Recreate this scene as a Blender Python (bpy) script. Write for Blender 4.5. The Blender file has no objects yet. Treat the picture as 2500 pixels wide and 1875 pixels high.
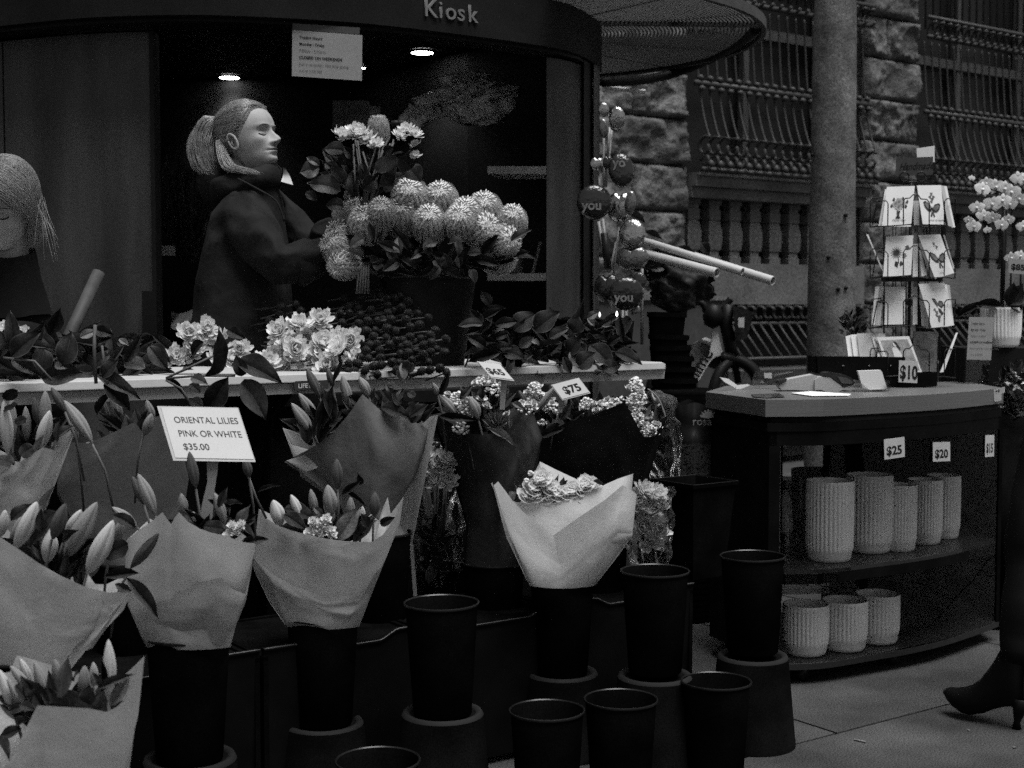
import bpy, math, random
from mathutils import Vector, Matrix, noise
random.seed(7)
sc = bpy.context.scene
C = sc.collection
R = math.radians
# ------------------------------------------------------------------ camera, sky, sun, exposure
H = 1.2
FOC = 3450.0
PITCH = math.atan(197.5 / FOC)
cam = bpy.data.cameras.new('camera')
camo = bpy.data.objects.new('camera', cam)
C.objects.link(camo)
camo.location = (0, 0, H)
camo.rotation_euler = (R(90) - PITCH, 0, 0)
cam.sensor_width = 36
cam.lens = 36 * FOC / 2500
cam.clip_start = 0.05
cam.clip_end = 300
cam.dof.use_dof = True
cam.dof.focus_distance = 3.7
cam.dof.aperture_fstop = 6.3
sc.camera = camo
w = bpy.data.worlds.new('World')
sc.world = w
w.use_nodes = True
nt = w.node_tree
bg = nt.nodes['Background']
sky = nt.nodes.new('ShaderNodeTexSky')
sky.sky_type = 'NISHITA'
sky.sun_disc = False
SUN_EL, SUN_AZ = 74, 42
sky.sun_elevation = R(SUN_EL)
sky.sun_rotation = R(180 - SUN_AZ)
bw = nt.nodes.new('ShaderNodeRGBToBW')
nt.links.new(sky.outputs[0], bw.inputs[0])
nt.links.new(bw.outputs[0], bg.inputs[0])
bg.inputs[1].default_value = 0.05
sun = bpy.data.lights.new('sun', 'SUN')
sun.energy = 3.0
sun.angle = R(40)
so = bpy.data.objects.new('sun', sun)
C.objects.link(so)
# light comes from above, from the camera's side and a little from the right
_az = R(SUN_AZ)
_dir = Vector((math.sin(_az) * math.cos(R(SUN_EL)), -math.cos(_az) * math.cos(R(SUN_EL)), math.sin(R(SUN_EL))))
so.rotation_euler = _dir.to_track_quat('Z', 'Y').to_euler()
so.location = (3, -3, 8)
sc.view_settings.view_transform = 'Standard'
sc.view_settings.look = 'None'
sc.view_settings.exposure = 1.1
sc.view_settings.gamma = 1
sc.view_settings.use_curve_mapping = False
sc.cycles.max_bounces = 6
sc.cycles.transparent_max_bounces = 12
sc.cycles.use_denoising = False
sc.cycles.use_adaptive_sampling = True
sc.cycles.adaptive_threshold = .025
sc.cycles.adaptive_min_samples = 20

# ------------------------------------------------------------------ pixel rays (photograph 2500 x 1875) -> world points
CP, SP = math.cos(PITCH), math.sin(PITCH)
def ray(px, py):
    x = (px - 1250) / FOC; z = -(py - 937.5) / FOC
    return Vector((x, CP + z * SP, -SP + z * CP))
def P(px, py, d):
    r = ray(px, py)
    return Vector((0, 0, H)) + r * (d / r.y)
def PZ(px, py, z):
    r = ray(px, py)
    return Vector((0, 0, H)) + r * ((z - H) / r.z)
def frm(ox, oy, s):
    return lambda x, y: (ox + x / s, oy + y / s)
fA = frm(0, 700, 2.37); fB = frm(0, 1250, 2.458); fC = frm(600, 600, 3.016); fD = frm(1050, 700, 2.766)
fE = frm(600, 1100, 2.14); fF = frm(1200, 1200, 2.4575); fG = frm(1700, 900, 2.765); fH = frm(1850, 1400, 3.403)
fI = frm(1350, 0, 1.843); fJ = frm(1900, 300, 2.37); fK = frm(0, 0, 2.074); fL = frm(700, 0, 2.37); fM = frm(0, 0, .8848)
fN = frm(1580, 700, 5.529); fO = frm(1400, 240, 2.859); fP = frm(2300, 400, 2.37)

# ------------------------------------------------------------------ materials
MATS = {}
def mat(name, v, rough=.6, var=.18, scale=18, bump=0.0, bscale=60, metal=0, spec=.13, transl=0, stretch=None, grain=.12, gs=420, bdist=.003):
    if name in MATS: return MATS[name]
    m = bpy.data.materials.new(name); m.use_nodes = True
    n = m.node_tree.nodes; l = m.node_tree.links
    b = n['Principled BSDF']
    tc = n.new('ShaderNodeTexCoord'); mp = n.new('ShaderNodeMapping')
    l.new(tc.outputs['Object'], mp.inputs[0])
    if stretch: mp.inputs['Scale'].default_value = stretch
    nz = n.new('ShaderNodeTexNoise'); nz.inputs['Scale'].default_value = scale; nz.inputs['Detail'].default_value = 6
    l.new(mp.outputs[0], nz.inputs['Vector'])
    mr = n.new('ShaderNodeMapRange')
    mr.inputs['From Min'].default_value = .3; mr.inputs['From Max'].default_value = .7
    mr.inputs['To Min'].default_value = v * (1 - var); mr.inputs['To Max'].default_value = v * (1 + var)
    l.new(nz.outputs['Fac'], mr.inputs['Value'])
    n2 = n.new('ShaderNodeTexNoise'); n2.inputs['Scale'].default_value = gs; n2.inputs['Detail'].default_value = 2
    l.new(tc.outputs['Object'], n2.inputs['Vector'])
    m2 = n.new('ShaderNodeMapRange')
    m2.inputs['From Min'].default_value = .3; m2.inputs['From Max'].default_value = .7
    m2.inputs['To Min'].default_value = 1 - grain; m2.inputs['To Max'].default_value = 1 + grain
    l.new(n2.outputs['Fac'], m2.inputs['Value'])
    mu = n.new('ShaderNodeMath'); mu.operation = 'MULTIPLY'
    l.new(mr.outputs[0], mu.inputs[0]); l.new(m2.outputs[0], mu.inputs[1])
    l.new(mu.outputs[0], b.inputs['Base Color'])
    b.inputs['Roughness'].default_value = rough
    b.inputs['Metallic'].default_value = metal
    b.inputs['Specular IOR Level'].default_value = spec
    if bump:
        bn = n.new('ShaderNodeTexNoise'); bn.inputs['Scale'].default_value = bscale; bn.inputs['Detail'].default_value = 5
        l.new(mp.outputs[0], bn.inputs['Vector'])
        bp = n.new('ShaderNodeBump'); bp.inputs['Strength'].default_value = bump; bp.inputs['Distance'].default_value = bdist
        l.new(bn.outputs['Fac'], bp.inputs['Height']); l.new(bp.outputs[0], b.inputs['Normal'])
    if transl:
        t = n.new('ShaderNodeBsdfTranslucent'); mx = n.new('ShaderNodeMixShader')
        l.new(mu.outputs[0], t.inputs['Color'])
        mx.inputs[0].default_value = transl
        out = n['Material Output']
        l.new(b.outputs[0], mx.inputs[1]); l.new(t.outputs[0], mx.inputs[2]); l.new(mx.outputs[0], out.inputs[0])
    MATS[name] = m
    return m
def mat_clear(name, tint=.9, refl=.12, rough=.05, bump=0, bscale=25, k=1.0):
    if name in MATS: return MATS[name]
    m = bpy.data.materials.new(name); m.use_nodes = True
    n = m.node_tree.nodes; l = m.node_tree.links
    n.remove(n['Principled BSDF'])
    tr = n.new('ShaderNodeBsdfTransparent'); tr.inputs[0].default_value = (tint, tint, tint, 1)
    gl = n.new('ShaderNodeBsdfGlossy'); gl.inputs['Roughness'].default_value = rough
    mx = n.new('ShaderNodeMixShader'); fr = n.new('ShaderNodeFresnel'); fr.inputs[0].default_value = 1.45
    ad = n.new('ShaderNodeMath'); ad.operation = 'MULTIPLY_ADD'; ad.inputs[1].default_value = k; ad.inputs[2].default_value = refl
    l.new(fr.outputs[0], ad.inputs[0]); l.new(ad.outputs[0], mx.inputs[0])
    l.new(tr.outputs[0], mx.inputs[1]); l.new(gl.outputs[0], mx.inputs[2]); l.new(mx.outputs[0], n['Material Output'].inputs[0])
    if bump:
        tc = n.new('ShaderNodeTexCoord')
        bn = n.new('ShaderNodeTexNoise'); bn.inputs['Scale'].default_value = bscale; bn.inputs['Detail'].default_value = 4
        l.new(tc.outputs['Object'], bn.inputs['Vector'])
        bp = n.new('ShaderNodeBump'); bp.inputs['Strength'].default_value = bump; bp.inputs['Distance'].default_value = .02
        l.new(bn.outputs['Fac'], bp.inputs['Height']); l.new(bp.outputs[0], gl.inputs['Normal']); l.new(bp.outputs[0], fr.inputs['Normal'])
    MATS[name] = m
    return m
def mat_emit(name, s):
    m = bpy.data.materials.new(name); m.use_nodes = True
    b = m.node_tree.nodes['Principled BSDF']
    b.inputs['Emission Color'].default_value = (1, 1, 1, 1); b.inputs['Emission Strength'].default_value = s
    return m

# ------------------------------------------------------------------ mesh builder
class MB:
    def __init__(s): s.v = []; s.f = []; s.mi = []
    def add(s, vs, fs, mi=0):
        o = len(s.v); s.v += [tuple(x) for x in vs]; s.f += [tuple(i + o for i in f) for f in fs]; s.mi += [mi] * len(fs)
    def box(s, c, sz, M=None, mi=0):
        x, y, z = [a / 2 for a in sz]
        vs = [Vector((i * x, j * y, k * z)) for i in (-1, 1) for j in (-1, 1) for k in (-1, 1)]
        if M is not None: vs = [M @ q for q in vs]
        vs = [q + Vector(c) for q in vs]
        s.add(vs, [(0, 1, 3, 2), (4, 6, 7, 5), (0, 4, 5, 1), (2, 3, 7, 6), (0, 2, 6, 4), (1, 5, 7, 3)], mi)
    def tube(s, pts, r, n=8, cap=True, mi=0):
        pts = [Vector(p) for p in pts]
        if not isinstance(r, (list, tuple)): r = [r] * len(pts)
        vs = []; up = None
        for i, p in enumerate(pts):
            t = (pts[min(i + 1, len(pts) - 1)] - pts[max(i - 1, 0)])
            if t.length < 1e-9: t = Vector((0, 0, 1))
            t.normalize()
            if up is None: up = t.orthogonal().normalized()
            up = (up - t * up.dot(t))
            if up.length < 1e-6: up = t.orthogonal()
            up.normalize(); sd = t.cross(up)
            for k in range(n):
                a = 2 * math.pi * k / n
                vs.append(p + (up * math.cos(a) + sd * math.sin(a)) * r[i])
        fs = [(i * n + k, i * n + (k + 1) % n, (i + 1) * n + (k + 1) % n, (i + 1) * n + k) for i in range(len(pts) - 1) for k in range(n)]
        if cap: fs += [tuple(reversed(range(n))), tuple(range((len(pts) - 1) * n, len(pts) * n))]
        s.add(vs, fs, mi)
    def lathe(s, prof, n=32, c=(0, 0, 0), rib=None, M=None, mi=0):
        vs = []
        for (r, z) in prof:
            for k in range(n):
                a = 2 * math.pi * k / n
                rr = r + (rib(a, z) if rib else 0)
                q = Vector((rr * math.cos(a), rr * math.sin(a), z))
                if M is not None: q = M @ q
                vs.append(q + Vector(c))
        fs = [(i * n + k, i * n + (k + 1) % n, (i + 1) * n + (k + 1) % n, (i + 1) * n + k) for i in range(len(prof) - 1) for k in range(n)]
        s.add(vs, fs, mi)
    def grid(s, fn, nu, nv, mi=0):
        vs = [fn(i / (nu - 1), j / (nv - 1)) for j in range(nv) for i in range(nu)]
        fs = [(j * nu + i, j * nu + i + 1, (j + 1) * nu + i + 1, (j + 1) * nu + i) for j in range(nv - 1) for i in range(nu - 1)]
        s.add(vs, fs, mi)
    def prism(s, poly, z0, z1, mi=0):
        n = len(poly)
        vs = [Vector((p[0], p[1], z0)) for p in poly] + [Vector((p[0], p[1], z1)) for p in poly]
        fs = [tuple(reversed(range(n))), tuple(range(n, 2 * n))] + [(i, (i + 1) % n, n + (i + 1) % n, n + i) for i in range(n)]
        s.add(vs, fs, mi)
    def slab(s, O, U, V, N, poly, th, mi=0):      # polygon given in the (U, V) frame, extruded by th along N
        n = len(poly)
        a = [O + U * p[0] + V * p[1] for p in poly]
        vs = a + [q + N * th for q in a]
        fs = [tuple(range(n)), tuple(reversed(range(n, 2 * n)))] + [((i + 1) % n, i, n + i, n + (i + 1) % n) for i in range(n)]
        s.add(vs, fs, mi)
    def mesh(s, name, mats, smooth=True):
        me = bpy.data.meshes.new(name)
        me.from_pydata(s.v, [], s.f); me.update()
        if not isinstance(mats, (list, tuple)): mats = [mats]
        for m in mats: me.materials.append(m)
        if len(mats) > 1: me.polygons.foreach_set('material_index', s.mi)
        if smooth: me.polygons.foreach_set('use_smooth', [True] * len(me.polygons))
        return me
WM = {}
def tag(o, label=None, cat=None, group=None, kind=None):
    if label: o['label'] = label
    if cat: o['category'] = cat
    if group: o['group'] = group
    if kind: o['kind'] = kind
    return o
def put(name, me, parent=None, M=None):
    o = bpy.data.objects.new(name, me); C.objects.link(o)
    M = M if M is not None else Matrix.Identity(4)
    if parent is not None:
        o.parent = parent; o.matrix_parent_inverse = WM[parent.name].inverted()
    o.matrix_basis = M
    WM[o.name] = M.copy()
    return o
def thing(name, loc, label, cat, group=None):
    o = bpy.data.objects.new(name, None); C.objects.link(o); o.empty_display_size = .05
    M = Matrix.Translation(Vector(loc)); o.matrix_basis = M; WM[o.name] = M
    return tag(o, label, cat, group)
def part(name, mb, m, parent, smooth=False, M=None, auto=None):
    me = mb.mesh(name, m, smooth or bool(auto))
    o = put(name, me, parent, M)
    if auto: me.set_sharp_from_angle(angle=R(auto))
    return o
def solo(name, mb, m, label, cat, group=None, smooth=False, auto=None, M=None):
    return tag(part(name, mb, m, None, smooth, M, auto), label, cat, group)
def struct(name, mb, m, smooth=False):
    return tag(part(name, mb, m, None, smooth), None, None, None, 'structure')
def basis(P0, zdir, face=None, sx=1, sy=1, sz=1):
    """matrix whose Z runs along zdir, whose -Y looks towards face"""
    z = Vector(zdir).normalized()
    y = -(Vector(face) if face is not None else Vector((0, -1, .3)))
    y = y - z * y.dot(z)
    if y.length < 1e-5: y = z.orthogonal()
    y.normalize(); x = y.cross(z)
    M = Matrix(((x.x * sx, y.x * sy, z.x * sz, P0[0]), (x.y * sx, y.y * sy, z.y * sz, P0[1]), (x.z * sx, y.z * sy, z.z * sz, P0[2]), (0, 0, 0, 1)))
    return M
_tc = {}
def text_mesh(body, bold=0.0, align='LEFT', ext=0.0, shear=0):
    k = (body, bold, align, ext, shear)
    if k in _tc: return _tc[k]
    cu = bpy.data.curves.new('t', 'FONT'); cu.body = body; cu.offset = bold; cu.align_x = align; cu.extrude = ext; cu.size = 1; cu.resolution_u = 3; cu.shear = shear
    o = bpy.data.objects.new('t', cu); C.objects.link(o)
    dg = bpy.context.evaluated_depsgraph_get()
    me = bpy.data.meshes.new_from_object(o.evaluated_get(dg))
    bpy.data.objects.remove(o)
    _tc[k] = me
    return me
def text(body, O, U, V, size, m, parent, bold=0.0, align='LEFT', ext=0.0, name='lettering', sx=1, shear=0):
    """lettering with its baseline start at O, reading along U, up along V"""
    me = text_mesh(body, bold, align, ext / size, shear).copy(); me.materials.clear(); me.materials.append(m)
    U = U.normalized(); V = V.normalized(); N = U.cross(V).normalized()
    M = Matrix(((U.x * size * sx, V.x * size, N.x * size, O.x), (U.y * size * sx, V.y * size, N.y * size, O.y), (U.z * size * sx, V.z * size, N.z * size, O.z), (0, 0, 0, 1)))
    me.transform(M)
    return put(name, me, parent)
def nz(p, s=1.0, seed=0): return noise.noise(Vector(p) * s + Vector((seed * 7.13, seed * 3.7, seed)))
def rnd(a, b): return random.uniform(a, b)
def interp(tab, x):
    if x <= tab[0][0]: return tab[0][1]
    for (a, b), (c, d) in zip(tab, tab[1:]):
        if x <= c:
            t = (x - a) / (c - a) if c > a else 0
            return b + (d - b) * t
    return tab[-1][1]
def smooth_interp(tab, x):
    xs = [t[0] for t in tab]
    if x <= xs[0]: return tab[0][1]
    if x >= xs[-1]: return tab[-1][1]
    for i in range(len(tab) - 1):
        if x <= xs[i + 1]:
            p1, p2 = tab[i], tab[i + 1]; p0 = tab[max(i - 1, 0)]; p3 = tab[min(i + 2, len(tab) - 1)]
            h = p2[0] - p1[0]; t = (x - p1[0]) / h
            m1 = (p2[1] - p0[1]) / max(p2[0] - p0[0], 1e-9) * h; m2 = (p3[1] - p1[1]) / max(p3[0] - p1[0], 1e-9) * h
            return (2*t**3 - 3*t**2 + 1)*p1[1] + (t**3 - 2*t**2 + t)*m1 + (-2*t**3 + 3*t**2)*p2[1] + (t**3 - t**2)*m2
def bez(p0, p1, p2, n=8):
    return [p0 * (1 - t) ** 2 + p1 * 2 * t * (1 - t) + p2 * t * t for t in [i / (n - 1) for i in range(n)]]
def catmull(pts, n=6):
    pts = [Vector(p) for p in pts]; out = []
    for i in range(len(pts) - 1):
        p0 = pts[max(i - 1, 0)]; p1 = pts[i]; p2 = pts[i + 1]; p3 = pts[min(i + 2, len(pts) - 1)]
        for k in range(n):
            t = k / n
            out.append(.5 * ((2 * p1) + (p2 - p0) * t + (2*p0 - 5*p1 + 4*p2 - p3) * t * t + (3*p1 - p0 - 3*p2 + p3) * t ** 3))
    out.append(pts[-1])
    return out

# ------------------------------------------------------------------ materials used
M_pave = mat('paving', 0.037, .92, .45, 3.0, .9, 60, grain=.75, spec=.05, gs=240)
M_joint = mat('joint', .03, .9)
M_stone = mat('sandstone', 0.085, .95, .45, 4, .9, 30, grain=.5, bdist=.012, gs=70, spec=.05)
M_stone2 = mat('dressed_stone', 0.095, .9, .3, 3, .4, 50, grain=.4, gs=70, spec=.05)
M_iron = mat('wrought_iron', 0.035, .5, .2, 12, grain=.2, spec=.15)
M_dark = mat('dark_void', 0.004, .8)  # near-black colour puts the shade of recesses and gaps into the surface
M_glassd = mat('dark_glass', 0.012, .25, .3, 3)
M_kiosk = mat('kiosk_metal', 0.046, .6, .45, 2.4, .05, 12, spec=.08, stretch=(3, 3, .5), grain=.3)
M_fascia = mat('fascia_paint', .010, .7, .3, 4, grain=.5, spec=.03)
M_letter = mat('fascia_letter', 0.13, .6)
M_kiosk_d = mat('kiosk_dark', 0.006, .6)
M_ceil = mat('kiosk_ceiling', 0.05, .7)
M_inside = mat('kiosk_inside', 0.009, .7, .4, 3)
M_shelf = mat('shelf_white', 0.7, .6)
M_pole = mat('concrete_pole', 0.1, .85, .45, 9, .7, 24, grain=.5, gs=130, spec=.06, bdist=.006)
M_tablew = mat('table_plastic', 0.3, .55, .08, 6, .15, 300, grain=.1)
M_black = mat('bucket_black', .0035, .7, .5, 8, spec=.0, grain=.6)
M_blackr = mat('bucket_rim', 0.005, .35, .3, 10, spec=.3)
M_stand = mat('bucket_stand', .005, .8, .5, 6, grain=.6, spec=.0)
M_paper = mat('wrap_paper', 0.42, .9, .12, 7, .35, 14, transl=.42, grain=.12, bdist=.012, spec=.05)
M_paper2 = mat('wrap_paper_brown', 0.145, .9, .15, 7, .35, 14, transl=.35, grain=.15, bdist=.012, spec=.05)
M_paperw = mat('wrap_paper_white', 0.58, .85, .04, 5, .3, 14, transl=.4, grain=.05, bdist=.012)
M_paperd = mat('wrap_paper_dark', 0.02, .7, .2, 5, .4, 14, grain=.15, bdist=.012)
M_paperk = mat('wrap_paper_black', 0.003, .6, .2, 5, .3, 14, bdist=.012)
M_budl = mat('bud_pale', 0.48, .6, .14, 30, .2, 80, transl=.2)
M_budm = mat('bud_mid', 0.22, .6, .25, 30, .2, 80, transl=.15)
M_budd = mat('bud_dark', 0.07, .6, .3, 30, .2, 80)
M_leafd = mat('leaf_dark', 0.01, .5, .5, 14, .3, 60, spec=.14)
M_leafm = mat('leaf_mid', 0.034, .45, .4, 14, .25, 60, spec=.2)
M_leafl = mat('leaf_pale', 0.12, .55, .35, 14, .25, 60, transl=.2)
M_rimleaf = mat('leaf_margin', 0.035, .6)
M_stem = mat('stem', 0.08, .6, .3, 20)
M_petal = mat('petal_white', 0.68, .6, .08, 30, transl=.35, grain=.06)
M_petalc = mat('petal_heart', .55, .7, .2, 60)
M_bank = mat('banksia', 0.5, .8, .3, 40, transl=.1)
M_bankc = mat('banksia_core', 0.3, .9, .3, 60)
M_berry = mat('berry', 0.012, .6, .6, 60, grain=.5)
M_sign = mat('sign_card', 0.4, .6, .03, 8, grain=.04)
M_signe = mat('sign_sleeve', 0.3, .3, .05, 8, spec=.6)
M_ink = mat('ink', 0.008, .7)
M_inkg = mat('ink_grey', 0.08, .7)
M_acr = mat('acrylic_stake', 0.28, .3, .1, 10, transl=.4)
M_glass = mat_clear('glass', .97, .0, .03, k=.8)
M_cello = mat_clear('cellophane', .82, .0, .3, .5, 14, k=.9)
M_acry = mat_clear('clear_acrylic', .85, .08, .05)
M_steel = mat('brushed_steel', 0.16, .42, .06, 4, .1, 8, metal=.6, stretch=(1, 1, 40), grain=.15)
M_cab = mat('cabinet_black', .004, .5, .4, 8, spec=.03, grain=.5)
M_shelfb = mat('cabinet_shelf', 0.02, .35, .3, 10, spec=.4)
M_vase = mat('ceramic', 0.7, .6, .05, 10, grain=.12)
M_wire = mat('rack_wire', .012, .4)
M_card = mat('card_white', .58, .6, .03, 8, grain=.05)
M_card2 = mat('card_cream', 0.36, .6, .06, 8)
M_arta = mat('art_dark', 0.03, .7, .5, 50)
M_artb = mat('art_mid', 0.12, .7, .4, 50)
M_artc = mat('art_light', 0.25, .7, .3, 50)
M_cardb = mat('kraft_card', 0.045, .7)
M_term = mat('terminal_pale', 0.3, .45, .05, 10)
M_termd = mat('terminal_dark', 0.02, .4)
M_foil = mat('foil_silver', .34, .22, .1, 4, .12, 4, metal=1, bdist=.06, grain=0)
M_foild = mat('foil_dark', .03, .16, .1, 4, .12, 4, metal=.6, spec=.8, bdist=.06, grain=0)
M_tube = mat('card_tube', 0.34, .6, .06, 8, grain=.08)
M_tubed = mat('tube_inside', .12, .8)
M_skin = mat('skin', 0.24, .6, .10, 26, .12, 260, grain=.10, spec=.25)
M_skin2 = mat('skin_second', 0.24, .55, .06, 12, grain=.05)
M_lip = mat('lips', .13, .45)
M_brow = mat('brow', .10, .7)
M_lash = mat('lash', .02, .7)
M_hair = mat('hair', .15, .32, .5, 60, grain=.3, spec=.8)
M_hair2 = mat('hair_under', .085, .45, .45, 60, grain=.3, spec=.4)
M_jack = mat('jacket', .008, .85, .35, 9, .5, 14, bdist=.02)
M_jack2 = mat('jacket_second', 0.004, .8, .3, 9)
M_trous = mat('trousers', 0.002, .8)
M_boot = mat('boot', 0.002, .5)
M_bike = mat('bike_paint', 0.7, .45)
M_biked = mat('bike_dark', 0.006, .5)
M_bikeg = mat('bike_grey', 0.1, .5)
M_bag = mat('soil_bag', 0.01, .4)
M_bagt = mat('soil_bag_print', 0.12, .5)
M_rose = mat('rose_petal', 0.72, .7, .08, 30, transl=.5, grain=.06)
M_blos = mat('blossom_small', 0.5, .8, .25, 90, grain=.2)
M_hairb = mat('hair_second', .17, .4, .5, 60, grain=.3, spec=.5)
# ================================================================== SETTING: pavement
ud = Vector((.812, .583, 0)).normalized(); vd = Vector((-ud.y, ud.x, 0))
g = MB(); g.grid(lambda a, b: Vector((-60 + 120 * a, -40 + 120 * b, -.012)), 2, 2)
struct('ground', g, M_joint)
pv = tag(thing('pavement', (1, 4, 0), None, None), kind='structure')
j0 = PZ(*fH(660, 1325), 0)             # a joint crossing seen in the photograph
def slabmesh(L, W, seed):
    b = MB(); e = .0045
    b.box((L / 2, W / 2, -.01), (L - 2 * e, W - 2 * e, .02))
    return b.mesh('paving_slab', M_pave, False)
LU, WV = 1.25, .62
sm = slabmesh(LU, WV, 1)
for i in range(-4, 5):
    for j in range(-5, 8):
        off = 0 if j % 2 == 0 else .5 * LU
        o = j0 + ud * (i * LU + off) + vd * (j * WV)
        if o.x < -3.5 or o.x > 6 or o.y < .8 or o.y > 9.5: continue
        M = Matrix(((ud.x, vd.x, 0, o.x), (ud.y, vd.y, 0, o.y), (0, 0, 1, rnd(-.0015, .001)), (0, 0, 0, 1)))
        put('paving_slab', sm, pv, M)
b = MB(); q = PZ(*fH(850, 1390), .002)
b.box(q, (.035, .006, .003), Matrix.Rotation(R(-40), 3, 'Z'))
b.box(PZ(*fH(2130, 1445), .002), (.008, .006, .003))
b.box(PZ(*fH(1750, 1300), .002), (.006, .01, .002)); solo('paper_scrap', b, M_artb, 'tiny pale paper scraps lying in the paving joint beside the glass cabinet', 'litter')

# ================================================================== SETTING: sandstone building behind
TH = R(36.5)
wu = Vector((math.cos(TH), math.sin(TH), 0)); wn = Vector((math.sin(TH), -math.cos(TH), 0))
W0 = Vector((1.37, 10.5, 0))
def wall_hit(px, py, off=0):
    r = ray(px, py); o = Vector((0, 0, H)); p0 = W0 + wn * off
    t = (p0 - o).dot(wn) / r.dot(wn); q = o + r * t
    return (q - W0).dot(wu), q.z
def wp(t, z, off=0): return W0 + wu * t + wn * off + Vector((0, 0, z))
def tx(px, off=0): return wall_hit(px, 740, off)[0]
bld = thing('stone_building', wp(1, 0), 'old rusticated sandstone building with iron grilles across the footpath behind the kiosk', 'building')
def wbox(mb, t0, t1, z0, z1, o0, o1):
    vs = [wp(t, z, o) for t in (t0, t1) for o in (o0, o1) for z in (z0, z1)]
    mb.add(vs, [(0, 1, 3, 2), (4, 6, 7, 5), (0, 4, 5, 1), (2, 3, 7, 6), (0, 2, 6, 4), (1, 5, 7, 3)])
b1l, b1r = tx(1675), tx(2100)
b2l, b2r = tx(2232), tx(2232) + 2.1
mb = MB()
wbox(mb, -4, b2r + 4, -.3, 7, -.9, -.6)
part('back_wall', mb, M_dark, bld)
mb = MB()
for (a, c) in ((-4, b1l - .02), (b1r + .02, b2l - .02), (b2r + .02, b2r + 4)): wbox(mb, a, c, -.3, 7, -.6, -.04)
part('wall', mb, M_stone, bld)
CH = .335
def block(t0, t1, z0, z1, seed, rough=1.0):
    nx, ny = 34, 20
    m = .022
    def f(a, c):
        t = t0 + (t1 - t0) * a; z = z0 + (z1 - z0) * c
        ed = min(a * (t1 - t0), (1 - a) * (t1 - t0), c * (z1 - z0), (1 - c) * (z1 - z0))
        k = min(1, max(0, (ed - .004) / .016))
        p = Vector((t * 3.2, z * 3.2, seed * 5.1))
        h = noise.noise(p * 1.3) * .09 + noise.noise(p * 3.1) * .045 + noise.noise(p * 8) * .018
        h = .036 + h * rough * .7
        # quarry-faced: chips break away in scalloped ledges
        ce = noise.cell(p * 2.2) * .03; w3 = noise.noise(p * 2.0 + Vector((3, 3, 3)))
        if w3 > .12: h -= (.028 + ce * .3) * rough
        if noise.noise(p * 4.5 + Vector((7, 1, 0))) > .22: h -= .016 * rough
        h = max(.0, h)
        return wp(t, z, m * min(1, ed / .004) - .02 + k * h)
    b = MB(); b.grid(f, nx, ny)
    return b
seed = 0
def pier(t0, t1, k0, k1, split):
    global seed
    for k in range(k0, k1):
        z0 = 2.54 + CH * k; z1 = z0 + CH - .008
        cuts = [t0] + split(k) + [t1]
        for a, c in zip(cuts, cuts[1:]):
            seed += 1
            o = part('stone_block', block(a + .004, c - .004, z0, z1, seed, .5 if seed % 3 == 0 else .9), M_stone, bld, True)
pl = b1l - 1.45
pier(pl, b1l, -7, 6, lambda k: [b1l - (.92 if k % 2 else .52)])
pier(b1r, b2l, -7, 6, lambda k: [] if k % 2 else [b1r + .4 * (b2l - b1r)])
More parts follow.
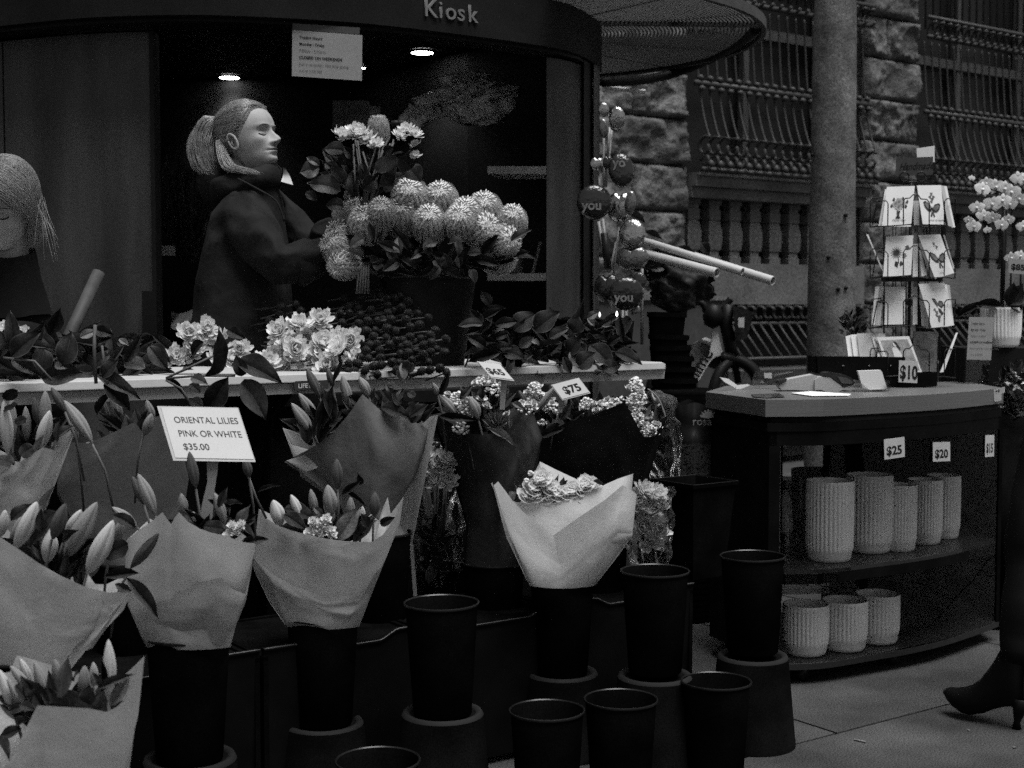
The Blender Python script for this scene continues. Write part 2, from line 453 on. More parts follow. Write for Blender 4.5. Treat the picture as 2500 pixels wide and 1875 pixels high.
# bays: sill, balusters, base band
def bay(l, r):
    mb = MB()
    wbox(mb, l, r, 2.055, 2.13, -.55, .10); wbox(mb, l, r, 2.13, 2.15, -.55, .13); wbox(mb, l, r, 1.975, 2.053, -.55, .05)
    part('window_sill', mb, M_stone2, bld)
    mb = MB(); wbox(mb, l, r, 1.19, 1.50, -.55, .04)
    part('base_course', mb, M_stone2, bld)
    mb = MB(); wbox(mb, l, r, .0, .12, -.5, .02); part('foot_course', mb, M_stone2, bld)
    mb = MB(); wbox(mb, l, r, 1.19, 2.0, -.58, -.22); part('recess', mb, M_dark, bld)  # coloured dark so the gaps between balusters read as shade
    n = round((r - l) / .215)
    prof = [(.075, 0), (.075, .05), (.06, .055), (.06, .09), (.075, .10), (.088, .17), (.085, .24), (.068, .31), (.06, .315), (.074, .325), (.074, .40), (.06, .405), (.066, .43), (.08, .435), (.08, .475)]
    bm = MB()
    for i in range(len(prof)): pass
    def sq(mbb):
        vs = []
        for (rr, z) in prof:
            for (sx, sy) in ((-1, -1), (1, -1), (1, 1), (-1, 1)): vs.append(Vector((rr * .8 * sx, rr * .6 * sy, z)))
        fs = [(i * 4 + k, i * 4 + (k + 1) % 4, (i + 1) * 4 + (k + 1) % 4, (i + 1) * 4 + k) for i in range(len(prof) - 1) for k in range(4)]
        mbb.add(vs, fs)
    sq(bm); me = bm.mesh('baluster', M_stone2, False)
    for i in range(n):
        o = wp(l + (i + .5) * (r - l) / n, 1.5, -.08)
        put('baluster', me, bld, Matrix.Translation(o) @ Matrix.Rotation(TH, 4, 'Z'))
    # grille over the window
    gr = part('window_grille', (lambda q: (q.tube([wp(l, 2.80, .08), wp(r, 2.80, .08)], .022, 8), q.tube([wp(l, 3.42, .1), wp(r, 3.42, .1)], .02, 6), q.tube([wp(l, 3.58, .1), wp(r, 3.58, .1)], .018, 6), q.tube([wp(l, 2.17, .16), wp(r, 2.17, .16)], .018, 6), q))(MB())[-1], M_iron, bld, True)
    b = MB()
    path = [Vector((0, -o, z)) for o, z in ((.02, 3.40), (.03, 3.2), (.05, 2.95), (.07, 2.8), (.11, 2.6), (.16, 2.45), (.19, 2.40))]
    b.tube(catmull(path, 4), .0085, 6)
    for z, o in ((2.84, .083), (2.76, .10)): b.lathe([(0, -.022), (.024, -.012), (.024, .012), (0, .022)], 8, (0, -o, z))
    cx, cz = -.14, 2.335
    b.tube([Vector((0, cx + math.cos(a) * rr, cz + math.sin(a) * rr)) for a, rr in [(2.2 - i * .42, .082 - i * .004) for i in range(15)]], .014, 6)
    b.tube([Vector((0, -.14 + math.cos(a) * rr, 2.235 + math.sin(a) * rr)) for a, rr in [(i * .5, .045 - i * .002) for i in range(12)]], .013, 6)
    b.lathe([(0, -.03), (.027, -.01), (.022, .015), (0, .035)], 8, (0, -.2, 2.205))
    b.tube([Vector((0, -.12 + math.cos(a) * rr, 3.47 + math.sin(a) * rr)) for a, rr in [(1.9 - i * .4, .075 - i * .003) for i in range(12)]], .013, 6)
    b.tube([Vector((0, -.03, 3.5)), Vector((0, -.03, 5.2))], .010, 6)
    me = b.mesh('bar', M_iron, True)
    nb = round((r - l) / .10)
    for i in range(nb):
        put('bar', me, gr, Matrix.Translation(wp(l + (i + .5) * (r - l) / nb, 0, 0)) @ Matrix.Rotation(TH, 4, 'Z'))
    # window behind the bars
    fr = MB()
    for t in (l + .12, (l + r) / 2, r - .12): wbox(fr, t - .03, t + .03, 2.15, 5, -.42, -.36)
    wbox(fr, l, r, 3.3, 3.38, -.42, -.35)
    wf = part('window', fr, mat('window_frame', .05, .7), bld)
    gp = MB(); wbox(gp, l, r, 2.14, 5, -.46, -.45); part('pane', gp, M_glassd, wf)
    # basement grille
    q = MB(); q.tube([wp(l, 1.045, .10), wp(r, 1.045, .10)], .013, 6); q.tube([wp(l, .79, .34), wp(r, .79, .34)], .013, 6)
    bg_ = part('basement_grille', q, M_iron, bld, True)
    b = MB(); b.tube([Vector((0, -.10, 1.05)), Vector((0, -.16, .98)), Vector((0, -.34, .79))], .009, 6)
    b.tube([Vector((0, -.10 + math.cos(a) * rr, 1.115 + math.sin(a) * rr)) for a, rr in [(2.6 - i * .42, .065 - i * .003) for i in range(13)]], .013, 6)
    me = b.mesh('bar', M_iron, True)
    nb = round((r - l) / .105)
    for i in range(nb):
        put('bar', me, bg_, Matrix.Translation(wp(l + (i + .5) * (r - l) / nb, 0, 0)) @ Matrix.Rotation(TH, 4, 'Z'))
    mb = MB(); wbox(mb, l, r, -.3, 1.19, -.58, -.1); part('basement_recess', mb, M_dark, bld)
    mb = MB(); wbox(mb, l, r, .12, .70, -.09, .30); part('basement_sill', mb, mat('grey_render', .05, .9, .2, 4), bld)
bay(b1l, b1r); bay(b2l, b2r)
mb = MB(); wbox(mb, pl - .5, b1l - .05, .0, 1.02, .16, .22)
c0, c1 = tx(1588), tx(1709)
mb = MB(); wbox(mb, c0 - 1.2, c1, -.1, 1.22, .15, .3); part('plinth_panel', mb, mat('plinth', .04, .8), bld)
mb = MB(); wbox(mb, c0 - 1.2, c1 - .01, 1.221, 1.25, .13, .32); part('plinth_cap', mb, M_stone2, bld)

# street pole
pb = P(2030, 740, 7.0); pb.z = 0
pt = thing('street_pole', pb, 'tall pale grey weathered street pole with bolts, behind the card spinner', 'pole')
b = MB(); b.lathe([(.128 - .0035 * i + .002 * math.sin(i * 2.1), i * .35) for i in range(14)], 40, pb)
part('shaft', b, M_pole, pt, True)
for (x, y) in (fJ(238, 178), fJ(315, 778), fJ(418, 535), fJ(370, 962), fJ(418, 955)):
    q = P(x - 12, y, 6.9); dv = Vector((q.x - pb.x, q.y - pb.y, 0)); k = min(.98, abs(dv.x) / .125)
    pos = Vector((pb.x + dv.x, pb.y - math.sqrt(max(0, .12 ** 2 - dv.x ** 2)) - .002, q.z))
    b = MB(); b.lathe([(0, -.01), (.010, -.01), (.010, .002), (.006, .005), (0, .005)], 8, (0, 0, 0))
    part('bolt', b, M_biked, pt, True, M=basis(pos, pos - Vector((pb.x, pb.y, pos.z))))

# ================================================================== KIOSK
HB = 2.113
FPX = [(-700, 5.5), (-300, 4.95), (0, 4.735), (200, 4.60), (376, 4.55), (550, 4.55), (869, 4.665), (1122, 4.866), (1333, 5.095), (1410, 5.25), (1459, 5.514)]
def plan(px, inset=0):
    d = smooth_interp(FPX, px); return Vector(((px - 1250) / FOC * d * (1 + inset / d), d + inset, 0))
kio = thing('flower_kiosk', plan(600, .6), 'dark curved metal flower kiosk with Kiosk lettering on its fascia', 'kiosk')
def strip(px0, px1, z0, z1, inset, th, m, name, n=24, smooth=False):
    mb = MB(); pts = [plan(px0 + (px1 - px0) * i / (n - 1), inset) for i in range(n)]
    bk = [p + Vector((0, th, 0)) for p in pts]
    poly = [(p.x, p.y) for p in pts] + [(p.x, p.y) for p in reversed(bk)]
    vs = []
    for z in (z0, z1):
        for p in pts: vs.append((p.x, p.y, z))
        for p in bk: vs.append((p.x, p.y, z))
    N = 2 * n; fs = []
    for i in range(n - 1):
        fs += [(i, i + 1, N + i + 1, N + i), (n + i + 1, n + i, N + n + i, N + n + i + 1), (i + 1, i, n + i, n + i + 1), (N + i, N + i + 1, N + n + i + 1, N + n + i)]
    fs += [(0, N, N + n, n), (n - 1, n + n - 1, N + n + n - 1, N + n - 1)]
    mb.add(vs, fs)
    return part(name, mb, m, kio, auto=30)
fas = strip(-700, 1462, HB, HB + .168, 0, .04, M_fascia, 'fascia', 60)
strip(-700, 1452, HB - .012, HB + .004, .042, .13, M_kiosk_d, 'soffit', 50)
# closing return of the fascia round the corner
q0 = plan(1459); mb = MB()
rp = [q0, q0 + Vector((.02, .12, 0)), q0 + Vector((-.03, .4, 0)), q0 + Vector((-.2, .9, 0))]
for a, c in zip(rp, rp[1:]):
    mb.add([a + Vector((0, 0, HB)), c + Vector((0, 0, HB)), c + Vector((0, 0, HB + .168)), a + Vector((0, 0, HB + .168)),
            a + Vector((-.04, 0, HB)), c + Vector((-.04, 0, HB)), c + Vector((-.04, 0, HB + .168)), a + Vector((-.04, 0, HB + .168))],
           [(0, 1, 2, 3), (5, 4, 7, 6), (3, 2, 6, 7), (1, 0, 4, 5)])
part('fascia_return', mb, M_fascia, kio)
# Kiosk lettering, letter by letter along the curve
for ch, px, in (('K', 1037), ('i', 1073), ('o', 1089), ('s', 1118), ('k', 1143)):
    p = plan(px); t = (plan(px + 14) - p).normalized()
    text(ch, Vector((p.x, p.y, 0)) + Vector((0, -.006, HB + .045)) , t, Vector((0, 0, 1)), .083, M_letter, fas, .006, ext=.003, name='letter')
# wall panels
strip(-700, 19, .0, HB - .02, .17, .04, M_kiosk, 'wall_panel', 16)
strip(23, 374, .0, HB - .02, .17, .04, M_kiosk, 'wall_panel', 16)
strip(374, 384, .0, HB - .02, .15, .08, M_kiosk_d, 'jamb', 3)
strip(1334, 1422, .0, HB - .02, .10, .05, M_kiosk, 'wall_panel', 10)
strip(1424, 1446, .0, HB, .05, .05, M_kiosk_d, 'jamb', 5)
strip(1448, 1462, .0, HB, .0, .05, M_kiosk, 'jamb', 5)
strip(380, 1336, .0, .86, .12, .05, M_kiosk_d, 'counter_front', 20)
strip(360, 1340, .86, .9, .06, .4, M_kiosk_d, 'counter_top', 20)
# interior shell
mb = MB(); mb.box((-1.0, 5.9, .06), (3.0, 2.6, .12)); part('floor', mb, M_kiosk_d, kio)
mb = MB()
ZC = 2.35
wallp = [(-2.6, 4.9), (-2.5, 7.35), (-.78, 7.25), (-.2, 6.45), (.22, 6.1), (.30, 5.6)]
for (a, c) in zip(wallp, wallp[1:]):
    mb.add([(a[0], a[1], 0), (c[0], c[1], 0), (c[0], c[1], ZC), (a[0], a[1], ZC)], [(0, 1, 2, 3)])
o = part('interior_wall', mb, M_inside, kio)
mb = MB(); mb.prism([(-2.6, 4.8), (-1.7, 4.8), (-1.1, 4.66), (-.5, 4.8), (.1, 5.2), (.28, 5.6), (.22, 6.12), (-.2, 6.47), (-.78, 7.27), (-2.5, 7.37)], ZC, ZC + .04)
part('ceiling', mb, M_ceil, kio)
ML = mat_emit('downlight_glow', 9)
for i, (x, y, rr) in enumerate(((560, 187, .05), (1031, 126, .05), (884, 163, .018))):
    q = PZ(x, y, ZC - .006)
    b = MB(); b.lathe([(0, 0), (rr, 0), (rr, .004), (0, .004)], 24, (q.x, q.y, ZC - .012))
    dl = part('downlight', b, ML, kio)
    b = MB(); b.lathe([(rr, 0), (rr + .012, 0), (rr + .012, .011), (rr, .011)], 24, (q.x, q.y, ZC - .013)); part('trim_ring', b, M_ceil, dl)
    if i < 2:
        L = bpy.data.lights.new('downlight_lamp', 'SPOT'); L.energy = 6; L.spot_size = R(100); L.spot_blend = .8; L.shadow_soft_size = .05
        lo = bpy.data.objects.new('downlight_lamp', L); C.objects.link(lo); lo.location = (q.x, q.y, ZC - .03)
# pale shelves at the right
for k, y in enumerate((406, 667)):
    a = P(1190, y, 6.0); c = P(1345, y, 5.75); h = .031
    mb = MB(); vs = []
    bk = Vector((.05, .25, 0))
    pts = [a, c, c + bk, a + bk]
    mb.add([p for p in pts] + [p - Vector((0, 0, h)) for p in pts], [(0, 1, 2, 3), (7, 6, 5, 4), (0, 4, 5, 1), (1, 5, 6, 2), (2, 6, 7, 3), (3, 7, 4, 0)])
    part('shelf', mb, M_shelf, kio)
# canopy : curved mesh awning of concentric slats
cc = Vector((-.05, 6.0, 0)); RC = 1.10; ZCAN = 2.305
can = thing('mesh_canopy', cc + Vector((.8, 0, ZCAN)), 'round canopy of fine curved metal slats jutting from the kiosk corner', 'canopy')
def arc(r, a0=-78, a1=78, n=60): return [cc + Vector((math.cos(R(a0 + (a1 - a0) * i / (n - 1))) * r, math.sin(R(a0 + (a1 - a0) * i / (n - 1))) * r, 0)) for i in range(n)]
def ring(mb, r0, r1, z0, z1, n=60):
    A = arc(r0, n=n); B = arc(r1, n=n); vs = []
    for p in A: vs += [p + Vector((0, 0, z0)), p + Vector((0, 0, z1))]
    for p in B: vs += [p + Vector((0, 0, z0)), p + Vector((0, 0, z1))]
    fs = []
    for i in range(n - 1):
        a = 2 * i; b_ = 2 * n + 2 * i
        fs += [(a, a + 2, a + 3, a + 1), (b_ + 2, b_, b_ + 1, b_ + 3), (a, b_, b_ + 2, a + 2), (a + 1, a + 3, b_ + 3, b_ + 1)]
    mb.add(vs, fs)
me_sl = MB()
for k in range(62):
    r = .16 + k * .0150
    mb = MB(); ring(mb, r, r + .008, ZCAN + .012, ZCAN + .020, 40)
    part('slat', mb, mat('canopy_slat', .10, .45, .1, 10, spec=.5), can)
mb = MB(); ring(mb, RC - .02, RC, ZCAN - .005, ZCAN + .035); part('rim', mb, mat('canopy_rim', .045, .45), can)
mb = MB(); mb.prism([(.25, 5.68), (1.0, 5.72), (1.0, 5.70), (.25, 5.66)], ZCAN - .006, ZCAN + .01); part('beam', mb, MATS['canopy_rim'], can)
for an in (-50, -25, 20, 45):
    mb = MB(); e = cc + Vector((math.cos(R(an)), math.sin(R(an)), 0)) * (RC - .02); mb.tube([cc + (e - cc) * .1 + Vector((0, 0, ZCAN + .03)), e + Vector((0, 0, ZCAN + .03))], .012, 4)
    part('rib', mb, M_kiosk_d, can)
mb = MB(); a = P(1488, 214, 6.6); c = P(1575, 224, 6.6); mb.tube([a, c], .011, 6); part('pale_strip', mb, M_shelf, can)  # thin white tube on the far side of the canopy
# lower skirt of the canopy that closes the far side
mb = MB(); pts = [P(1470, 200, 6.4), P(1560, 196, 6.6), P(1640, 180, 6.75), P(1720, 150, 6.6), P(1800, 108, 6.2), P(1848, 70, 5.8)]
mb.tube(catmull(pts, 5), .022, 6); part('edge_pipe', mb, M_kiosk_d, can, True)

# trading hours notice hanging at the opening
def board(name, tl, tr, bl, d, th, m, parent=None, dr=None, dbl=None):
    A = P(*tl, d); B = P(*tr, d if dr is None else dr); D = P(*bl, d if dbl is None else dbl)
    U = B - A; V = D - A; N = U.cross(V).normalized()
    if N.y < 0: N = -N
    mb = MB(); mb.slab(A, U, V, N, [(0, 0), (1, 0), (1, 1), (0, 1)], th)
    return part(name, mb, m, parent), A, U, V, N
def hours(parent, A, U, V, N, sc_=1.0):
    O = A - N * .0012
    L = V.length
    for k, (s, bd, mm) in enumerate((('Trading Hours', .02, M_ink), ('Monday - Friday', .02, M_ink), ('7:00am - 5:30pm', 0, M_inkg), ('CLOSED ON WEEKENDS', .03, M_ink), ('Just a reminder: We stop giving', 0, M_inkg), ('cut at 5:30 PM', 0, M_inkg))):
        text(s, O + U * .1 + V * (.17 + .145 * k), U, -V, L * .085 * sc_, mm, parent, bd)
A0, A1, A2 = fK(1480, 152), fK(1835, 178), fK(1478, 385)
hn = thing('trading_hours_notice', P(*A0, 4.62), 'laminated trading hours notice hanging at the top of the kiosk opening', 'notice')
o, A_, U_, V_, N_ = board('sheet', A0, A1, A2, 4.62, .002, mat('notice_paper', .2, .5, .05), hn, dr=4.66)
hours(hn, A_, U_, V_, N_, 1.0)
o, _, _, _, _ = board('sleeve_edge', fK(1482, 118), fK(1822, 140), fK(1480, 152), 4.625, .002, mat('notice_sleeve', .05, .3), hn, dr=4.665)

# things inside the kiosk
b = MB(); q = P(1260, 670, 5.95); b.lathe([(0, 0), (.03, 0), (.034, .09), (.036, .092), (.036, .1), (0, .1)], 20, P(1258, 666, 5.9))
solo('takeaway_cup', b, mat('cup', .14, .6), 'small takeaway cup standing on the lower pale shelf inside the kiosk', 'cup', smooth=False, auto=40)
b = MB(); a = P(1310, 664, 5.85); b.box(a + Vector((0, .03, .06)), (.012, .1, .13), Matrix.Rotation(R(14), 3, 'Y'))
solo('leaning_booklet', b, mat('booklet', .2, .6), 'thin pale booklet leaning at the right end of the lower kiosk shelf', 'booklet')
b = MB(); b.box(P(858, 285, 6.9), (.17, .1, .14)); b.box(P(905, 290, 6.95), (.1, .09, .11))
solo('storage_box', b, mat('box_grey', .1, .8, .4, 12), 'dim cardboard boxes on top of the cupboard behind the held flowers', 'box')
b = MB(); b.box(P(408, 612, 5.2), (.06, .005, .036)); solo('price_card', b, mat('dim_card', .13, .7), 'small dim card fixed just inside the left edge of the opening', 'card')
b = MB(); b.grid(lambda u, v: P(418 + 62 * u, 760 + 42 * v + 5 * math.sin(u * 5), 4.95 + .05 * math.sin(u * 4 + v * 3)), 10, 6)
solo('white_cloth', b, mat('cloth', .16, .8), 'pale cloth bundled on the ledge behind the coat of the florist', 'cloth', smooth=True)
# hanging cellophane bouquet, two lobes
hb = thing('hanging_bouquet', P(1110, 250, 5.9), 'dim cellophane wrapped bouquet hanging on the back wall of the kiosk', 'bouquet')
def crumple(path, rad, amp, seed, n=26, m=14):
    pts = catmull(path, m // max(1, len(path) - 1) + 1)
    def f(u, v):
        i = v * (len(pts) - 1); k = int(min(i, len(pts) - 2)); c = pts[k].lerp(pts[k + 1], i - k)
        t = (pts[k + 1] - pts[k]).normalized(); s = t.orthogonal().normalized(); w2 = t.cross(s)
        a = 2 * math.pi * u; r = interp(rad, v)
        r *= 1 + amp * noise.noise(Vector((math.cos(a) * 2, math.sin(a) * 2, v * 6 + seed)))  + amp * .6 * noise.noise(Vector((math.cos(a) * 6, math.sin(a) * 6, v * 14 + seed)))
        return c + s * math.cos(a) * r + w2 * math.sin(a) * r
    b = MB(); b.grid(f, n * 2, m * 3); return b
part('wrapping', crumple([P(*fL(700, 740), 5.9), P(*fL(800, 620), 5.9), P(*fL(930, 590), 5.9), P(*fL(1000, 560), 5.9)], [(0, .04), (.6, .055), (1, .08)], .5, 1), mat('cello_dim', .5, .3, .3, 20, .6, 30), hb, True)
part('wrapping', crumple([P(*fL(1030, 420), 5.9), P(*fL(1040, 520), 5.9), P(*fL(1060, 620), 5.9), P(*fL(1050, 720), 5.9)], [(0, .03), (.4, .13), (.7, .14), (1, .04)], .9, 2), mat('cello_dim2', .5, .25, .5, 30, .9, 40), hb, True)
# dried stems at the left inside
ds = thing('dried_stems', P(450, 620, 6.6), 'dim bunch of dried stems standing deep inside the kiosk behind the florist', 'dried flowers')
b = MB()
for i in range(60):
    a = P(rnd(440, 490), 640, rnd(6.4, 6.8)); e = P(rnd(395, 520), rnd(380, 560), rnd(6.4, 6.8)); b.tube([a, a.lerp(e, .6) + Vector((rnd(-.02, .02), 0, 0)), e], .004, 3)
    b.lathe([(0, -.02), (.014, 0), (0, .03)], 5, e)
part('stems', b, mat('dried', .05, .8), ds)
# ================================================================== folding table
def ray_z(p, z): return PZ(p[0], p[1], z)
TZ = H - .19
T0 = PZ(8, 936, TZ); T1 = PZ(1629, 884, TZ)
tu = (T1 - T0).normalized(); tv = Vector((-tu.y, tu.x, 0))
TA = T0 - tu * .45; TL = (T1 - TA).length; TW = .60; TT = .054
tab = thing('folding_table', TA + tu * TL / 2 + tv * TW / 2, 'long white plastic folding table loaded with flowers in front of the kiosk', 'table')
tab.location.z = 0; WM[tab.name] = Matrix.Translation(tab.location)
def tpt(a, b, z): return TA + tu * a + tv * b + Vector((0, 0, z - TZ))
prof = [(.0, -.020), (.004, -.003), (.016, 0), (TW - .016, 0), (TW, -.01), (TW, -TT), (TW - .02, -TT), (.014, -TT), (.010, -.026), (.0, -.022)]
mb = MB(); n = len(prof); vs = []
for a in (0, .01, TL - .012, TL):
    e = .008 if a in (0, TL) else 0
    for (y, z) in prof: vs.append(tpt(a, min(max(y, e), TW - e), TZ + z - (e * .5 if z > -.01 else 0)))
fs = [(i * n + k, i * n + (k + 1) % n, (i + 1) * n + (k + 1) % n, (i + 1) * n + k) for i in range(3) for k in range(n)]
fs += [tuple(range(n)), tuple(reversed(range(3 * n, 4 * n)))]
mb.add(vs, fs); part('table_top', mb, M_tablew, tab)
for a in (.25, TL - .35):
    for b_ in (.08, TW - .08):
        mb = MB(); mb.tube([tpt(a, b_, TZ - TT), tpt(a, b_, 0)], .014, 8); part('leg', mb, M_kiosk_d, tab, True)
    mb = MB(); mb.tube([tpt(a, .08, .25), tpt(a, TW - .08, .25)], .012, 8); part('cross_bar', mb, M_kiosk_d, tab, True)
# moulded badge
def tfront(px):   # distance along the table of a photo column
    r = ray(px, 930); o = Vector((0, 0, H)); nn = tv
    t = (TA - o).dot(nn) / r.dot(nn); return ((o + r * t) - TA).dot(tu)
c0 = tfront(717); c1 = tfront(800)
bd = MB(); O = tpt(c0, .002, TZ - .043)
Lg = c1 - c0
bd.slab(O, tu, Vector((0, 0, 1)), -tv, [(0, .004), (.006, 0), (Lg, 0), (Lg, .024), (.006, .024), (0, .02)], .004)
bdo = part('badge', bd, mat('badge', .03, .5), tab)
text('LIFETIME', O + Vector((0, 0, .005)) + tu * .012 - tv * .0045, tu, Vector((0, 0, 1)), .017, M_sign, bdo, .02)

# ================================================================== buckets, stands, crates
def bucket_mesh(name, D, h, m, Db=None):
    Db = Db or D * .78
    r0, r1 = Db / 2, D / 2
    b = MB(); t = .003
    b.lathe([(0, 0), (r0 - .004, 0), (r0, .004), (r1 - .003, h - .006)], 48, mi=0)
    b.lathe([(r1 - .003, h - .006), (r1 + .0008, h - .0055), (r1 + .0016, h - .002), (r1 + .0008, h), (r1 - .001, h + .0004), (r1 - .003, h - .002)], 48, mi=1)
    b.lathe([(r1 - .003, h - .002), (r0 - t, .006), (0, .006)], 48, mi=0)
    return b.mesh(name, [m, M_blackr], True)
BM = bucket_mesh('flower_bucket', .175, .265, M_black)
BM.set_sharp_from_angle(angle=R(50))
def stand_mesh():
    b = MB()
    b.lathe([(.118, 0), (.1175, .012), (.1165, .016), (.096, .238)], 48)
    b.lathe([(.096, .238), (.092, .246), (.088, .247), (.079, .244), (.077, .238)], 48, mi=1)
    b.lathe([(.077, .238), (0, .238)], 48)
    b.lathe([(.112, .0), (.112, .004), (.118, .0)], 48)
    return b.mesh('upturned_bucket', [M_stand, mat('stand_rim', .009, .8)], True)
SM = stand_mesh()
def bucket(px, py, w, label, D=.175, me=None, group='black flower buckets'):
    d = FOC * D / w; q = P(px, py, d)
    o = put('flower_bucket', me or BM, None, Matrix.Translation((q.x, q.y, q.z - .265)) @ Matrix.Rotation(rnd(0, 6), 4, 'Z') @ Matrix.Rotation(R(rnd(-.7, .7)), 4, 'X'))
    tag(o, label, 'bucket', group); return q
def stand(q, label):
    o = put('upturned_bucket', SM, None, Matrix.Translation((q.x, q.y, 0)) @ Matrix.Rotation(rnd(0, 6), 4, 'Z'))
    tag(o, label, 'bucket', 'upturned buckets used as stands')
bx = lambda f, x, y: f(x, y)
q = bucket(*bx(fE, 692, 1612), 209, 'empty black bucket cut off by the bottom edge, nearest of the empty buckets')
q = bucket(*bx(fF, 337, 1307), 187, 'empty black bucket on the ground below the white wrapped roses')
q = bucket(*bx(fF, 776, 1240), 182, 'empty black bucket in the middle of the three standing side by side on the ground')
q = bucket(*bx(fF, 1349, 1133), 172, 'empty black bucket on the ground in front of the stand nearest the glass cabinet')
q = bucket(*bx(fE, 1027, 790), 185, 'empty black bucket raised on a stand left of the white wrapped roses'); stand(q, 'pale topped upturned bucket under the empty bucket left of the white roses')
q = bucket(*bx(fF, 984, 470), 168, 'empty black bucket raised on a stand just right of the white wrapped roses'); stand(q, 'upturned bucket hidden behind the empty buckets right of the white roses')
q = bucket(*bx(fF, 1573, 382), 159, 'empty black bucket on a stand right beside the glass cabinet'); stand(q, 'large upturned bucket standing on the paving right of all other buckets')
# crates row
KZ = .40
def crate_pt(px, py): return PZ(px, py, KZ)
cA = crate_pt(565, 1596); cB = crate_pt(1763, 1412)
cu_ = (cB - cA).normalized(); cv_ = Vector((-cu_.y, cu_.x, 0))
def cpt(a, b, z): return Vector((cA.x, cA.y, 0)) + cu_ * a + cv_ * b + Vector((0, 0, z))
names = ['far left under the wrapped lilies', 'second, under the brown wrapped lilies', 'between the lilies and the white roses', 'behind the white wrapped roses', 'rightmost, under the square vase beside the cabinet']
CL = .44; CW = .40
for i in range(5):
    a0 = -.95 + i * (CL + .012); a0 = -.82 + i * (CL + .01)
    ct = thing('black_crate', cpt(a0 + CL / 2, CW / 2, 0), 'black plastic crate used as a flower step, ' + names[i], 'crate', 'black crates forming the back step')
    mb = MB()
    # top edge dips at the handle as in moulded crates
    N = 40
    def top(u):
        k = abs(u - .5) * 2; return KZ - .0 if k > .62 else (KZ - .022 if k < .42 else KZ - .022 + .022 * (k - .42) / .2)
    outer = [cpt(a0 + CL * j / N, 0, 0) for j in range(N + 1)]
    vs = []
    for j in range(N + 1):
        u = j / N; z = top(u)
        for (bb, zz) in ((.012, .02), (0, z - .03), (0, z - .004), (-.006, z - .004), (-.006, z), (.012, z), (.012, z - .02)): vs.append(cpt(a0 + CL * u, bb, zz))
    K = 7
    fs = [(j * K + k, (j + 1) * K + k, (j + 1) * K + k + 1, j * K + k + 1) for j in range(N) for k in range(K - 1)]
    mb.add(vs, fs); part('front_panel', mb, mat('crate_black', .0035, .5, .3, 10, spec=.04), ct)
    mb = MB(); mb.tube([cpt(a0 + CL * j / N, -.004, top(j / N)) for j in range(N + 1)], .0022, 5); part('rim', mb, mat('crate_edge', .035, .4, spec=.3), ct, True)  # paler edge tube, the highlight along the black lip put in as colour
    mb = MB()
    for (aa, bb, sa, sb) in ((a0 + .006, CW / 2, .012, CW), (a0 + CL - .006, CW / 2, .012, CW), (a0 + CL / 2, CW - .006, CL, .012)):
        c_ = cpt(aa, bb, (KZ - .02) / 2); Mx = Matrix.Rotation(math.atan2(cu_.y, cu_.x), 3, 'Z'); mb.box(c_, (sa, sb, KZ - .02), Mx)
    part('side_panels', mb, M_black, ct)
    mb = MB(); mb.box(cpt(a0 + CL / 2, CW / 2 + .01, KZ - .03), (CL - .03, CW - .03, .01), Matrix.Rotation(math.atan2(cu_.y, cu_.x), 3, 'Z')); part('deck', mb, M_black, ct)
# square vase on the last crate
sq0 = P(*fD(1510, 1320), 4.0); sq1 = P(1795, 1172, 4.22)
sv = thing('square_bucket', (sq0 + sq1) / 2 - Vector((0, 0, .28)), 'tall empty square black bucket with flared rim between the white mums and cabinet', 'bucket')
c_ = (sq0 + sq1) / 2 + Vector((0, .02, 0)); zt = c_.z; hs = .088
mb = MB(); rot = Matrix.Rotation(R(36), 3, 'Z')
def sqr(s, z): return [rot @ Vector((s * i, s * j, 0)) + Vector((c_.x, c_.y, z)) for i, j in ((-1, -1), (1, -1), (1, 1), (-1, 1))]
vs = sqr(.062, zt - .28) + sqr(.084, zt - .012) + sqr(.090, zt - .01) + sqr(.091, zt) + sqr(.085, zt) + sqr(.06, zt - .275)
fs = [(i * 4 + k, i * 4 + (k + 1) % 4, (i + 1) * 4 + (k + 1) % 4, (i + 1) * 4 + k) for i in range(5) for k in range(4)] + [(3, 2, 1, 0), (20, 21, 22, 23)]
mb.add(vs, fs); part('body', mb, M_black, sv)
mb = MB()
pts_ = sqr(.089, zt + .001); mb.tube(pts_ + [pts_[0]], .0018, 5); part('rim', mb, M_blackr, sv)

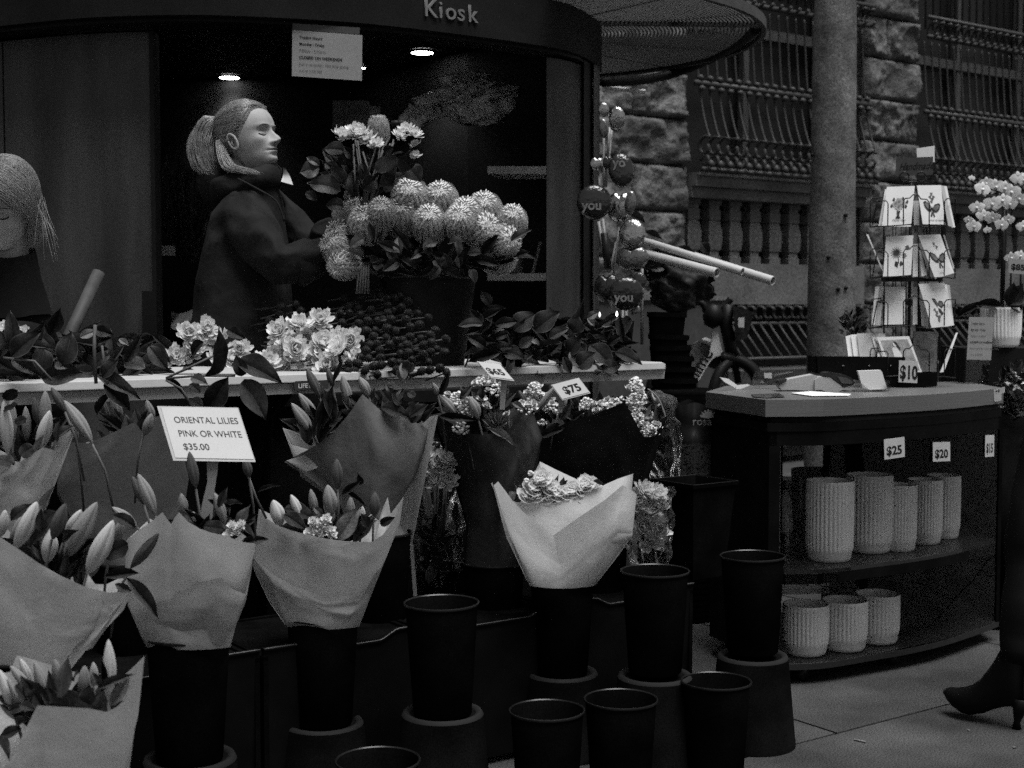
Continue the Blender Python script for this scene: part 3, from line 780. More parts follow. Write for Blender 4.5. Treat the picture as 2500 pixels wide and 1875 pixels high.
# ================================================================== leaf, bud and flower prototypes (unit length along Z)
def leaf_mesh(name, m, shape='lance', curl=.25, fold=.25, seed=0, nv=15, wav=.03, margin=True):
    us = [0, .035, .16, .3, .42, .48, .5, .52, .58, .7, .84, .965, 1]
    def wd(v):
        if shape == 'lance': return math.sin(math.pi * v ** .9) ** .9 * (1 - v ** 7) if 0 < v < 1 else 0
        if shape == 'oval': return math.sin(math.pi * v ** .82) ** .72 * (1 - .35 * v ** 4) * (1 - v ** 14) if 0 < v < 1 else 0
        return math.sqrt(max(0, 1 - (2 * v - 1) ** 2))
    def f(v, u):
        x = (u - .5) * wd(v); a = abs(u - .5) * 2
        vein = .010 * math.cos((v * 13 - a * 3.0) * math.pi) * (.15 < a < .9)
        y = -fold * abs(x) + curl * (v * v - v * .3) * .7 + wav * math.sin(v * 11 + seed + (2 if u > .5 else 0)) * a ** 2 + (.014 if a < .08 else 0) + vein + .03 * math.sin(seed * 3 + v * 5)
        return Vector((x + .05 * math.sin(v * 3 + seed), y, v - curl * .15 * v * v))
    b = MB(); n = len(us)
    vs = [f(j / (nv - 1), u) for j in range(nv) for u in us]
    for j in range(nv - 1):
        for i in range(n - 1):
            pass
    fs = [(j * n + i, j * n + i + 1, (j + 1) * n + i + 1, (j + 1) * n + i) for j in range(nv - 1) for i in range(n - 1)]
    b.add(vs, fs); b.mi = [1 if (i in (0, n - 2)) else 0 for j in range(nv - 1) for i in range(n - 1)]
    return b.mesh(name, [m, M_rimleaf], True)
LEAF = {}
for tone, m in (('d', M_leafd), ('m', M_leafm), ('l', M_leafl)):
    for k, (shp, cu1, fo) in enumerate((('lance', .3, .3), ('oval', .2, .25), ('lance', .6, .35), ('oval', -.25, .3), ('round', .1, .1))):
        LEAF[tone + str(k)] = leaf_mesh('leaf', m, shp, cu1, fo, k)
def bud_mesh(m, seed=0, open_=0.0):
    b = MB(); nr = 42
    prof = [(0.0, .07), (.04, .13), (.12, .27), (.28, .42), (.42, .49), (.55, .49), (.68, .43), (.8, .33), (.9, .21), (.97, .10), (1.0, .01)]
    vs = []; rows = 22
    for i in range(rows):
        v = i / (rows - 1); r = smooth_interp([(z, r) for z, r in prof], v)
        for k in range(nr):
            a = 2 * math.pi * k / nr
            rid = 1 + .12 * abs(math.cos(1.5 * a)) ** .5 + .025 * math.cos(12 * a) * (1 if v > .05 else 0) - .13 * math.exp(-((((a * 3 / math.pi) % 2) - 1) / .16) ** 2)
            bx_ = .05 * math.sin(v * 3 + seed)
            vs.append(Vector((r * rid * math.cos(a) + bx_, r * rid * math.sin(a), v)))
    fs = [(i * nr + k, i * nr + (k + 1) % nr, (i + 1) * nr + (k + 1) % nr, (i + 1) * nr + k) for i in range(rows - 1) for k in range(nr)]
    b.add(vs, fs); return b.mesh('lily_bud', m, True)
BUD = {'l': bud_mesh(M_budl, 0), 'm': bud_mesh(M_budm, 1), 'd': bud_mesh(M_budd, 2)}
CAMP = Vector((0, 0, H))
def set_leaf(parent, p0, p1, w, key, roll=0, name='leaf', face=None):
    p0 = Vector(p0); p1 = Vector(p1); L = (p1 - p0).length
    if L < 1e-4: return
    face = face or (CAMP - p0).normalized() + Vector((rnd(-.4, .4), rnd(-.2, .2), rnd(.0, .9)))
    M = basis(p0, p1 - p0, face, w, L, L)
    if roll: M = M @ Matrix.Rotation(roll, 4, 'Z')
    return put(name, LEAF[key], parent, M)
def set_bud(parent, p0, p1, w, key):
    L = (p1 - p0).length
    return put('lily_bud', BUD[key], parent, basis(p0, p1 - p0, CAMP - p0 + Vector((rnd(-.6, .6), 0, 0)), w, w, L))
def stemtube(parent, pts, r=.0028, m=None, name='stem'):
    b = MB(); b.tube(pts, r, 5); return part(name, b, m or M_stem, parent, True)

# ================================================================== paper wrapped bouquets
def wrap_sheet(parent, top, base, d, side, m, lp=None, rp=None, lift=0.0, seed=0, crump=.006, bulge=1.0, v0=0.0, name='paper_sheet'):
    """one sheet of the paper cone: photo outline of its upper edge, its own depth by a half cone; side -1 front, +1 back"""
    bx0, bx1, by = base
    nu, nv = 60, 34
    rf = random.Random(seed * 7 + 1); folds = []
    for k in range(6):
        an = rf.uniform(0, 3.14); px_, py_ = rf.uniform(.2, .8), rf.uniform(.25, .9); folds.append((math.cos(an), math.sin(an), px_ * math.cos(an) + py_ * math.sin(an), rf.choice((-1, 1)) * rf.uniform(.5, 1.2)))
    xs = [p[0] for p in top]; L0 = top[0]; L1 = top[-1]
    tot = xs[-1] - xs[0]
    cum = [0]
    for a, c in zip(top, top[1:]): cum.append(cum[-1] + math.hypot(c[0] - a[0], (c[1] - a[1]) * .5))
    us = sorted(set([c / cum[-1] for c in cum] + [i / (nu - 1) for i in range(nu)]))
    nu = len(us)
    def T(s):
        x = s * cum[-1]
        for i in range(len(top) - 1):
            if x <= cum[i + 1] + 1e-9:
                k = (x - cum[i]) / max(1e-9, cum[i + 1] - cum[i]); return (top[i][0] + (top[i + 1][0] - top[i][0]) * k, top[i][1] + (top[i + 1][1] - top[i][1]) * k)
        return top[-1]
    lx, rx = top[0][0], top[-1][0]
    def edge(pp, t, a, c):       # profile of a side: list of px points bottom->top, or straight
        if not pp: return (a[0] + (c[0] - a[0]) * t, a[1] + (c[1] - a[1]) * t)
        pts = [a] + list(pp) + [c]; k = t * (len(pts) - 1); i = min(int(k), len(pts) - 2); k -= i
        return (pts[i][0] + (pts[i + 1][0] - pts[i][0]) * k, pts[i][1] + (pts[i + 1][1] - pts[i][1]) * k)
    def f(si, v):
        s = us[int(round(si * (nu - 1)))]
        t = v0 + (1 - v0) * v
        tp = T(s); sag = 4 * s * (1 - s)
        bp = (bx0 + (bx1 - bx0) * s, by + (side < 0) * 7 * sag)
        x = bp[0] + (tp[0] - bp[0]) * t; y = bp[1] + (tp[1] - bp[1]) * t
        if lp:
            e = edge(lp, t, (bx0, by), L0); st = (bx0 + (lx - bx0) * t, by + (L0[1] - by) * t); wgt = (1 - s) ** 1.0
            x += (e[0] - st[0]) * wgt; y += (e[1] - st[1]) * wgt * .6
        if rp:
            e = edge(rp, t, (bx1, by), L1); st = (bx1 + (rx - bx1) * t, by + (L1[1] - by) * t); wgt = s
            x += (e[0] - st[0]) * wgt; y += (e[1] - st[1]) * wgt * .6
        hw = ((bx1 - bx0) + (rx - lx - (bx1 - bx0)) * t) / 2 / FOC * d
        prof_ = math.sqrt(max(0, 1 - (2 * s - 1) ** 2)) ** .8
        dep = d + side * hw * prof_ * (.8 if side < 0 else .6) * bulge + lift * side * (1)
        q = Vector((s * 3.2, t * 2.6, seed * 3.3))
        cr = noise.noise(q) * 1.6 + noise.noise(q * 2.3) * .4
        for (na, nb_, nc, am) in folds: cr += am * abs(s * na + t * nb_ - nc) * 5
        dep += cr * crump * (.35 + t)
        return P(x, y, dep)
    b = MB(); b.grid(f, nu, nv)
    return part(name, b, m, parent, True)
def bouquet(loc_px, d, label, cat='bouquet', group='paper wrapped lily bouquets', name='wrapped_lilies'):
    return thing(name, P(loc_px[0], loc_px[1], d), label, cat, group)
def mp(pts, f): return [f(*p) for p in pts]
def base_of(cx, y, d, D=.172): w_ = FOC * D / d / 2; return (cx - w_, cx + w_, y)
def bb(cx, y, d, lab, standlab=None, zdrop=.035):
    """the bucket under a bouquet"""
    q = P(cx, y, d); w_ = FOC * .175 / d
    z = q.z + zdrop
    o = put('flower_bucket', BM, None, Matrix.Translation((q.x, q.y, z - .265)) @ Matrix.Rotation(rnd(0, 6), 4, 'Z'))
    tag(o, lab, 'bucket', 'black flower buckets')
    if standlab:
        k = (z - .265) / .238
        o = put('upturned_bucket', SM, None, Matrix.Translation((q.x, q.y, 0)) @ Matrix.Diagonal((1, 1, k, 1)))
        tag(o, standlab, 'bucket', 'upturned buckets used as stands')
def fill_leaves(root, cx, cy, d, rx, ry, n, Lr=(.05, .1), keys='dm', wr=(.02, .035), up=.6, dd=.06, shapes=(0, 1, 2, 3)):
    """leafy filling of a bouquet mouth"""
    for i in range(n):
        a = rnd(0, 6.28); r = math.sqrt(random.random())
        q = P(cx + rx * r * math.cos(a), cy + ry * r * math.sin(a), d + rnd(-dd, dd))
        dirn = Vector((math.cos(a) * r * .9 + rnd(-.3, .3), rnd(-.5, .3), up + rnd(-.3, .5))).normalized()
        L = rnd(*Lr); set_leaf(root, q - dirn * L * .5, q + dirn * L * .5, rnd(*wr), random.choice(keys) + str(random.choice(shapes)))
def buds(root, f, d, lst, dj=.03):
    for (tx_, ty_, bx_, by_, w_, k) in lst:
        dd = d + rnd(-dj, dj); s = 1 / (f(1, 0)[0] - f(0, 0)[0])
        t = P(*f(tx_, ty_), dd - .01); b_ = P(*f(bx_, by_), dd + .01)
        ww = w_ / s / FOC * dd
        set_bud(root, b_, t, ww * .84, k)
        dn = (b_ - t).normalized()
        stemtube(root, [b_ + dn * .002, b_ + dn * .05 + Vector((0, .01, -.02)), b_ + dn * .08 + Vector((0, .02, -.09))])
def leaves(root, f, d, lst, dj=.02):
    for (tx_, ty_, bx_, by_, w_, k) in lst:
        dd = d + rnd(-dj, dj); s = 1 / (f(1, 0)[0] - f(0, 0)[0])
        set_leaf(root, P(*f(bx_, by_), dd + rnd(-.015, .015)), P(*f(tx_, ty_), dd + rnd(-.03, .01)), w_ / s / FOC * dd * .98, k)

def mum_mesh(seed, petals=52, wm=1.0, m=None):
    b = MB(); rs = random.Random(seed)
    for i in range(petals):
        t = i / petals; a = i * 2.39996; el = .02 + 1.3 * (1 - t) ** 1.1
        L = .62 + .38 * t; L *= rs.uniform(.72, 1.12); wd = .19 * wm * rs.uniform(.8, 1.2); a += rs.uniform(-.25, .25); el += rs.uniform(-.22, .22)
        ax = Vector((math.cos(a), math.sin(a), 0))
        tilt = el
        def f(u, v):
            w_ = wd * (math.sin(math.pi * min(1, v * .62 + .08)) if v < .97 else .45) * (u - .5)
            r = L * v; bend = tilt + .25 * v * v - .1
            pr = math.cos(bend) * r; pz = math.sin(bend) * r + .12 * abs(u - .5) * wd * 4
            sd = Vector((-ax.y, ax.x, 0))
            return ax * (pr + .05) + sd * w_ * 2 + Vector((0, 0, pz))
        b.grid(f, 4, 5, 0 if t > .2 else 1)
    return b.mesh('flower_head', [m or M_petal, m or M_petal], True)
MUM = [mum_mesh(i) for i in range(3)]
def mum(root, q, r, d=None, k=None):
    dn = d or Vector((rnd(-.7, .7), rnd(-1.1, -.3), rnd(.1, .9)))
    put('flower_head', MUM[k if k is not None else random.randrange(3)], root, basis(q, dn, Vector((rnd(-1, 1), 0, rnd(-1, 1))), r, r, r))
# B1 far left, at the table
r1 = bouquet((0, 1180), 3.18, 'pale lily bouquet at the left edge directly below the table edge')
bs = base_of(0, 1290, 3.18)
wrap_sheet(r1, mp([(-260, 980), (-120, 1050), (0, 1072), (100, 1022), (250, 928), (330, 952), (400, 860), (456, 790)], fA), bs, 3.18, -1, M_paper, rp=mp([(330, 1050)], fA), seed=1)
wrap_sheet(r1, mp([(-260, 980), (-100, 900), (30, 960), (100, 880), (185, 870), (300, 900), (380, 850), (456, 790)], fA), bs, 3.18, 1, M_paper, seed=2)
buds(r1, fA, 3.12, [(20, 655, 45, 970, 84, 'l'), (265, 600, 250, 830, 78, 'm'), (288, 715, 215, 960, 92, 'l'), (372, 655, 530, 905, 86, 'm'), (298, 580, 372, 720, 56, 'd'), (65, 640, 70, 900, 60, 'm')])
leaves(r1, fA, 3.1, [(100, 600, 25, 650, 70, 'd4'), (100, 680, 20, 715, 60, 'd4'), (155, 760, 85, 790, 60, 'd4'), (190, 920, 120, 980, 90, 'm4'), (80, 1020, -20, 1000, 90, 'd4'), (420, 800, 340, 860, 60, 'm1'), (340, 760, 330, 900, 50, 'm0'), (250, 850, 210, 980, 60, 'l2')])
fill_leaves(r1, 60, 1060, 3.2, 110, 45, 26)
bb(0, 1290, 3.18, 'black bucket holding the lily bouquet at the left edge')
buds(r1, fA, 3.16, [(150, 690, 150, 900, 60, 'm'), (420, 760, 440, 900, 50, 'm'), (200, 640, 215, 800, 50, 'd')])
# B2 behind the lily sign
r2 = bouquet((300, 1150), 3.33, 'brown paper wrapped lilies directly behind the oriental lilies sign')
bs = base_of(310, 1400, 3.33)
wrap_sheet(r2, mp([(330, 1010), (420, 900), (510, 907), (640, 850), (780, 782), (822, 840), (930, 765), (1010, 840), (1060, 960), (1092, 1112)], fA), bs, 3.33, -1, M_paper2, lp=mp([(430, 1400), (330, 1180)], fA), rp=mp([(920, 1400), (1070, 1230)], fA), seed=3, crump=.008)
wrap_sheet(r2, mp([(330, 1010), (500, 900), (640, 870), (800, 850), (930, 840), (1060, 960), (1092, 1112)], fA), bs, 3.33, 1, M_paper2, seed=4)
buds(r2, fA, 3.4, [(650, 612, 690, 812, 76, 'm'), (850, 655, 880, 790, 60, 'm'), (590, 640, 625, 800, 50, 'd')])
buds(r2, fA, 3.12, [(880, 735, 830, 860, 66, 'm')])
leaves(r2, fA, 3.38, [(560, 820, 600, 900, 40, 'm1'), (740, 900, 650, 760, 60, 'd2'), (640, 590, 560, 740, 60, 'd2')])
fill_leaves(r2, 330, 1045, 3.36, 80, 22, 18)
bb(310, 1400, 3.33, 'black bucket holding the brown wrapped lilies behind the sign')
# B3 centre, behind
r3 = bouquet((880, 1150), 3.67, 'large brown paper wrapped lily bouquet below the middle of the table')
bs = base_of(925, 1330, 3.67)
wrap_sheet(r3, mp([(285, 1590), (500, 1480), (640, 1380), (750, 1250), (860, 1092), (1000, 1218), (1130, 1250), (1220, 1285), (1340, 1345), (1416, 1245)], fC), bs, 3.67, -1, M_paper2, lp=[fM(740, 1095), fM(690, 1045)], rp=[fM(850, 1120), fM(900, 1050)], seed=5, crump=.009)
wrap_sheet(r3, mp([(272, 1340), (420, 1390), (620, 1410), (760, 1300), (1000, 1218), (1200, 1290), (1416, 1245)], fC), bs, 3.67, 1, M_paper, lp=[fM(740, 1095), fM(650, 1045)], seed=6)
wrap_sheet(r3, mp([(272, 1345), (440, 1395), (600, 1408), (480, 1500), (420, 1545), (300, 1580)], fC), bs, 3.66, -1, M_paper, seed=16, v0=.86, bulge=.6)
buds(r3, fC, 3.62, [(392, 1083, 525, 1290, 84, 'm'), (337, 1155, 495, 1395, 96, 'm'), (452, 900, 545, 1120, 80, 'd'), (712, 955, 762, 1205, 86, 'm'), (838, 965, 905, 1115, 84, 'm'), (605, 905, 640, 1040, 60, 'd')])
leaves(r3, fC, 3.6, [(640, 1000, 540, 1380, 110, 'd0'), (590, 1010, 640, 1300, 100, 'd2'), (720, 830, 640, 1010, 40, 'd0'), (730, 1240, 560, 1330, 90, 'd1'), (1000, 1060, 1080, 1160, 90, 'm4'), (1130, 1180, 1090, 1060, 70, 'd4'), (950, 1060, 990, 1140, 60, 'd1'), (1220, 1260, 1000, 1180, 120, 'd1'), (1250, 1110, 1190, 1080, 60, 'd4'), (1350, 1150, 1200, 1260, 90, 'd0'), (1390, 1180, 1300, 1300, 60, 'd1'), (1030, 1010, 1070, 1080, 60, 'm1'), (1150, 850, 1160, 985, 70, 'l1'), (1110, 920, 1180, 985, 60, 'l4'), (1200, 850, 1170, 960, 90, 'm4'), (1110, 1010, 1050, 1040, 60, 'd4'), (1240, 870, 1190, 920, 70, 'm4'), (1160, 1040, 1120, 1150, 60, 'm1')])
fill_leaves(r3, 930, 1000, 3.66, 110, 30, 40, (.05, .1))
fill_leaves(r3, 760, 1040, 3.66, 60, 30, 18)
bb(925, 1330, 3.67, 'black bucket holding the large brown wrapped lily bouquet')
# B4 dark brown wrap with lilies and small white blossom
r4 = bouquet((1190, 1150), 3.83, 'dark paper wrapped mixed bouquet with lilies under the $65 tag', group='dark wrapped mixed bouquets', name='mixed_bouquet')
bs = base_of(1205, 1400, 3.83, .16)
wrap_sheet(r4, mp([(2, 868), (60, 872), (160, 930), (230, 985), (350, 1000), (440, 990), (500, 930), (648, 802), (700, 860), (730, 930), (762, 1022)], fD), bs, 3.83, -1, mat('wrap_dark_brown', .02, .8, .2, 5, .4, 14, bdist=.012), lp=mp([(250, 1660), (150, 1300)], fD), rp=mp([(600, 1400), (700, 1180)], fD), seed=7, crump=.009)
wrap_sheet(r4, mp([(2, 868), (200, 820), (400, 800), (600, 830), (762, 1022)], fD), bs, 3.83, 1, M_paperd, lp=mp([(250, 1660), (150, 1300)], fD), seed=8)
wrap_sheet(r4, mp([(360, 1010), (500, 925), (645, 810), (700, 866), (755, 1024)], fD), (fD(560, 0)[0], fD(640, 0)[0], fD(0, 1250)[1]), 3.78, -1, mat('wrap_mid_brown', .055, .8, .15, 5, .4, 14, transl=.2, bdist=.012), seed=9, bulge=.9)
buds(r4, fD, 3.74, [(62, 725, 175, 865, 72, 'm'), (268, 740, 325, 895, 84, 'm'), (20, 648, 50, 735, 46, 'm')])
leaves(r4, fD, 3.72, [(600, 1060, 380, 950, 70, 'l2'), (135, 560, 60, 740, 50, 'd0'), (330, 900, 60, 870, 60, 'd1'), (345, 660, 350, 760, 50, 'd1'), (450, 700, 420, 800, 60, 'd0'), (540, 860, 540, 960, 30, 'l0'), (290, 660, 200, 760, 50, 'm1'), (520, 700, 480, 840, 50, 'd1'), (640, 830, 560, 780, 50, 'm1')])
# pale spiky flower
b = MB(); cpos = P(*fD(450, 900), 3.7)
lf = LEAF['l0']
for i in range(16):
    a = -1.3 + 2.6 * i / 15; e = P(*fD(450 + 105 * math.sin(a), 900 - 70 * math.cos(a) + rnd(-10, 10)), 3.68)
    set_leaf(r4, cpos + Vector((rnd(-.01, .01), 0, -.02)), e, .016, 'l0', name='bract')
for i in range(12):
    e = P(*fD(rnd(350, 450), rnd(720, 860)), 3.74); set_leaf(r4, P(*fD(420, 900), 3.76), e, .015, 'l0', name='bract')
def blossoms(root, f, d, areas, r=(.0022, .0052), dj=.02, name='blossom_cluster', m=None):
    b = MB()
    for (x, y, rx, ry, n) in areas:
        for i in range(int(n * 1.7)):
            a = rnd(0, 6.28); k = math.sqrt(random.random())
            q = P(*f(x + rx * k * math.cos(a), y + ry * k * math.sin(a)), d + rnd(-dj, dj)); rr = rnd(*r)
            b.lathe([(0, -rr), (rr * .75, -rr * .6), (rr, 0), (rr * .8, rr * .55), (rr * .3, rr * .8), (0, rr * .6)], 8, q, M=Matrix.Rotation(rnd(0, 3), 3, (rnd(-1, 1), rnd(-1, 1), rnd(-1, 1))) if False else None)
    o = part(name, b, m or M_blos, root, True); o['kind'] = 'stuff'; return o
blossoms(r4, fD, 3.74, [(340, 640, 30, 30, 14), (440, 700, 30, 40, 14), (200, 760, 60, 50, 60), (220, 850, 60, 45, 45), (210, 950, 60, 45, 30), (480, 915, 40, 20, 10), (640, 830, 50, 40, 16)])
SMB = mum_mesh(23, 26, 1.5, M_blos)
for i in range(46):
    x, y = random.choice(((220, 790), (230, 860), (440, 690), (360, 660), (480, 900), (640, 820), (330, 780), (150, 760)))
    put('small_blossom', SMB, r4, basis(P(*fD(x + rnd(-60, 60), y + rnd(-45, 45)), 3.76 + rnd(-.03, .03)), Vector((rnd(-.7, .7), -.6, rnd(.3, 1))), None, .014, .014, .014))
fill_leaves(r4, fD(330, 850)[0], fD(330, 830)[1], 3.82, 95, 35, 34)
bb(1205, 1400, 3.83, 'black bucket holding the dark wrapped bouquet under the $65 tag')
# B5 black wrap
r5 = bouquet((1460, 1100), 4.05, 'black paper wrapped bouquet of small white blossom under the $75 tag', group='dark wrapped mixed bouquets', name='mixed_bouquet')
bs = base_of(1462, 1330, 4.05)
wrap_sheet(r5, mp([(740, 1040), (860, 950), (980, 885), (1050, 882), (1180, 832), (1310, 780), (1360, 860), (1400, 940), (1445, 1020), (1520, 1005), (1602, 872)], fD), bs, 4.05, -1, M_paperk, lp=mp([(850, 1400), (700, 1200)], fD), rp=mp([(1400, 1400), (1480, 1150)], fD), seed=10)
wrap_sheet(r5, mp([(740, 1040), (900, 900), (1100, 860), (1300, 860), (1500, 930), (1602, 872)], fD), bs, 4.05, 1, M_paperk, seed=11)
buds(r5, fD, 3.92, [(852, 668, 706, 852, 54, 'm'), (925, 718, 870, 850, 50, 'l'), (600, 700, 650, 800, 50, 'd')])
leaves(r5, fD, 3.9, [(915, 960, 750, 1010, 70, 'd3'), (960, 770, 880, 900, 60, 'm0'), (1050, 830, 960, 900, 60, 'd1'), (760, 1000, 880, 930, 60, 'd2')])
blossoms(r5, fD, 4.0, [(700, 690, 45, 40, 40), (720, 760, 70, 60, 80), (810, 820, 50, 30, 24), (1060, 790, 50, 40, 34), (1210, 800, 50, 20, 18), (1400, 880, 40, 70, 60), (1480, 980, 60, 40, 50), (760, 915, 40, 20, 14), (1390, 660, 40, 30, 20), (1380, 770, 60, 50, 50), (1300, 770, 50, 30, 20)], dj=.03)
for i in range(64):
    x, y = random.choice(((700, 700), (740, 770), (820, 810), (1060, 790), (1210, 800), (1390, 840), (1440, 920), (1500, 970), (1380, 730), (1120, 830)))
    put('small_blossom', SMB, r5, basis(P(*fD(x + rnd(-50, 50), y + rnd(-40, 40)), 4.02 + rnd(-.03, .03)), Vector((rnd(-.7, .7), -.6, rnd(.3, 1))), None, .014, .014, .014))
fill_leaves(r5, fD(1100, 0)[0], fD(0, 850)[1], 4.05, 130, 28, 40)
bb(1462, 1330, 4.05, 'black bucket holding the black wrapped bouquet under the $75 tag')
# B6 left front
r6 = bouquet((60, 1450), 2.72, 'widest pale lily bouquet at left, with fat white buds over the brown paper')
bs = base_of(60, 1640, 2.72)
wrap_sheet(r6, mp([(-60, 1080), (0, 1160), (40, 1186), (80, 1214), (130, 1243), (185, 1268), (235, 1280), (265, 1278), (291, 1266)], fM), bs, 2.72, -1, M_paper, rp=mp([(530, 780), (640, 690), (740, 600)], fB), seed=12, crump=.007)
wrap_sheet(r6, mp([(-60, 1080), (60, 1180), (132, 1208), (165, 1195), (190, 1262), (230, 1262), (264, 1246), (280, 1268), (291, 1266)], fM), bs, 2.72, 1, M_paper, seed=13)
wrap_sheet(r6, mp([(190, 1240), (210, 1268), (225, 1300), (255, 1300), (291, 1266)], fM), (fM(150, 0)[0], fM(200, 0)[0], fM(0, 1400)[1]), 2.66, -1, M_paper, seed=21, bulge=.5)
buds(r6, fA, 2.66, [(213, 1243, 88, 1515, 115, 'l'), (383, 1255, 300, 1460, 90, 'd'), (566, 1248, 368, 1570, 130, 'm'), (655, 1350, 505, 1660, 125, 'l'), (287, 1400, 272, 1600, 108, 'l')])
buds(r6, fA, 2.72, [(130, 1330, 60, 1500, 70, 'm'), (470, 1290, 380, 1440, 80, 'l'), (720, 1330, 650, 1500, 70, 'm'), (30, 1290, 0, 1450, 70, 'l')])
leaves(r6, fA, 2.68, [(500, 1570, 460, 1760, 90, 'd1'), (590, 1560, 740, 1480, 130, 'd4'), (180, 1250, 60, 1350, 80, 'd1'), (300, 1160, 250, 1290, 60, 'l1'), (240, 1280, 250, 1420, 70, 'm3'), (150, 1500, 330, 1300, 120, 'd1'), (440, 1400, 360, 1480, 80, 'd0'), (640, 1300, 780, 1400, 80, 'd1')])
leaves(r6, fB, 2.62, [(860, 355, 620, 385, 70, 'd2'), (980, 650, 760, 390, 90, 'm2'), (800, 480, 690, 430, 60, 'm0')])
fill_leaves(r6, 130, 1350, 2.74, 120, 60, 44)
bb(60, 1640, 2.72, 'black bucket under the widest pale lily bouquet', 'upturned bucket stand under the widest pale lily bouquet')
# B7
r7 = bouquet((465, 1400), 2.89, 'pale paper wrapped lilies standing just below the oriental lilies sign')
bs = base_of(460, 1580, 2.89)
wrap_sheet(r7, mp([(755, 175), (830, 110), (905, 60), (975, 0), (1005, 45), (1028, 72), (1050, 30), (1075, 0), (1130, 60), (1200, 100), (1270, 125), (1350, 140), (1440, 178), (1535, 190)], fB), bs, 2.89, -1, M_paper, lp=mp([(840, 780), (765, 600), (750, 400)], fB), rp=mp([(1400, 760), (1475, 560), (1505, 400)], fB), seed=14, crump=.005)
wrap_sheet(r7, mp([(755, 175), (900, 40), (1028, 100), (1150, 80), (1300, 60), (1440, 120), (1535, 190)], fB), bs, 2.89, 1, M_paper, seed=15)
wrap_sheet(r7, mp([(770, 300), (880, 400), (960, 452), (1100, 458), (1200, 420), (1330, 395), (1400, 465), (1480, 498), (1535, 200)], fB), bs, 2.885, -1, M_paper, lp=mp([(840, 780), (770, 600)], fB), rp=mp([(1400, 760), (1475, 540)], fB), seed=17, lift=.006, crump=.004)
buds(r7, fA, 2.84, [(800, 1080, 895, 1320, 84, 'm'), (768, 1095, 830, 1260, 60, 'd'), (650, 1273, 790, 1390, 66, 'm'), (1098, 952, 1132, 1165, 70, 'd'), (1050, 1195, 1065, 1330, 64, 'm'), (1242, 1190, 1300, 1375, 66, 'm'), (1120, 1300, 1110, 1400, 40, 'l')])
buds(r7, fA, 2.74, [(922, 1430, 755, 1625, 78, 'd')])
leaves(r7, fA, 2.84, [(1445, 1250, 1370, 1400, 70, 'm0'), (1560, 1460, 1400, 1470, 60, 'd1'), (1490, 1465, 1380, 1360, 40, 'm0'), (1300, 1400, 1180, 1390, 90, 'd4'), (1350, 1330, 1200, 1230, 40, 'd2'), (1410, 1240, 1300, 1260, 40, 'd2'), (1320, 1150, 1260, 1280, 50, 'd2')])
for (x, y) in ((1345, 1385), (1385, 1395), (1365, 1420), (1320, 1440), (1400, 1380)): put('small_blossom', MUM[0], r7, basis(P(*fA(x, y), 2.80), Vector((rnd(-.5, .5), -.7, .6)), None, .013, .013, .013))
fill_leaves(r7, 500, 1290, 2.9, 90, 26, 34)
bb(460, 1588, 2.89, 'black bucket under the lilies below the sign', 'upturned bucket stand under the lilies below the sign')
# B8
r8 = bouquet((790, 1400), 3.34, 'pale paper wrapped lilies with half open buds in the middle of the display')
bs = base_of(788, 1530, 3.34)
wrap_sheet(r8, mp([(68, 305), (110, 355), (160, 388), (230, 415), (300, 434), (380, 452), (440, 463), (560, 477), (660, 478), (715, 440), (745, 405), (790, 330), (825, 240)], fE), bs, 3.34, -1, M_paper, lp=mp([(120, 800), (38, 620), (50, 450)], fE), rp=mp([(650, 780), (735, 540), (805, 360)], fE), seed=18, crump=.005)
wrap_sheet(r8, mp([(68, 305), (200, 360), (400, 400), (520, 440), (590, 390), (655, 332), (700, 370), (720, 290), (742, 243), (757, 330), (825, 240)], fE), bs, 3.34, 1, M_paper, seed=19)
wrap_sheet(r8, mp([(40, 560), (130, 640), (250, 705), (420, 768), (500, 760), (610, 750), (680, 640), (735, 520)], fE), bs, 3.335, -1, M_paper, seed=20, lift=.006, crump=.004)
buds(r8, fE, 3.28, [(142, 258, 180, 400, 84, 'l'), (235, 230, 290, 370, 60, 'l'), (430, 178, 445, 340, 84, 'm'), (415, 235, 450, 380, 60, 'l'), (478, 42, 478, 200, 66, 'd'), (678, 218, 668, 345, 64, 'd')])
buds(r8, fA, 3.2, [(1420, 990, 1440, 1105, 62, 'd')])
stemtube(r8, [P(*fA(1440, 1105), 3.22), P(*fA(1480, 1220), 3.24), P(*fA(1540, 1340), 3.26)], .003)
stemtube(r8, [P(*fE(478, 200), 3.3), P(*fE(485, 300), 3.3), P(*fE(470, 430), 3.3)], .003)
buds(r8, fE, 3.34, [(550, 240, 540, 380, 54, 'm'), (340, 200, 360, 340, 50, 'm'), (610, 290, 600, 400, 44, 'l')])
leaves(r8, fE, 3.27, [(600, 290, 475, 460, 110, 'l1'), (190, 160, 60, 220, 20, 'd2'), (440, 400, 350, 350, 60, 'm1'), (375, 350, 200, 300, 100, 'd1'), (320, 410, 200, 330, 80, 'd1'), (610, 150, 500, 230, 40, 'd0'), (585, 120, 600, 180, 40, 'd0'), (780, 350, 700, 380, 50, 'd1'), (635, 290, 520, 210, 30, 'd2'), (350, 290, 400, 340, 40, 'm1'), (600, 330, 640, 400, 60, 'd3')])
for (x, y) in ((355, 375), (390, 380), (420, 360), (410, 400), (440, 420), (370, 420), (330, 430), (400, 435), (450, 440)): put('small_blossom', MUM[1], r8, basis(P(*fE(x, y), 3.24), Vector((rnd(-.5, .5), -.7, .6)), None, .016, .016, .016))
fill_leaves(r8, 800, 1290, 3.34, 100, 22, 36)
bb(788, 1535, 3.34, 'black bucket under the lilies in the middle of the display', 'upturned bucket stand under the lilies in the middle of the display')
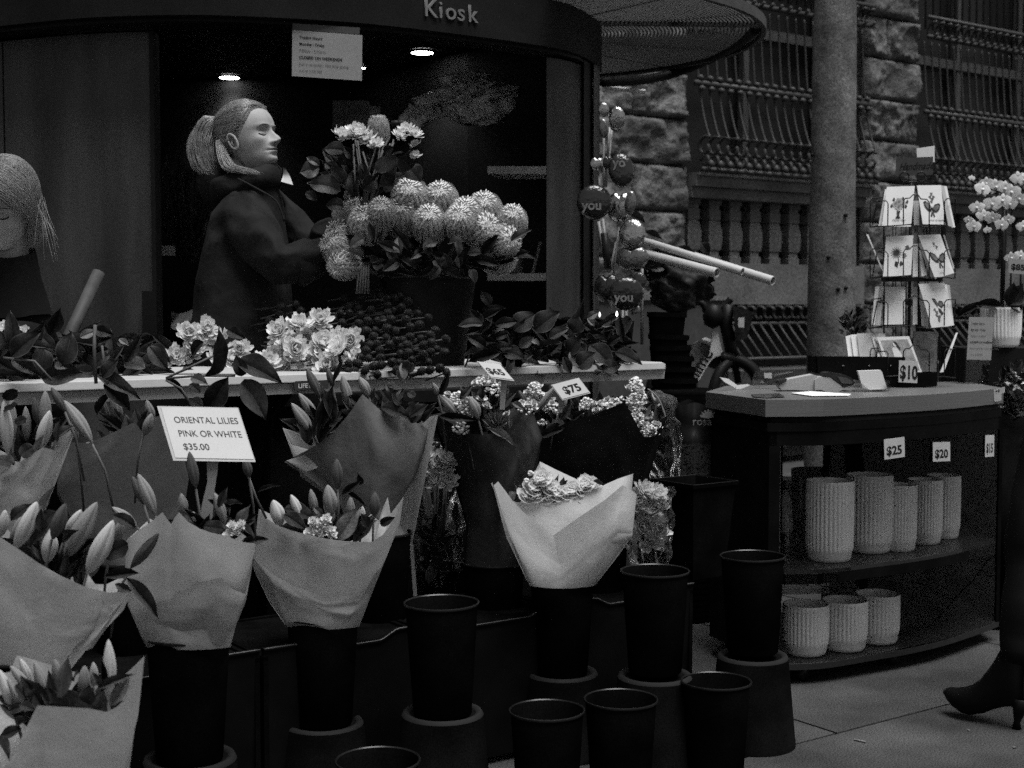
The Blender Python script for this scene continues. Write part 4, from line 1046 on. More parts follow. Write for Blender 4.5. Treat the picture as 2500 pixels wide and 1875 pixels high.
# B9 white roses
r9 = bouquet((1370, 1300), 3.72, 'brightest bouquet, white roses wrapped in white paper', group='white rose bouquet', name='rose_bouquet')
bs = base_of(1372, 1430, 3.72)
LP = mp([(260, 580), (165, 450), (95, 290), (60, 160)], fF)[1:]; RP = mp([(760, 400), (848, 290), (825, 160)], fF)
wrap_sheet(r9, mp([(412, 1328), (470, 1390), (520, 1425), (580, 1455), (700, 1462), (830, 1460), (930, 1435), (1010, 1410), (1150, 1350), (1265, 1298), (1372, 1262)], fD), bs, 3.72, -1, M_paperw, lp=mp([(165, 450), (90, 290), (50, 150)], fF), rp=mp([(740, 420), (848, 290), (830, 150)], fF), seed=30, crump=.006)
wrap_sheet(r9, mp([(412, 1328), (500, 1275), (602, 1218), (604, 1330), (690, 1290), (742, 1180), (850, 1235), (990, 1300), (1130, 1365), (1200, 1335), (1372, 1262)], fD), bs, 3.72, 1, M_paperw, seed=31)
wrap_sheet(r9, mp([(430, 1340), (460, 1315), (510, 1380), (560, 1450), (640, 1530), (760, 1620), (830, 1680), (1000, 1560), (1180, 1440), (1300, 1340), (1395, 1400)], fD), bs, 3.715, -1, M_paperw, lp=mp([(165, 450), (100, 290)], fF), rp=mp([(740, 420), (846, 290)], fF), seed=32, lift=.008, crump=.005)
RM = mum_mesh(17, 30, 2.6, M_rose)
for (x, y, s) in ((760, 1290, .028), (690, 1350, .028), (640, 1400, .026), (720, 1400, .027), (800, 1350, .026), (790, 1410, .026), (850, 1390, .026), (910, 1380, .025), (960, 1370, .025), (1060, 1325, .028), (1010, 1360, .024), (1010, 1400, .024), (1110, 1345, .022)):
    q = P(*fD(x, y), 3.69); put('rose', RM, r9, basis(q + Vector((0, -.03, -.004)), Vector((rnd(-.7, .7), -.8, 1)), None, s * 1.15, s * 1.15, s * 1.15))
blossoms(r9, fD, 3.66, [(680, 1260, 14, 12, 6), (650, 1320, 18, 20, 9)], r=(.004, .006))
leaves(r9, fD, 3.64, [(560, 1450, 550, 1380, 50, 'm1'), (770, 1430, 750, 1370, 16, 'd0'), (1180, 1340, 1100, 1310, 40, 'd1')])
fill_leaves(r9, fD(800, 0)[0], fD(0, 1400)[1], 3.74, 80, 16, 16)
bb(1372, 1436, 3.72, 'black bucket under the white roses', 'upturned bucket stand under the white roses')
# B10 bottom left
r10 = bouquet((200, 1800), 2.30, 'nearest lily bouquet in the bottom left corner, in pale paper')
bs = base_of(150, 2150, 2.30)
wrap_sheet(r10, mp([(-200, 1120), (-60, 1330), (20, 1536), (60, 1500), (140, 1330), (225, 1160), (380, 1170), (530, 1178), (640, 1200), (700, 1170), (780, 1100), (840, 1000), (868, 862)], fB), bs, 2.30, -1, M_paper, rp=mp([(720, 1600), (830, 1150)], fB), seed=40, crump=.006)
wrap_sheet(r10, mp([(-200, 1000), (60, 960), (100, 860), (200, 885), (340, 930), (480, 968), (640, 1060), (720, 1000), (800, 930), (868, 862)], fB), bs, 2.30, 1, M_paper, seed=41)
buds(r10, fB, 2.27, [(650, 763, 650, 1130, 92, 'l'), (512, 922, 490, 1110, 84, 'm'), (210, 898, 285, 1140, 78, 'm'), (62, 920, 190, 1090, 66, 'm'), (-5, 945, 85, 1210, 80, 'l'), (45, 1000, 150, 1200, 60, 'm')])
buds(r10, fB, 2.32, [(330, 880, 350, 1060, 66, 'm'), (120, 880, 180, 1040, 60, 'l'), (560, 900, 560, 1050, 56, 'l')])
leaves(r10, fB, 2.24, [(405, 850, 370, 1120, 100, 'm0'), (620, 880, 610, 1080, 50, 'd0'), (810, 960, 580, 1060, 60, 'm2'), (790, 960, 660, 1170, 80, 'l0'), (540, 1040, 520, 1150, 110, 'd1'), (700, 1225, 270, 1150, 100, 'm2'), (40, 1190, 150, 1170, 70, 'd1'), (90, 1040, 160, 1110, 80, 'm4'), (215, 1190, 120, 1150, 60, 'd1'), (560, 960, 590, 1040, 50, 'm1'), (430, 1010, 470, 970, 60, 'm1'), (215, 1030, 190, 1150, 40, 'm1'), (150, 1240, 100, 1290, 90, 'd1'), (0, 1350, 130, 1300, 80, 'd3'), (60, 1480, 0, 1340, 60, 'd1')])
fill_leaves(r10, 160, 1720, 2.32, 150, 45, 30)
bb(150, 2150, 2.30, 'black bucket under the nearest lily bouquet in the corner')

# ================================================================== chrysanthemums
c1 = thing('chrysanthemum_bunch', P(*fC(500, 900), 3.95), 'big bright cluster of white chrysanthemums lying on the front of the table', 'flowers', 'white chrysanthemums on the table')
for (x, y) in ((390, 590), (250, 640), (545, 560), (440, 690), (310, 730), (215, 830), (300, 860), (420, 840), (560, 720), (680, 690), (690, 780), (770, 700), (620, 880), (710, 890), (790, 860), (590, 960), (520, 800), (360, 760), (160, 870), (480, 620)):
    mum(c1, P(*fC(x, y), 4.0 + rnd(-.04, .05) - (y - 700) * .0003), .046)
for i in range(14): stemtube(c1, [P(*fC(rnd(300, 700), rnd(650, 800)), 4.08), P(*fC(rnd(100, 250), rnd(700, 780)), 4.2)], .002)
c2 = thing('chrysanthemum_bunch', P(*fA(1240, 440), 3.75), 'white chrysanthemums half hidden behind big dark leaves left of the sign stake', 'flowers', 'white chrysanthemums on the table')
for (x, y) in ((1090, 275), (1200, 250), (1395, 370), (1110, 400), (1340, 430), (1250, 420), (1150, 300), (1010, 410), (1280, 300), (1130, 340)): mum(c2, P(*fA(x, y), 3.78 + rnd(-.03, .03)), .040)
c3 = thing('chrysanthemum_bunch', P(*fA(40, 300), 3.5), 'few white chrysanthemums at the left end of the table by the frame edge', 'flowers', 'white chrysanthemums on the table')
for (x, y) in ((35, 250), (100, 270), (10, 300), (70, 330)): mum(c3, P(*fA(x, y), 3.52), .03)
# ================================================================== banksias
def banksia_mesh():
    b = MB(); n = 18; rs = random.Random(3)
    prof = [(.30, 0), (.42, .1), (.46, .35), (.45, .6), (.40, .8), (.28, .95), (.12, 1.0), (0, .98)]
    b.lathe(prof, n * 6, rib=lambda a, z: .05 * math.cos(a * n) * (1 if z < .9 else .3), mi=1)
    for k in range(n):
        for j in range(26):
            v = j / 25; r = smooth_interp([(z, r) for r, z in prof[:-1]], v * .98); a = 2 * math.pi * (k + rs.uniform(-.22, .22)) / n
            for s in range(9):
                aa = a + rs.uniform(-.12, .12); rr = r + .02
                o = Vector((math.cos(aa), math.sin(aa), 0)); p0 = o * rr + Vector((0, 0, v * .98))
                L = rs.uniform(.06, .14)
                p1 = p0 + o * L * .6 + Vector((0, 0, L * .5)); p2 = p0 + o * L * .45 + Vector((rs.uniform(-.02, .02), rs.uniform(-.02, .02), L * 1.0))
                w_ = .006; sd = Vector((-o.y, o.x, 0)) * w_
                b.add([p0 - sd, p0 + sd, p1 + sd, p1 - sd, p2 + sd * .6, p2 - sd * .6], [(0, 1, 2, 3), (3, 2, 4, 5)], 0)
    for j in range(110):
        a = rs.uniform(0, 6.28); r = math.sqrt(rs.random()) * .3; p0 = Vector((math.cos(a) * r, math.sin(a) * r, .93)); p1 = p0 + Vector((math.cos(a) * .08 + rs.uniform(-.05, .05), math.sin(a) * .08, rs.uniform(.12, .2)))
        sd = Vector((-math.sin(a), math.cos(a), 0)) * .012; p2 = p1 - Vector((math.cos(a), math.sin(a), 0)) * .08
        b.add([p0 - sd, p0 + sd, p1 + sd, p1 - sd, p2 + sd, p2 - sd], [(0, 1, 2, 3), (3, 2, 4, 5)], 0)
    return b.mesh('banksia_head', [M_bank, M_bankc], True)
BK = banksia_mesh()
bk = thing('banksia_arrangement', P(1045, 675, 4.32), 'dense dome of fuzzy pale banksia heads with serrated leaves in a big black bucket', 'flowers')
heads = [((905, 1235), (885, 1105), 168), ((720, 1205), (710, 1090), 180), ((1150, 1300), (1140, 1165), 175), ((1045, 1320), (1035, 1200), 172), ((1290, 1360), (1310, 1235), 150), ((830, 1370), (825, 1240), 165), ((670, 1340), (660, 1200), 165), ((560, 1300), (545, 1190), 140), ((450, 1310), (400, 1195), 150), ((490, 1370), (450, 1240), 180), ((400, 1440), (290, 1330), 170), ((390, 1520), (255, 1400), 170), ((380, 1530), (290, 1530), 150), ((1090, 1370), (1160, 1300), 170), ((1200, 1420), (1290, 1380), 165), ((1180, 1460), (1260, 1500), 180), ((1010, 1340), (1000, 1240), 160)]
for (b0, t0, wd) in heads:
    d_ = 4.22 + rnd(-.04, .04)
    if t0[1] < 1180: d_ += .08
    p0 = P(*fL(*b0), d_ + .05); p1 = P(*fL(*t0), d_ - .02); wm = wd / 2.37 / FOC * d_ / .86
    put('banksia_head', BK, bk, basis(p0, p1 - p0, None, wm, wm, max((p1 - p0).length, wm * .8)))
    stemtube(bk, [p0, p0.lerp(P(1045, 690, 4.35), .5) + Vector((0, 0, -.02)), P(1045 + rnd(-50, 50), 690, 4.35)], .004)
for i in range(90):
    x = rnd(300, 1300); y = rnd(1390, 1590) - abs(x - 800) * .12
    q = P(*fL(x, min(y + 30, 1555)), 4.2 + rnd(-.06, .12)); dr = Vector(((x - 800) / 600 + rnd(-.5, .5), rnd(-.8, .2), rnd(-.4, .9))).normalized(); L = rnd(.05, .09)
    set_leaf(bk, q, q + dr * L, rnd(.022, .036), random.choice(['d1', 'd3', 'm1', 'd0']))
for i in range(5): stemtube(bk, [P(*fL(420 + i * 14, 1520), 4.2), P(*fL(405 + i * 16, 1700), 4.18)], .004, M_leafl)
BB = bucket_mesh('display_bucket', .30, .275, mat('display_bucket', .010, .7, .3, 8, spec=.05), .22)
q = P(1045, 676, 4.35)
tag(put('display_bucket', BB, None, Matrix.Translation((q.x, q.y, q.z - .275))), 'big black bucket on the table holding the dome of banksias', 'bucket')
# held bouquet
hd = thing('held_bouquet', P(*fL(480, 1180), 4.2), 'loose bouquet of banksia and white daisies held up by the florist', 'bouquet')
p0 = P(*fL(535, 830), 4.22); p1 = P(*fL(528, 670), 4.2)
put('banksia_head', mat and BK, hd, basis(p0, p1 - p0, None, .062, .062, (p1 - p0).length * .9))
for (x, y, r_) in ((310, 790, .034), (400, 770, .036), (345, 800, .03), (470, 810, .033), (520, 845, .03), (440, 780, .03), (690, 760, .03), (735, 785, .032), (748, 842, .022), (745, 905, .02), (650, 790, .026)):
    mum(hd, P(*fL(x, y), 4.11 + rnd(-.02, .02)), r_ * 1.08, Vector((rnd(-.5, .7), rnd(-.6, .1), rnd(.5, 1))))
b = MB()
for (x, y) in ((640, 765), (630, 720), (700, 745), (660, 720)):
    b.lathe([(0, .012), (.012, .01), (.014, 0), (.006, -.006), (0, -.007)], 12, P(*fL(x, y), 4.14)); b.tube([P(*fL(x, y), 4.14), P(*fL(x, y + 60), 4.15)], .002, 4)
part('mushroom_pods', b, M_berry, hd, True)
leaves(hd, fL, 4.16, [(70, 990, 190, 980, 120, 'm1'), (110, 1040, 310, 1110, 130, 'm1'), (110, 900, 190, 960, 50, 'm1'), (590, 1000, 560, 900, 150, 'm4'), (210, 850, 330, 880, 100, 'd1'), (650, 900, 720, 980, 120, 'd1'), (780, 1050, 700, 960, 130, 'd1'), (220, 1180, 330, 1200, 90, 'd1'), (350, 690, 300, 780, 60, 'd1'), (440, 700, 380, 760, 80, 'd1'), (250, 950, 330, 1060, 90, 'd1'), (430, 1100, 520, 1040, 100, 'd1'), (620, 1080, 560, 1000, 110, 'd0'), (330, 890, 300, 950, 60, 'd1'), (180, 1160, 110, 1110, 60, 'd1'), (620, 850, 560, 880, 60, 'd1')])
fill_leaves(hd, fL(470, 0)[0], fL(0, 990)[1], 4.26, 110, 50, 60, (.05, .09), 'dd', (.025, .04))
for i in range(12):
    a = P(*fL(rnd(350, 650), rnd(800, 880)), 4.2); e = P(*fL(480 + rnd(-50, 40), 1190), 4.2); stemtube(hd, [a, a.lerp(e, .6) + Vector((rnd(-.01, .01), 0, 0)), e], .003, random.choice([M_stem, M_leafm]))
# ================================================================== dark berry stems bunch
bj = thing('berry_stem_bunch', P(*fC(1000, 900), 4.05), 'heap of dark knobbly berry stems lying on the table beside the white chrysanthemums', 'flowers')
kb = MB(); rs = random.Random(5)
kb.lathe([(0, -.5), (.3, -.45), (.48, -.15), (.5, .1), (.36, .4), (.12, .5), (0, .48)], 12)
for i in range(60):
    z = 1 - 2 * (i + .5) / 60; a = i * 2.4; r = math.sqrt(1 - z * z); o = Vector((r * math.cos(a), r * math.sin(a), z)); q = o * .48
    kb.add([q - o.orthogonal() * .07, q + o.orthogonal() * .07, q + o * .17 + o.orthogonal().cross(o) * .05], [(0, 1, 2)]); kb.lathe([(0, .06), (.07, 0), (0, -.06)], 4, q)
KB = kb.mesh('berry_knob', M_berry, False)
pts = []
tries = 0
while len(pts) < 105 and tries < 6000:
    tries += 1; x = rnd(560, 1480); y = rnd(270, 960)
    top_ = 250 + max(0, (x - 1050)) * .85 if x > 1050 else 250 + (1050 - x) * .5
    if y < top_ + 20 or y > 960: continue
    if any((x - a) ** 2 + (y - b_) ** 2 < 48 ** 2 for a, b_ in pts): continue
    pts.append((x, y))
for (x, y) in pts + [(925, 300), (1040, 285), (735, 380), (1100, 390), (260, 450), (370, 430), (180, 560), (400, 480), (330, 570), (250, 500), (460, 520)]:
    d_ = 4.28 - (y - 300) * .0006 + rnd(-.02, .02); q = P(*fC(x, y), d_)
    if x < 520: d_ = 4.2; q = P(*fC(x, y), d_)
    s = rnd(.019, .025)
    put('berry_knob', KB, bj, basis(q, Vector((rnd(-.2, 1), rnd(-.7, 0), rnd(-.1, .7))), None, s, s, s * 1.2))
    if random.random() < .9:
        e = P(*fC(x - rnd(90, 240), y + rnd(10, 60)), d_ + .02); stemtube(bj, [q, e], rnd(.002, .0032), random.choice([M_leafm, M_berry, M_leafm]))
# ================================================================== foliage on the table
lt = thing('magnolia_foliage', P(*fA(400, 480), 3.45), 'spread of dark leathery leaves along the left half of the table', 'foliage', 'loose leafy branches on the table')
leaves(lt, fA, 3.35, [(975, 490, 865, 340, 95, 'm1'), (820, 268, 725, 440, 70, 'm0'), (1415, 300, 1320, 245, 70, 'd1'), (1640, 545, 1370, 420, 150, 'd1'), (1370, 390, 1395, 520, 90, 'd1'), (1540, 775, 1420, 530, 150, 'm1'), (1325, 525, 1200, 690, 140, 'd1'), (1090, 400, 1180, 320, 80, 'd1'), (1110, 470, 1050, 495, 40, 'l1'), (815, 640, 565, 505, 95, 'm1'), (760, 720, 610, 545, 110, 'd1'), (235, 515, 70, 415, 80, 'm1'), (490, 500, 240, 530, 120, 'm3'), (405, 470, 330, 430, 90, 'm1'), (60, 120, 70, 360, 90, 'd1'), (350, 120, 295, 270, 90, 'd0'), (235, 250, 60, 400, 130, 'd1'), (570, 250, 460, 290, 60, 'l1'), (0, 255, 60, 370, 100, 'm1'), (660, 280, 540, 240, 70, 'd1'), (420, 250, 360, 450, 130, 'd1'), (240, 520, 260, 360, 120, 'd1'), (840, 480, 720, 440, 120, 'm3'), (830, 330, 760, 300, 80, 'd0'), (990, 440, 880, 330, 60, 'd1'), (1100, 640, 960, 530, 40, 'd2'), (1200, 560, 1110, 520, 70, 'm1'), (1160, 610, 1100, 560, 70, 'd1'), (750, 340, 690, 300, 40, 'l0'), (1000, 410, 980, 440, 60, 'l1'), (680, 420, 590, 520, 90, 'd1'), (1180, 700, 1100, 650, 80, 'd1')])
set_leaf(lt, P(*fA(1190, 520), 3.3), P(*fA(1305, 240), 3.28), .062, 'd1', face=Vector((.9, -.4, .2)))
for i in range(120):
    x = rnd(-20, 950); y = rnd(300, 520) ; q = P(*fA(x, y), 3.45 + x * .0004 + rnd(-.05, .12)); dr = Vector((rnd(-1, 1), rnd(-.5, .3), rnd(-.3, .8))).normalized(); L = rnd(.06, .11)
    set_leaf(lt, q - dr * L * .4, q + dr * L * .6, rnd(.022, .038), random.choice(['d1', 'd3', 'd0', 'd2', 'd0', 'm1', 'm3']))
for (x0, y0, x1, y1, x2, y2) in ((550, 220, 545, 360, 555, 560), (960, 530, 1150, 515, 1360, 515), (1350, 345, 1090, 470, 960, 530), (20, 410, 200, 430, 300, 540), (960, 540, 1050, 590, 1110, 690), (590, 340, 600, 420, 580, 500)):
    stemtube(lt, [P(*fA(x0, y0), 3.33), P(*fA(x1, y1), 3.33), P(*fA(x2, y2), 3.33)], .0045 if x0 == 550 else .003)
rt = thing('magnolia_foliage', P(*fD(850, 450), 4.3), 'heap of dark leathery leaves on the right end of the table below the balloons', 'foliage', 'loose leafy branches on the table')
leaves(rt, fD, 4.18, [(1030, 65, 1000, 320, 70, 'd0'), (345, 20, 400, 130, 75, 'd1'), (270, 140, 350, 280, 80, 'd1'), (330, 330, 420, 200, 60, 'm0'), (940, 285, 800, 350, 80, 'm3'), (710, 330, 600, 410, 80, 'm1'), (900, 390, 690, 420, 60, 'd3'), (1120, 440, 990, 540, 140, 'd1'), (1245, 545, 1085, 390, 150, 'd1'), (1440, 515, 1250, 440, 110, 'd1'), (880, 160, 700, 290, 160, 'd1'), (720, 170, 560, 290, 160, 'd1'), (480, 515, 370, 400, 90, 'd1'), (1030, 560, 960, 430, 90, 'm1'), (960, 600, 900, 470, 70, 'm0'), (1020, 340, 930, 440, 130, 'd1'), (1140, 170, 1060, 210, 60, 'm1'), (1120, 270, 1060, 210, 40, 'l0'), (1300, 520, 1160, 560, 110, 'd1'), (560, 400, 420, 420, 90, 'd1'), (640, 480, 500, 430, 120, 'd1'), (1230, 260, 1160, 265, 30, 'l0'), (1010, 200, 960, 300, 130, 'd1'), (740, 390, 690, 360, 50, 'l1'), (1290, 330, 1200, 380, 60, 'd1'), (380, 420, 330, 330, 40, 'l0')])
for i in range(150):
    x = rnd(280, 1330); y = rnd(230, 590) if x > 500 else rnd(150, 480); q = P(*fD(x, y), 4.3 + (x - 800) * .0004 + rnd(-.05, .12)); dr = Vector((rnd(-1, 1), rnd(-.5, .3), rnd(-.5, .7))).normalized(); L = rnd(.06, .12)
    set_leaf(rt, q - dr * L * .4, q + dr * L * .6, rnd(.020, .038), random.choice(['d1', 'd3', 'd0', 'd2', 'd0', 'm1']))
for (x0, y0, x1, y1, x2, y2) in ((520, 255, 650, 260, 780, 280), (230, 560, 290, 400, 300, 250), (290, 470, 350, 350, 500, 290)): stemtube(rt, [P(*fD(x0, y0), 4.2), P(*fD(x1, y1), 4.2), P(*fD(x2, y2), 4.2)], .003)
# ================================================================== signs on stakes
sg = thing('lily_price_sign', P(*fA(1200, 1380), 2.9), 'large white sign reading ORIENTAL LILIES PINK OR WHITE $35.00 on a clear stake', 'sign')
o, A_, U_, V_, N_ = board('sleeve', fA(908, 690), fA(1378, 700), fA(1003, 1006), 2.93, .0015, M_signe, sg, dr=2.95, dbl=2.88)
mb = MB(); mb.slab(A_ - N_ * .0012, U_, V_, N_, [(.045, .03), (.985, .02), (.985, .955), (.035, .95)], .001); part('card', mb, M_sign, sg)
for s, u0, v0_, mm, bd in (('ORIENTAL LILIES', .155, .31, mat('ink_soft', .03, .7), .006), ('PINK OR WHITE', .16, .56, mat('ink_soft', .03, .7), .006), ('$35.00', .17, .80, MATS['ink_soft'], .010)):
    text(s, A_ - N_ * .0016 + U_ * u0 + V_ * v0_, U_, -V_, V_.length * .165, mm, sg, bd, sx=.84 if s[0] != '$' else .92)
mb = MB()
pts = [P(*fA(x, y), 2.9) for x, y in ((1195, 995), (1262, 995), (1255, 1080), (1240, 1180), (1225, 1390), (1145, 1390), (1175, 1230), (1200, 1130))]
mb.add(pts + [p + Vector((0, .004, 0)) for p in pts], [tuple(range(8)), tuple(reversed(range(8, 16)))] + [(i, i + 8, (i + 1) % 8 + 8, (i + 1) % 8) for i in range(8)])
part('stake', mb, M_acr, sg)
for (s, tl, tr, bl, st, d_, lab) in (('$65', (315, 503), (472, 523), (412, 616), (500, 628, 490, 830, 20), 3.60, 'white $65 price tag on a clear stake in the dark wrapped bouquet'), ('$75', (815, 663), (1005, 614), (893, 768), (890, 760, 880, 850, 20), 3.84, 'white $75 price tag stuck in the black wrapped bouquet')):
    t_ = thing('price_tag', P(*fD(*tl), d_), lab, 'price tag', 'price tags in the bouquets')
    o, A_, U_, V_, N_ = board('sleeve', fD(*tl), fD(*tr), fD(*bl), d_ + .02, .0015, M_signe, t_, dr=d_ + .02, dbl=d_)
    mb = MB(); mb.slab(A_ - N_ * .0012, U_, V_, N_, [(.03, .03), (.97, .03), (.97, .93), (.03, .93)], .001); part('card', mb, M_sign, t_)
    text(s, A_ - N_ * .0016 + U_ * (.09 if s == '$65' else .24) + V_ * .72, U_, -V_, V_.length * (.5 if s == '$65' else .62), M_ink, t_, .03, sx=.98 if s == '$65' else .9)
    x0, y0, x1, y1, w_ = st; mb = MB(); pts = [P(*fD(x, y), d_ + .015) for x, y in ((x0 - w_, y0), (x0 + w_, y0), (x1 + w_ * .7, y1), (x1 - w_, y1))]
    mb.add(pts + [p + Vector((0, .003, 0)) for p in pts], [(0, 1, 2, 3), (7, 6, 5, 4)] + [(i, i + 4, (i + 1) % 4 + 4, (i + 1) % 4) for i in range(4)]); part('stake', mb, M_acr, t_)
# ================================================================== cellophane bunches
def cello(px, py, d, label, path, rad, seed):
    t_ = thing('cellophane_bunch', P(px, py, d), label, 'bouquet', 'bunches in clear cellophane')
    part('cellophane', crumple([P(x, y, d) for x, y in path], rad, .35, seed), M_cello, t_, True)
    return t_
e1 = cello(1060, 1300, 3.98, 'white chrysanthemum bunch in cellophane between the brown and dark bouquets', [(1075, 1470), (1065, 1340), (1060, 1220), (1055, 1130), (1052, 1080)], [(0, .05), (.3, .075), (.7, .10), (1, .09)], 5)
for i in range(26): mum(e1, P(*fE(rnd(890, 1060), rnd(20, 170)), 3.86 + rnd(-.03, .03)), .034)
for i in range(14): stemtube(e1, [P(*fE(rnd(900, 1060), 180), 4.0), P(*fE(rnd(940, 1040), 760), 4.0)], .0025, M_leafd)
mb = MB(); mb.tube([P(*fE(865, 490), 3.9), P(*fE(885, 760), 3.88)], .006, 5)
part('folded_edge', mb, M_acr, e1)
fill_leaves(e1, 1055, 1330, 3.98, 40, 60, 16, keys='dd')
e2 = cello(1575, 1330, 3.95, 'pale round chrysanthemums in cellophane right of the white roses', [(1590, 1430), (1588, 1350), (1585, 1260), (1585, 1190)], [(0, .03), (.4, .06), (1, .065)], 6)
for (x, y) in ((1570, 1200), (1600, 1210), (1552, 1225), (1585, 1255), (1566, 1285), (1605, 1290), (1610, 1240), (1590, 1320)): mum(e2, P(x, y, 3.93), .042)
e3 = cello(1610, 1050, 4.4, 'tall cellophane wrapped bunch leaning behind the black wrapped bouquet', [(1630, 1180), (1610, 1100), (1585, 1020), (1570, 960)], [(0, .03), (.4, .075), (.8, .085), (1, .04)], 7)
blossoms(e3, fD, 4.4, [(1390, 660, 40, 40, 26), (1430, 800, 60, 60, 40), (1480, 900, 50, 50, 30)], r=(.006, .011))
leaves(e3, fD, 4.38, [(1520, 760, 1560, 1000, 60, 'm0'), (1590, 850, 1600, 1100, 60, 'm0'), (1450, 700, 1520, 900, 60, 'm0'), (1620, 980, 1600, 1180, 50, 'm0')])
mb = MB(); mb.tube(catmull([P(*fD(x, y), 4.32) for x, y in ((1470, 690), (1530, 740), (1570, 820), (1590, 900), (1560, 960))], 5), .0025, 5); part('cellophane_fold', mb, M_acr, e3, True)
for p_, l_ in ((e1, (1075, 1470, 3.98, 'black bucket holding the cellophane chrysanthemums')),):
    bb(l_[0], l_[1] - 60, l_[2] + .05, l_[3])
# ================================================================== glass display cabinet
def cp(px, py, z): q = PZ(px, py, z); return Vector((q.x, q.y, 0))
ZT = .90
F = [cp(1869, 976, ZT), cp(2010, 975, ZT), cp(2152, 969, ZT), cp(2235, 965, ZT), cp(2315, 960, ZT), cp(2390, 953.5, ZT), cp(2450, 947.5, ZT)]
front = catmull(F, 5)
BLc = cp(1723, 957, ZT)
bdir = (front[-1] - front[0]).normalized()
BR = Vector((1.74, 5.42, 0))
cab = thing('display_cabinet', Vector((1.3, 4.8, 0)), 'curved black glass fronted display cabinet with a brushed steel counter top', 'cabinet')
top_poly = [(p.x, p.y) for p in front] + [(BR.x, BR.y), (BLc.x + .12, BLc.y + .35), (BLc.x, BLc.y)]
mb = MB(); mb.prism(top_poly, ZT - .053, ZT); part('counter_top', mb, M_steel, cab)
ctr = sum((Vector((x, y, 0)) for x, y in top_poly), Vector()) / len(top_poly)
def inset_poly(k): return [(x + (ctr.x - x) * k, y + (ctr.y - y) * k) for x, y in top_poly]
def insd(k): return [p + (ctr - p) * k for p in front]
mb = MB(); mb.prism(inset_poly(.05), ZT - .072, ZT - .054); part('plinth_gap', mb, M_dark, cab)
mb = MB(); mb.prism(inset_poly(.015), ZT - .10, ZT - .073); part('top_rail', mb, M_cab, cab)
f2 = insd(.03); BL2 = BLc + (ctr - BLc) * .03
NB = len(f2)
def wallseg(a, c, z0, z1, th, name, m, nn=None):
    dr = (c - a).normalized(); nrm = Vector((-dr.y, dr.x, 0)) * th
    mb = MB(); vs = [a, c, c + nrm, a + nrm]
    mb.add([p + Vector((0, 0, z0)) for p in vs] + [p + Vector((0, 0, z1)) for p in vs], [(3, 2, 1, 0), (4, 5, 6, 7), (0, 1, 5, 4), (1, 2, 6, 5), (2, 3, 7, 6), (3, 0, 4, 7)])
    return part(name, mb, m, cab)
ZB = .050
wallseg(BL2, f2[0], ZB + .018, ZT - .10, .02, 'side_panel', M_cab)
c15 = cp(1888, 1100, .72)   # glass begins just right of the corner post
wallseg(f2[0], f2[0] + (f2[1] - f2[0]).normalized() * .035, ZB + .03, ZT - .10, .02, 'corner_post', M_cab)
def band(name, pts, z0, z1, th, m, off=0):
    n = len(pts); inn = [p + (ctr - p).normalized() * th for p in pts]; vs = []
    for z in (z0, z1): vs += [Vector((p.x, p.y, z)) for p in pts] + [Vector((p.x, p.y, z)) for p in inn]
    N = 2 * n; fs = []
    for i in range(n - 1): fs += [(i, i + 1, N + i + 1, N + i), (n + i + 1, n + i, N + n + i, N + n + i + 1), (i + 1, i, n + i, n + i + 1), (N + i, N + i + 1, N + n + i + 1, N + n + i)]
    fs += [(0, N, N + n, n), (n - 1, n + n - 1, N + n + n - 1, N + n - 1)]
    mb = MB(); mb.add(vs, fs); return part(name, mb, m, cab, auto=30)
band('upper_frame', f2, ZT - .145, ZT - .10, .02, M_cab)
ZS = .362; ZL = .068
gpts = [f2[0] + (f2[1] - f2[0]).normalized() * .036] + f2[1:]
gl_ = [p + (ctr - p).normalized() * .006 for p in gpts]
mb = MB(); mb.add([Vector((p.x, p.y, z)) for z in (ZL, ZT - .146) for p in gl_], [(i, i + 1, len(gl_) + i + 1, len(gl_) + i) for i in range(len(gl_) - 1)]); part('curved_glass', mb, M_glass, cab, True)
def shelf_poly(k): return [(p.x, p.y) for p in insd(k)] + [(BR.x - .02, BR.y - .03), (BLc.x + .14, BLc.y + .30), (BL2.x + .03, BL2.y + .03)]
mb = MB(); mb.prism(shelf_poly(.05), ZS - .012, ZS); part('shelf', mb, M_shelfb, cab)
band('shelf_edge', insd(.047), ZS - .045, ZS - .013, .01, M_cab)
mb = MB(); mb.prism(shelf_poly(.03), ZB + .004, ZL - .002); part('bottom_shelf', mb, M_shelfb, cab)
band('bottom_rail', insd(.0), ZB - .003, ZB + .016, .015, mat('rail', .012, .3, spec=.6))
# back wall of the cabinet, left part open
bw0 = BLc + Vector((.14, .30, 0)); bw1 = BR + Vector((-.02, -.04, 0))
k = .38
wallseg(bw1, bw0 + (bw1 - bw0) * k, ZL, ZT - .10, .015, 'back_panel', M_cab)
wallseg(bw1 , f2[-1], ZL, ZT - .10, .012, 'side_panel', M_cab)
for kk in (0.0, .19): wallseg(bw0 + (bw1 - bw0) * (kk + .012), bw0 + (bw1 - bw0) * kk, ZL, ZT - .10, .012, 'back_post', M_cab)
for (px, py) in ((2185, 1620), (1960, 1660), (2330, 1570)):
    q = cp(px, py, .03) + Vector((.02, .1, 0))
    mb = MB(); mb.lathe([(0, -.012), (.024, -.011), (.024, .011), (0, .012)], 16, (0, 0, 0)); part('castor', mb, M_biked, cab, True, M=Matrix.Translation(q + Vector((0, 0, .025))) @ Matrix.Rotation(R(90), 4, 'Y') @ Matrix.Rotation(R(40), 4, 'X'))
    mb = MB(); mb.box(q + Vector((0, 0, .045)), (.02, .03, .02)); part('castor_fork', mb, M_bikeg, cab)
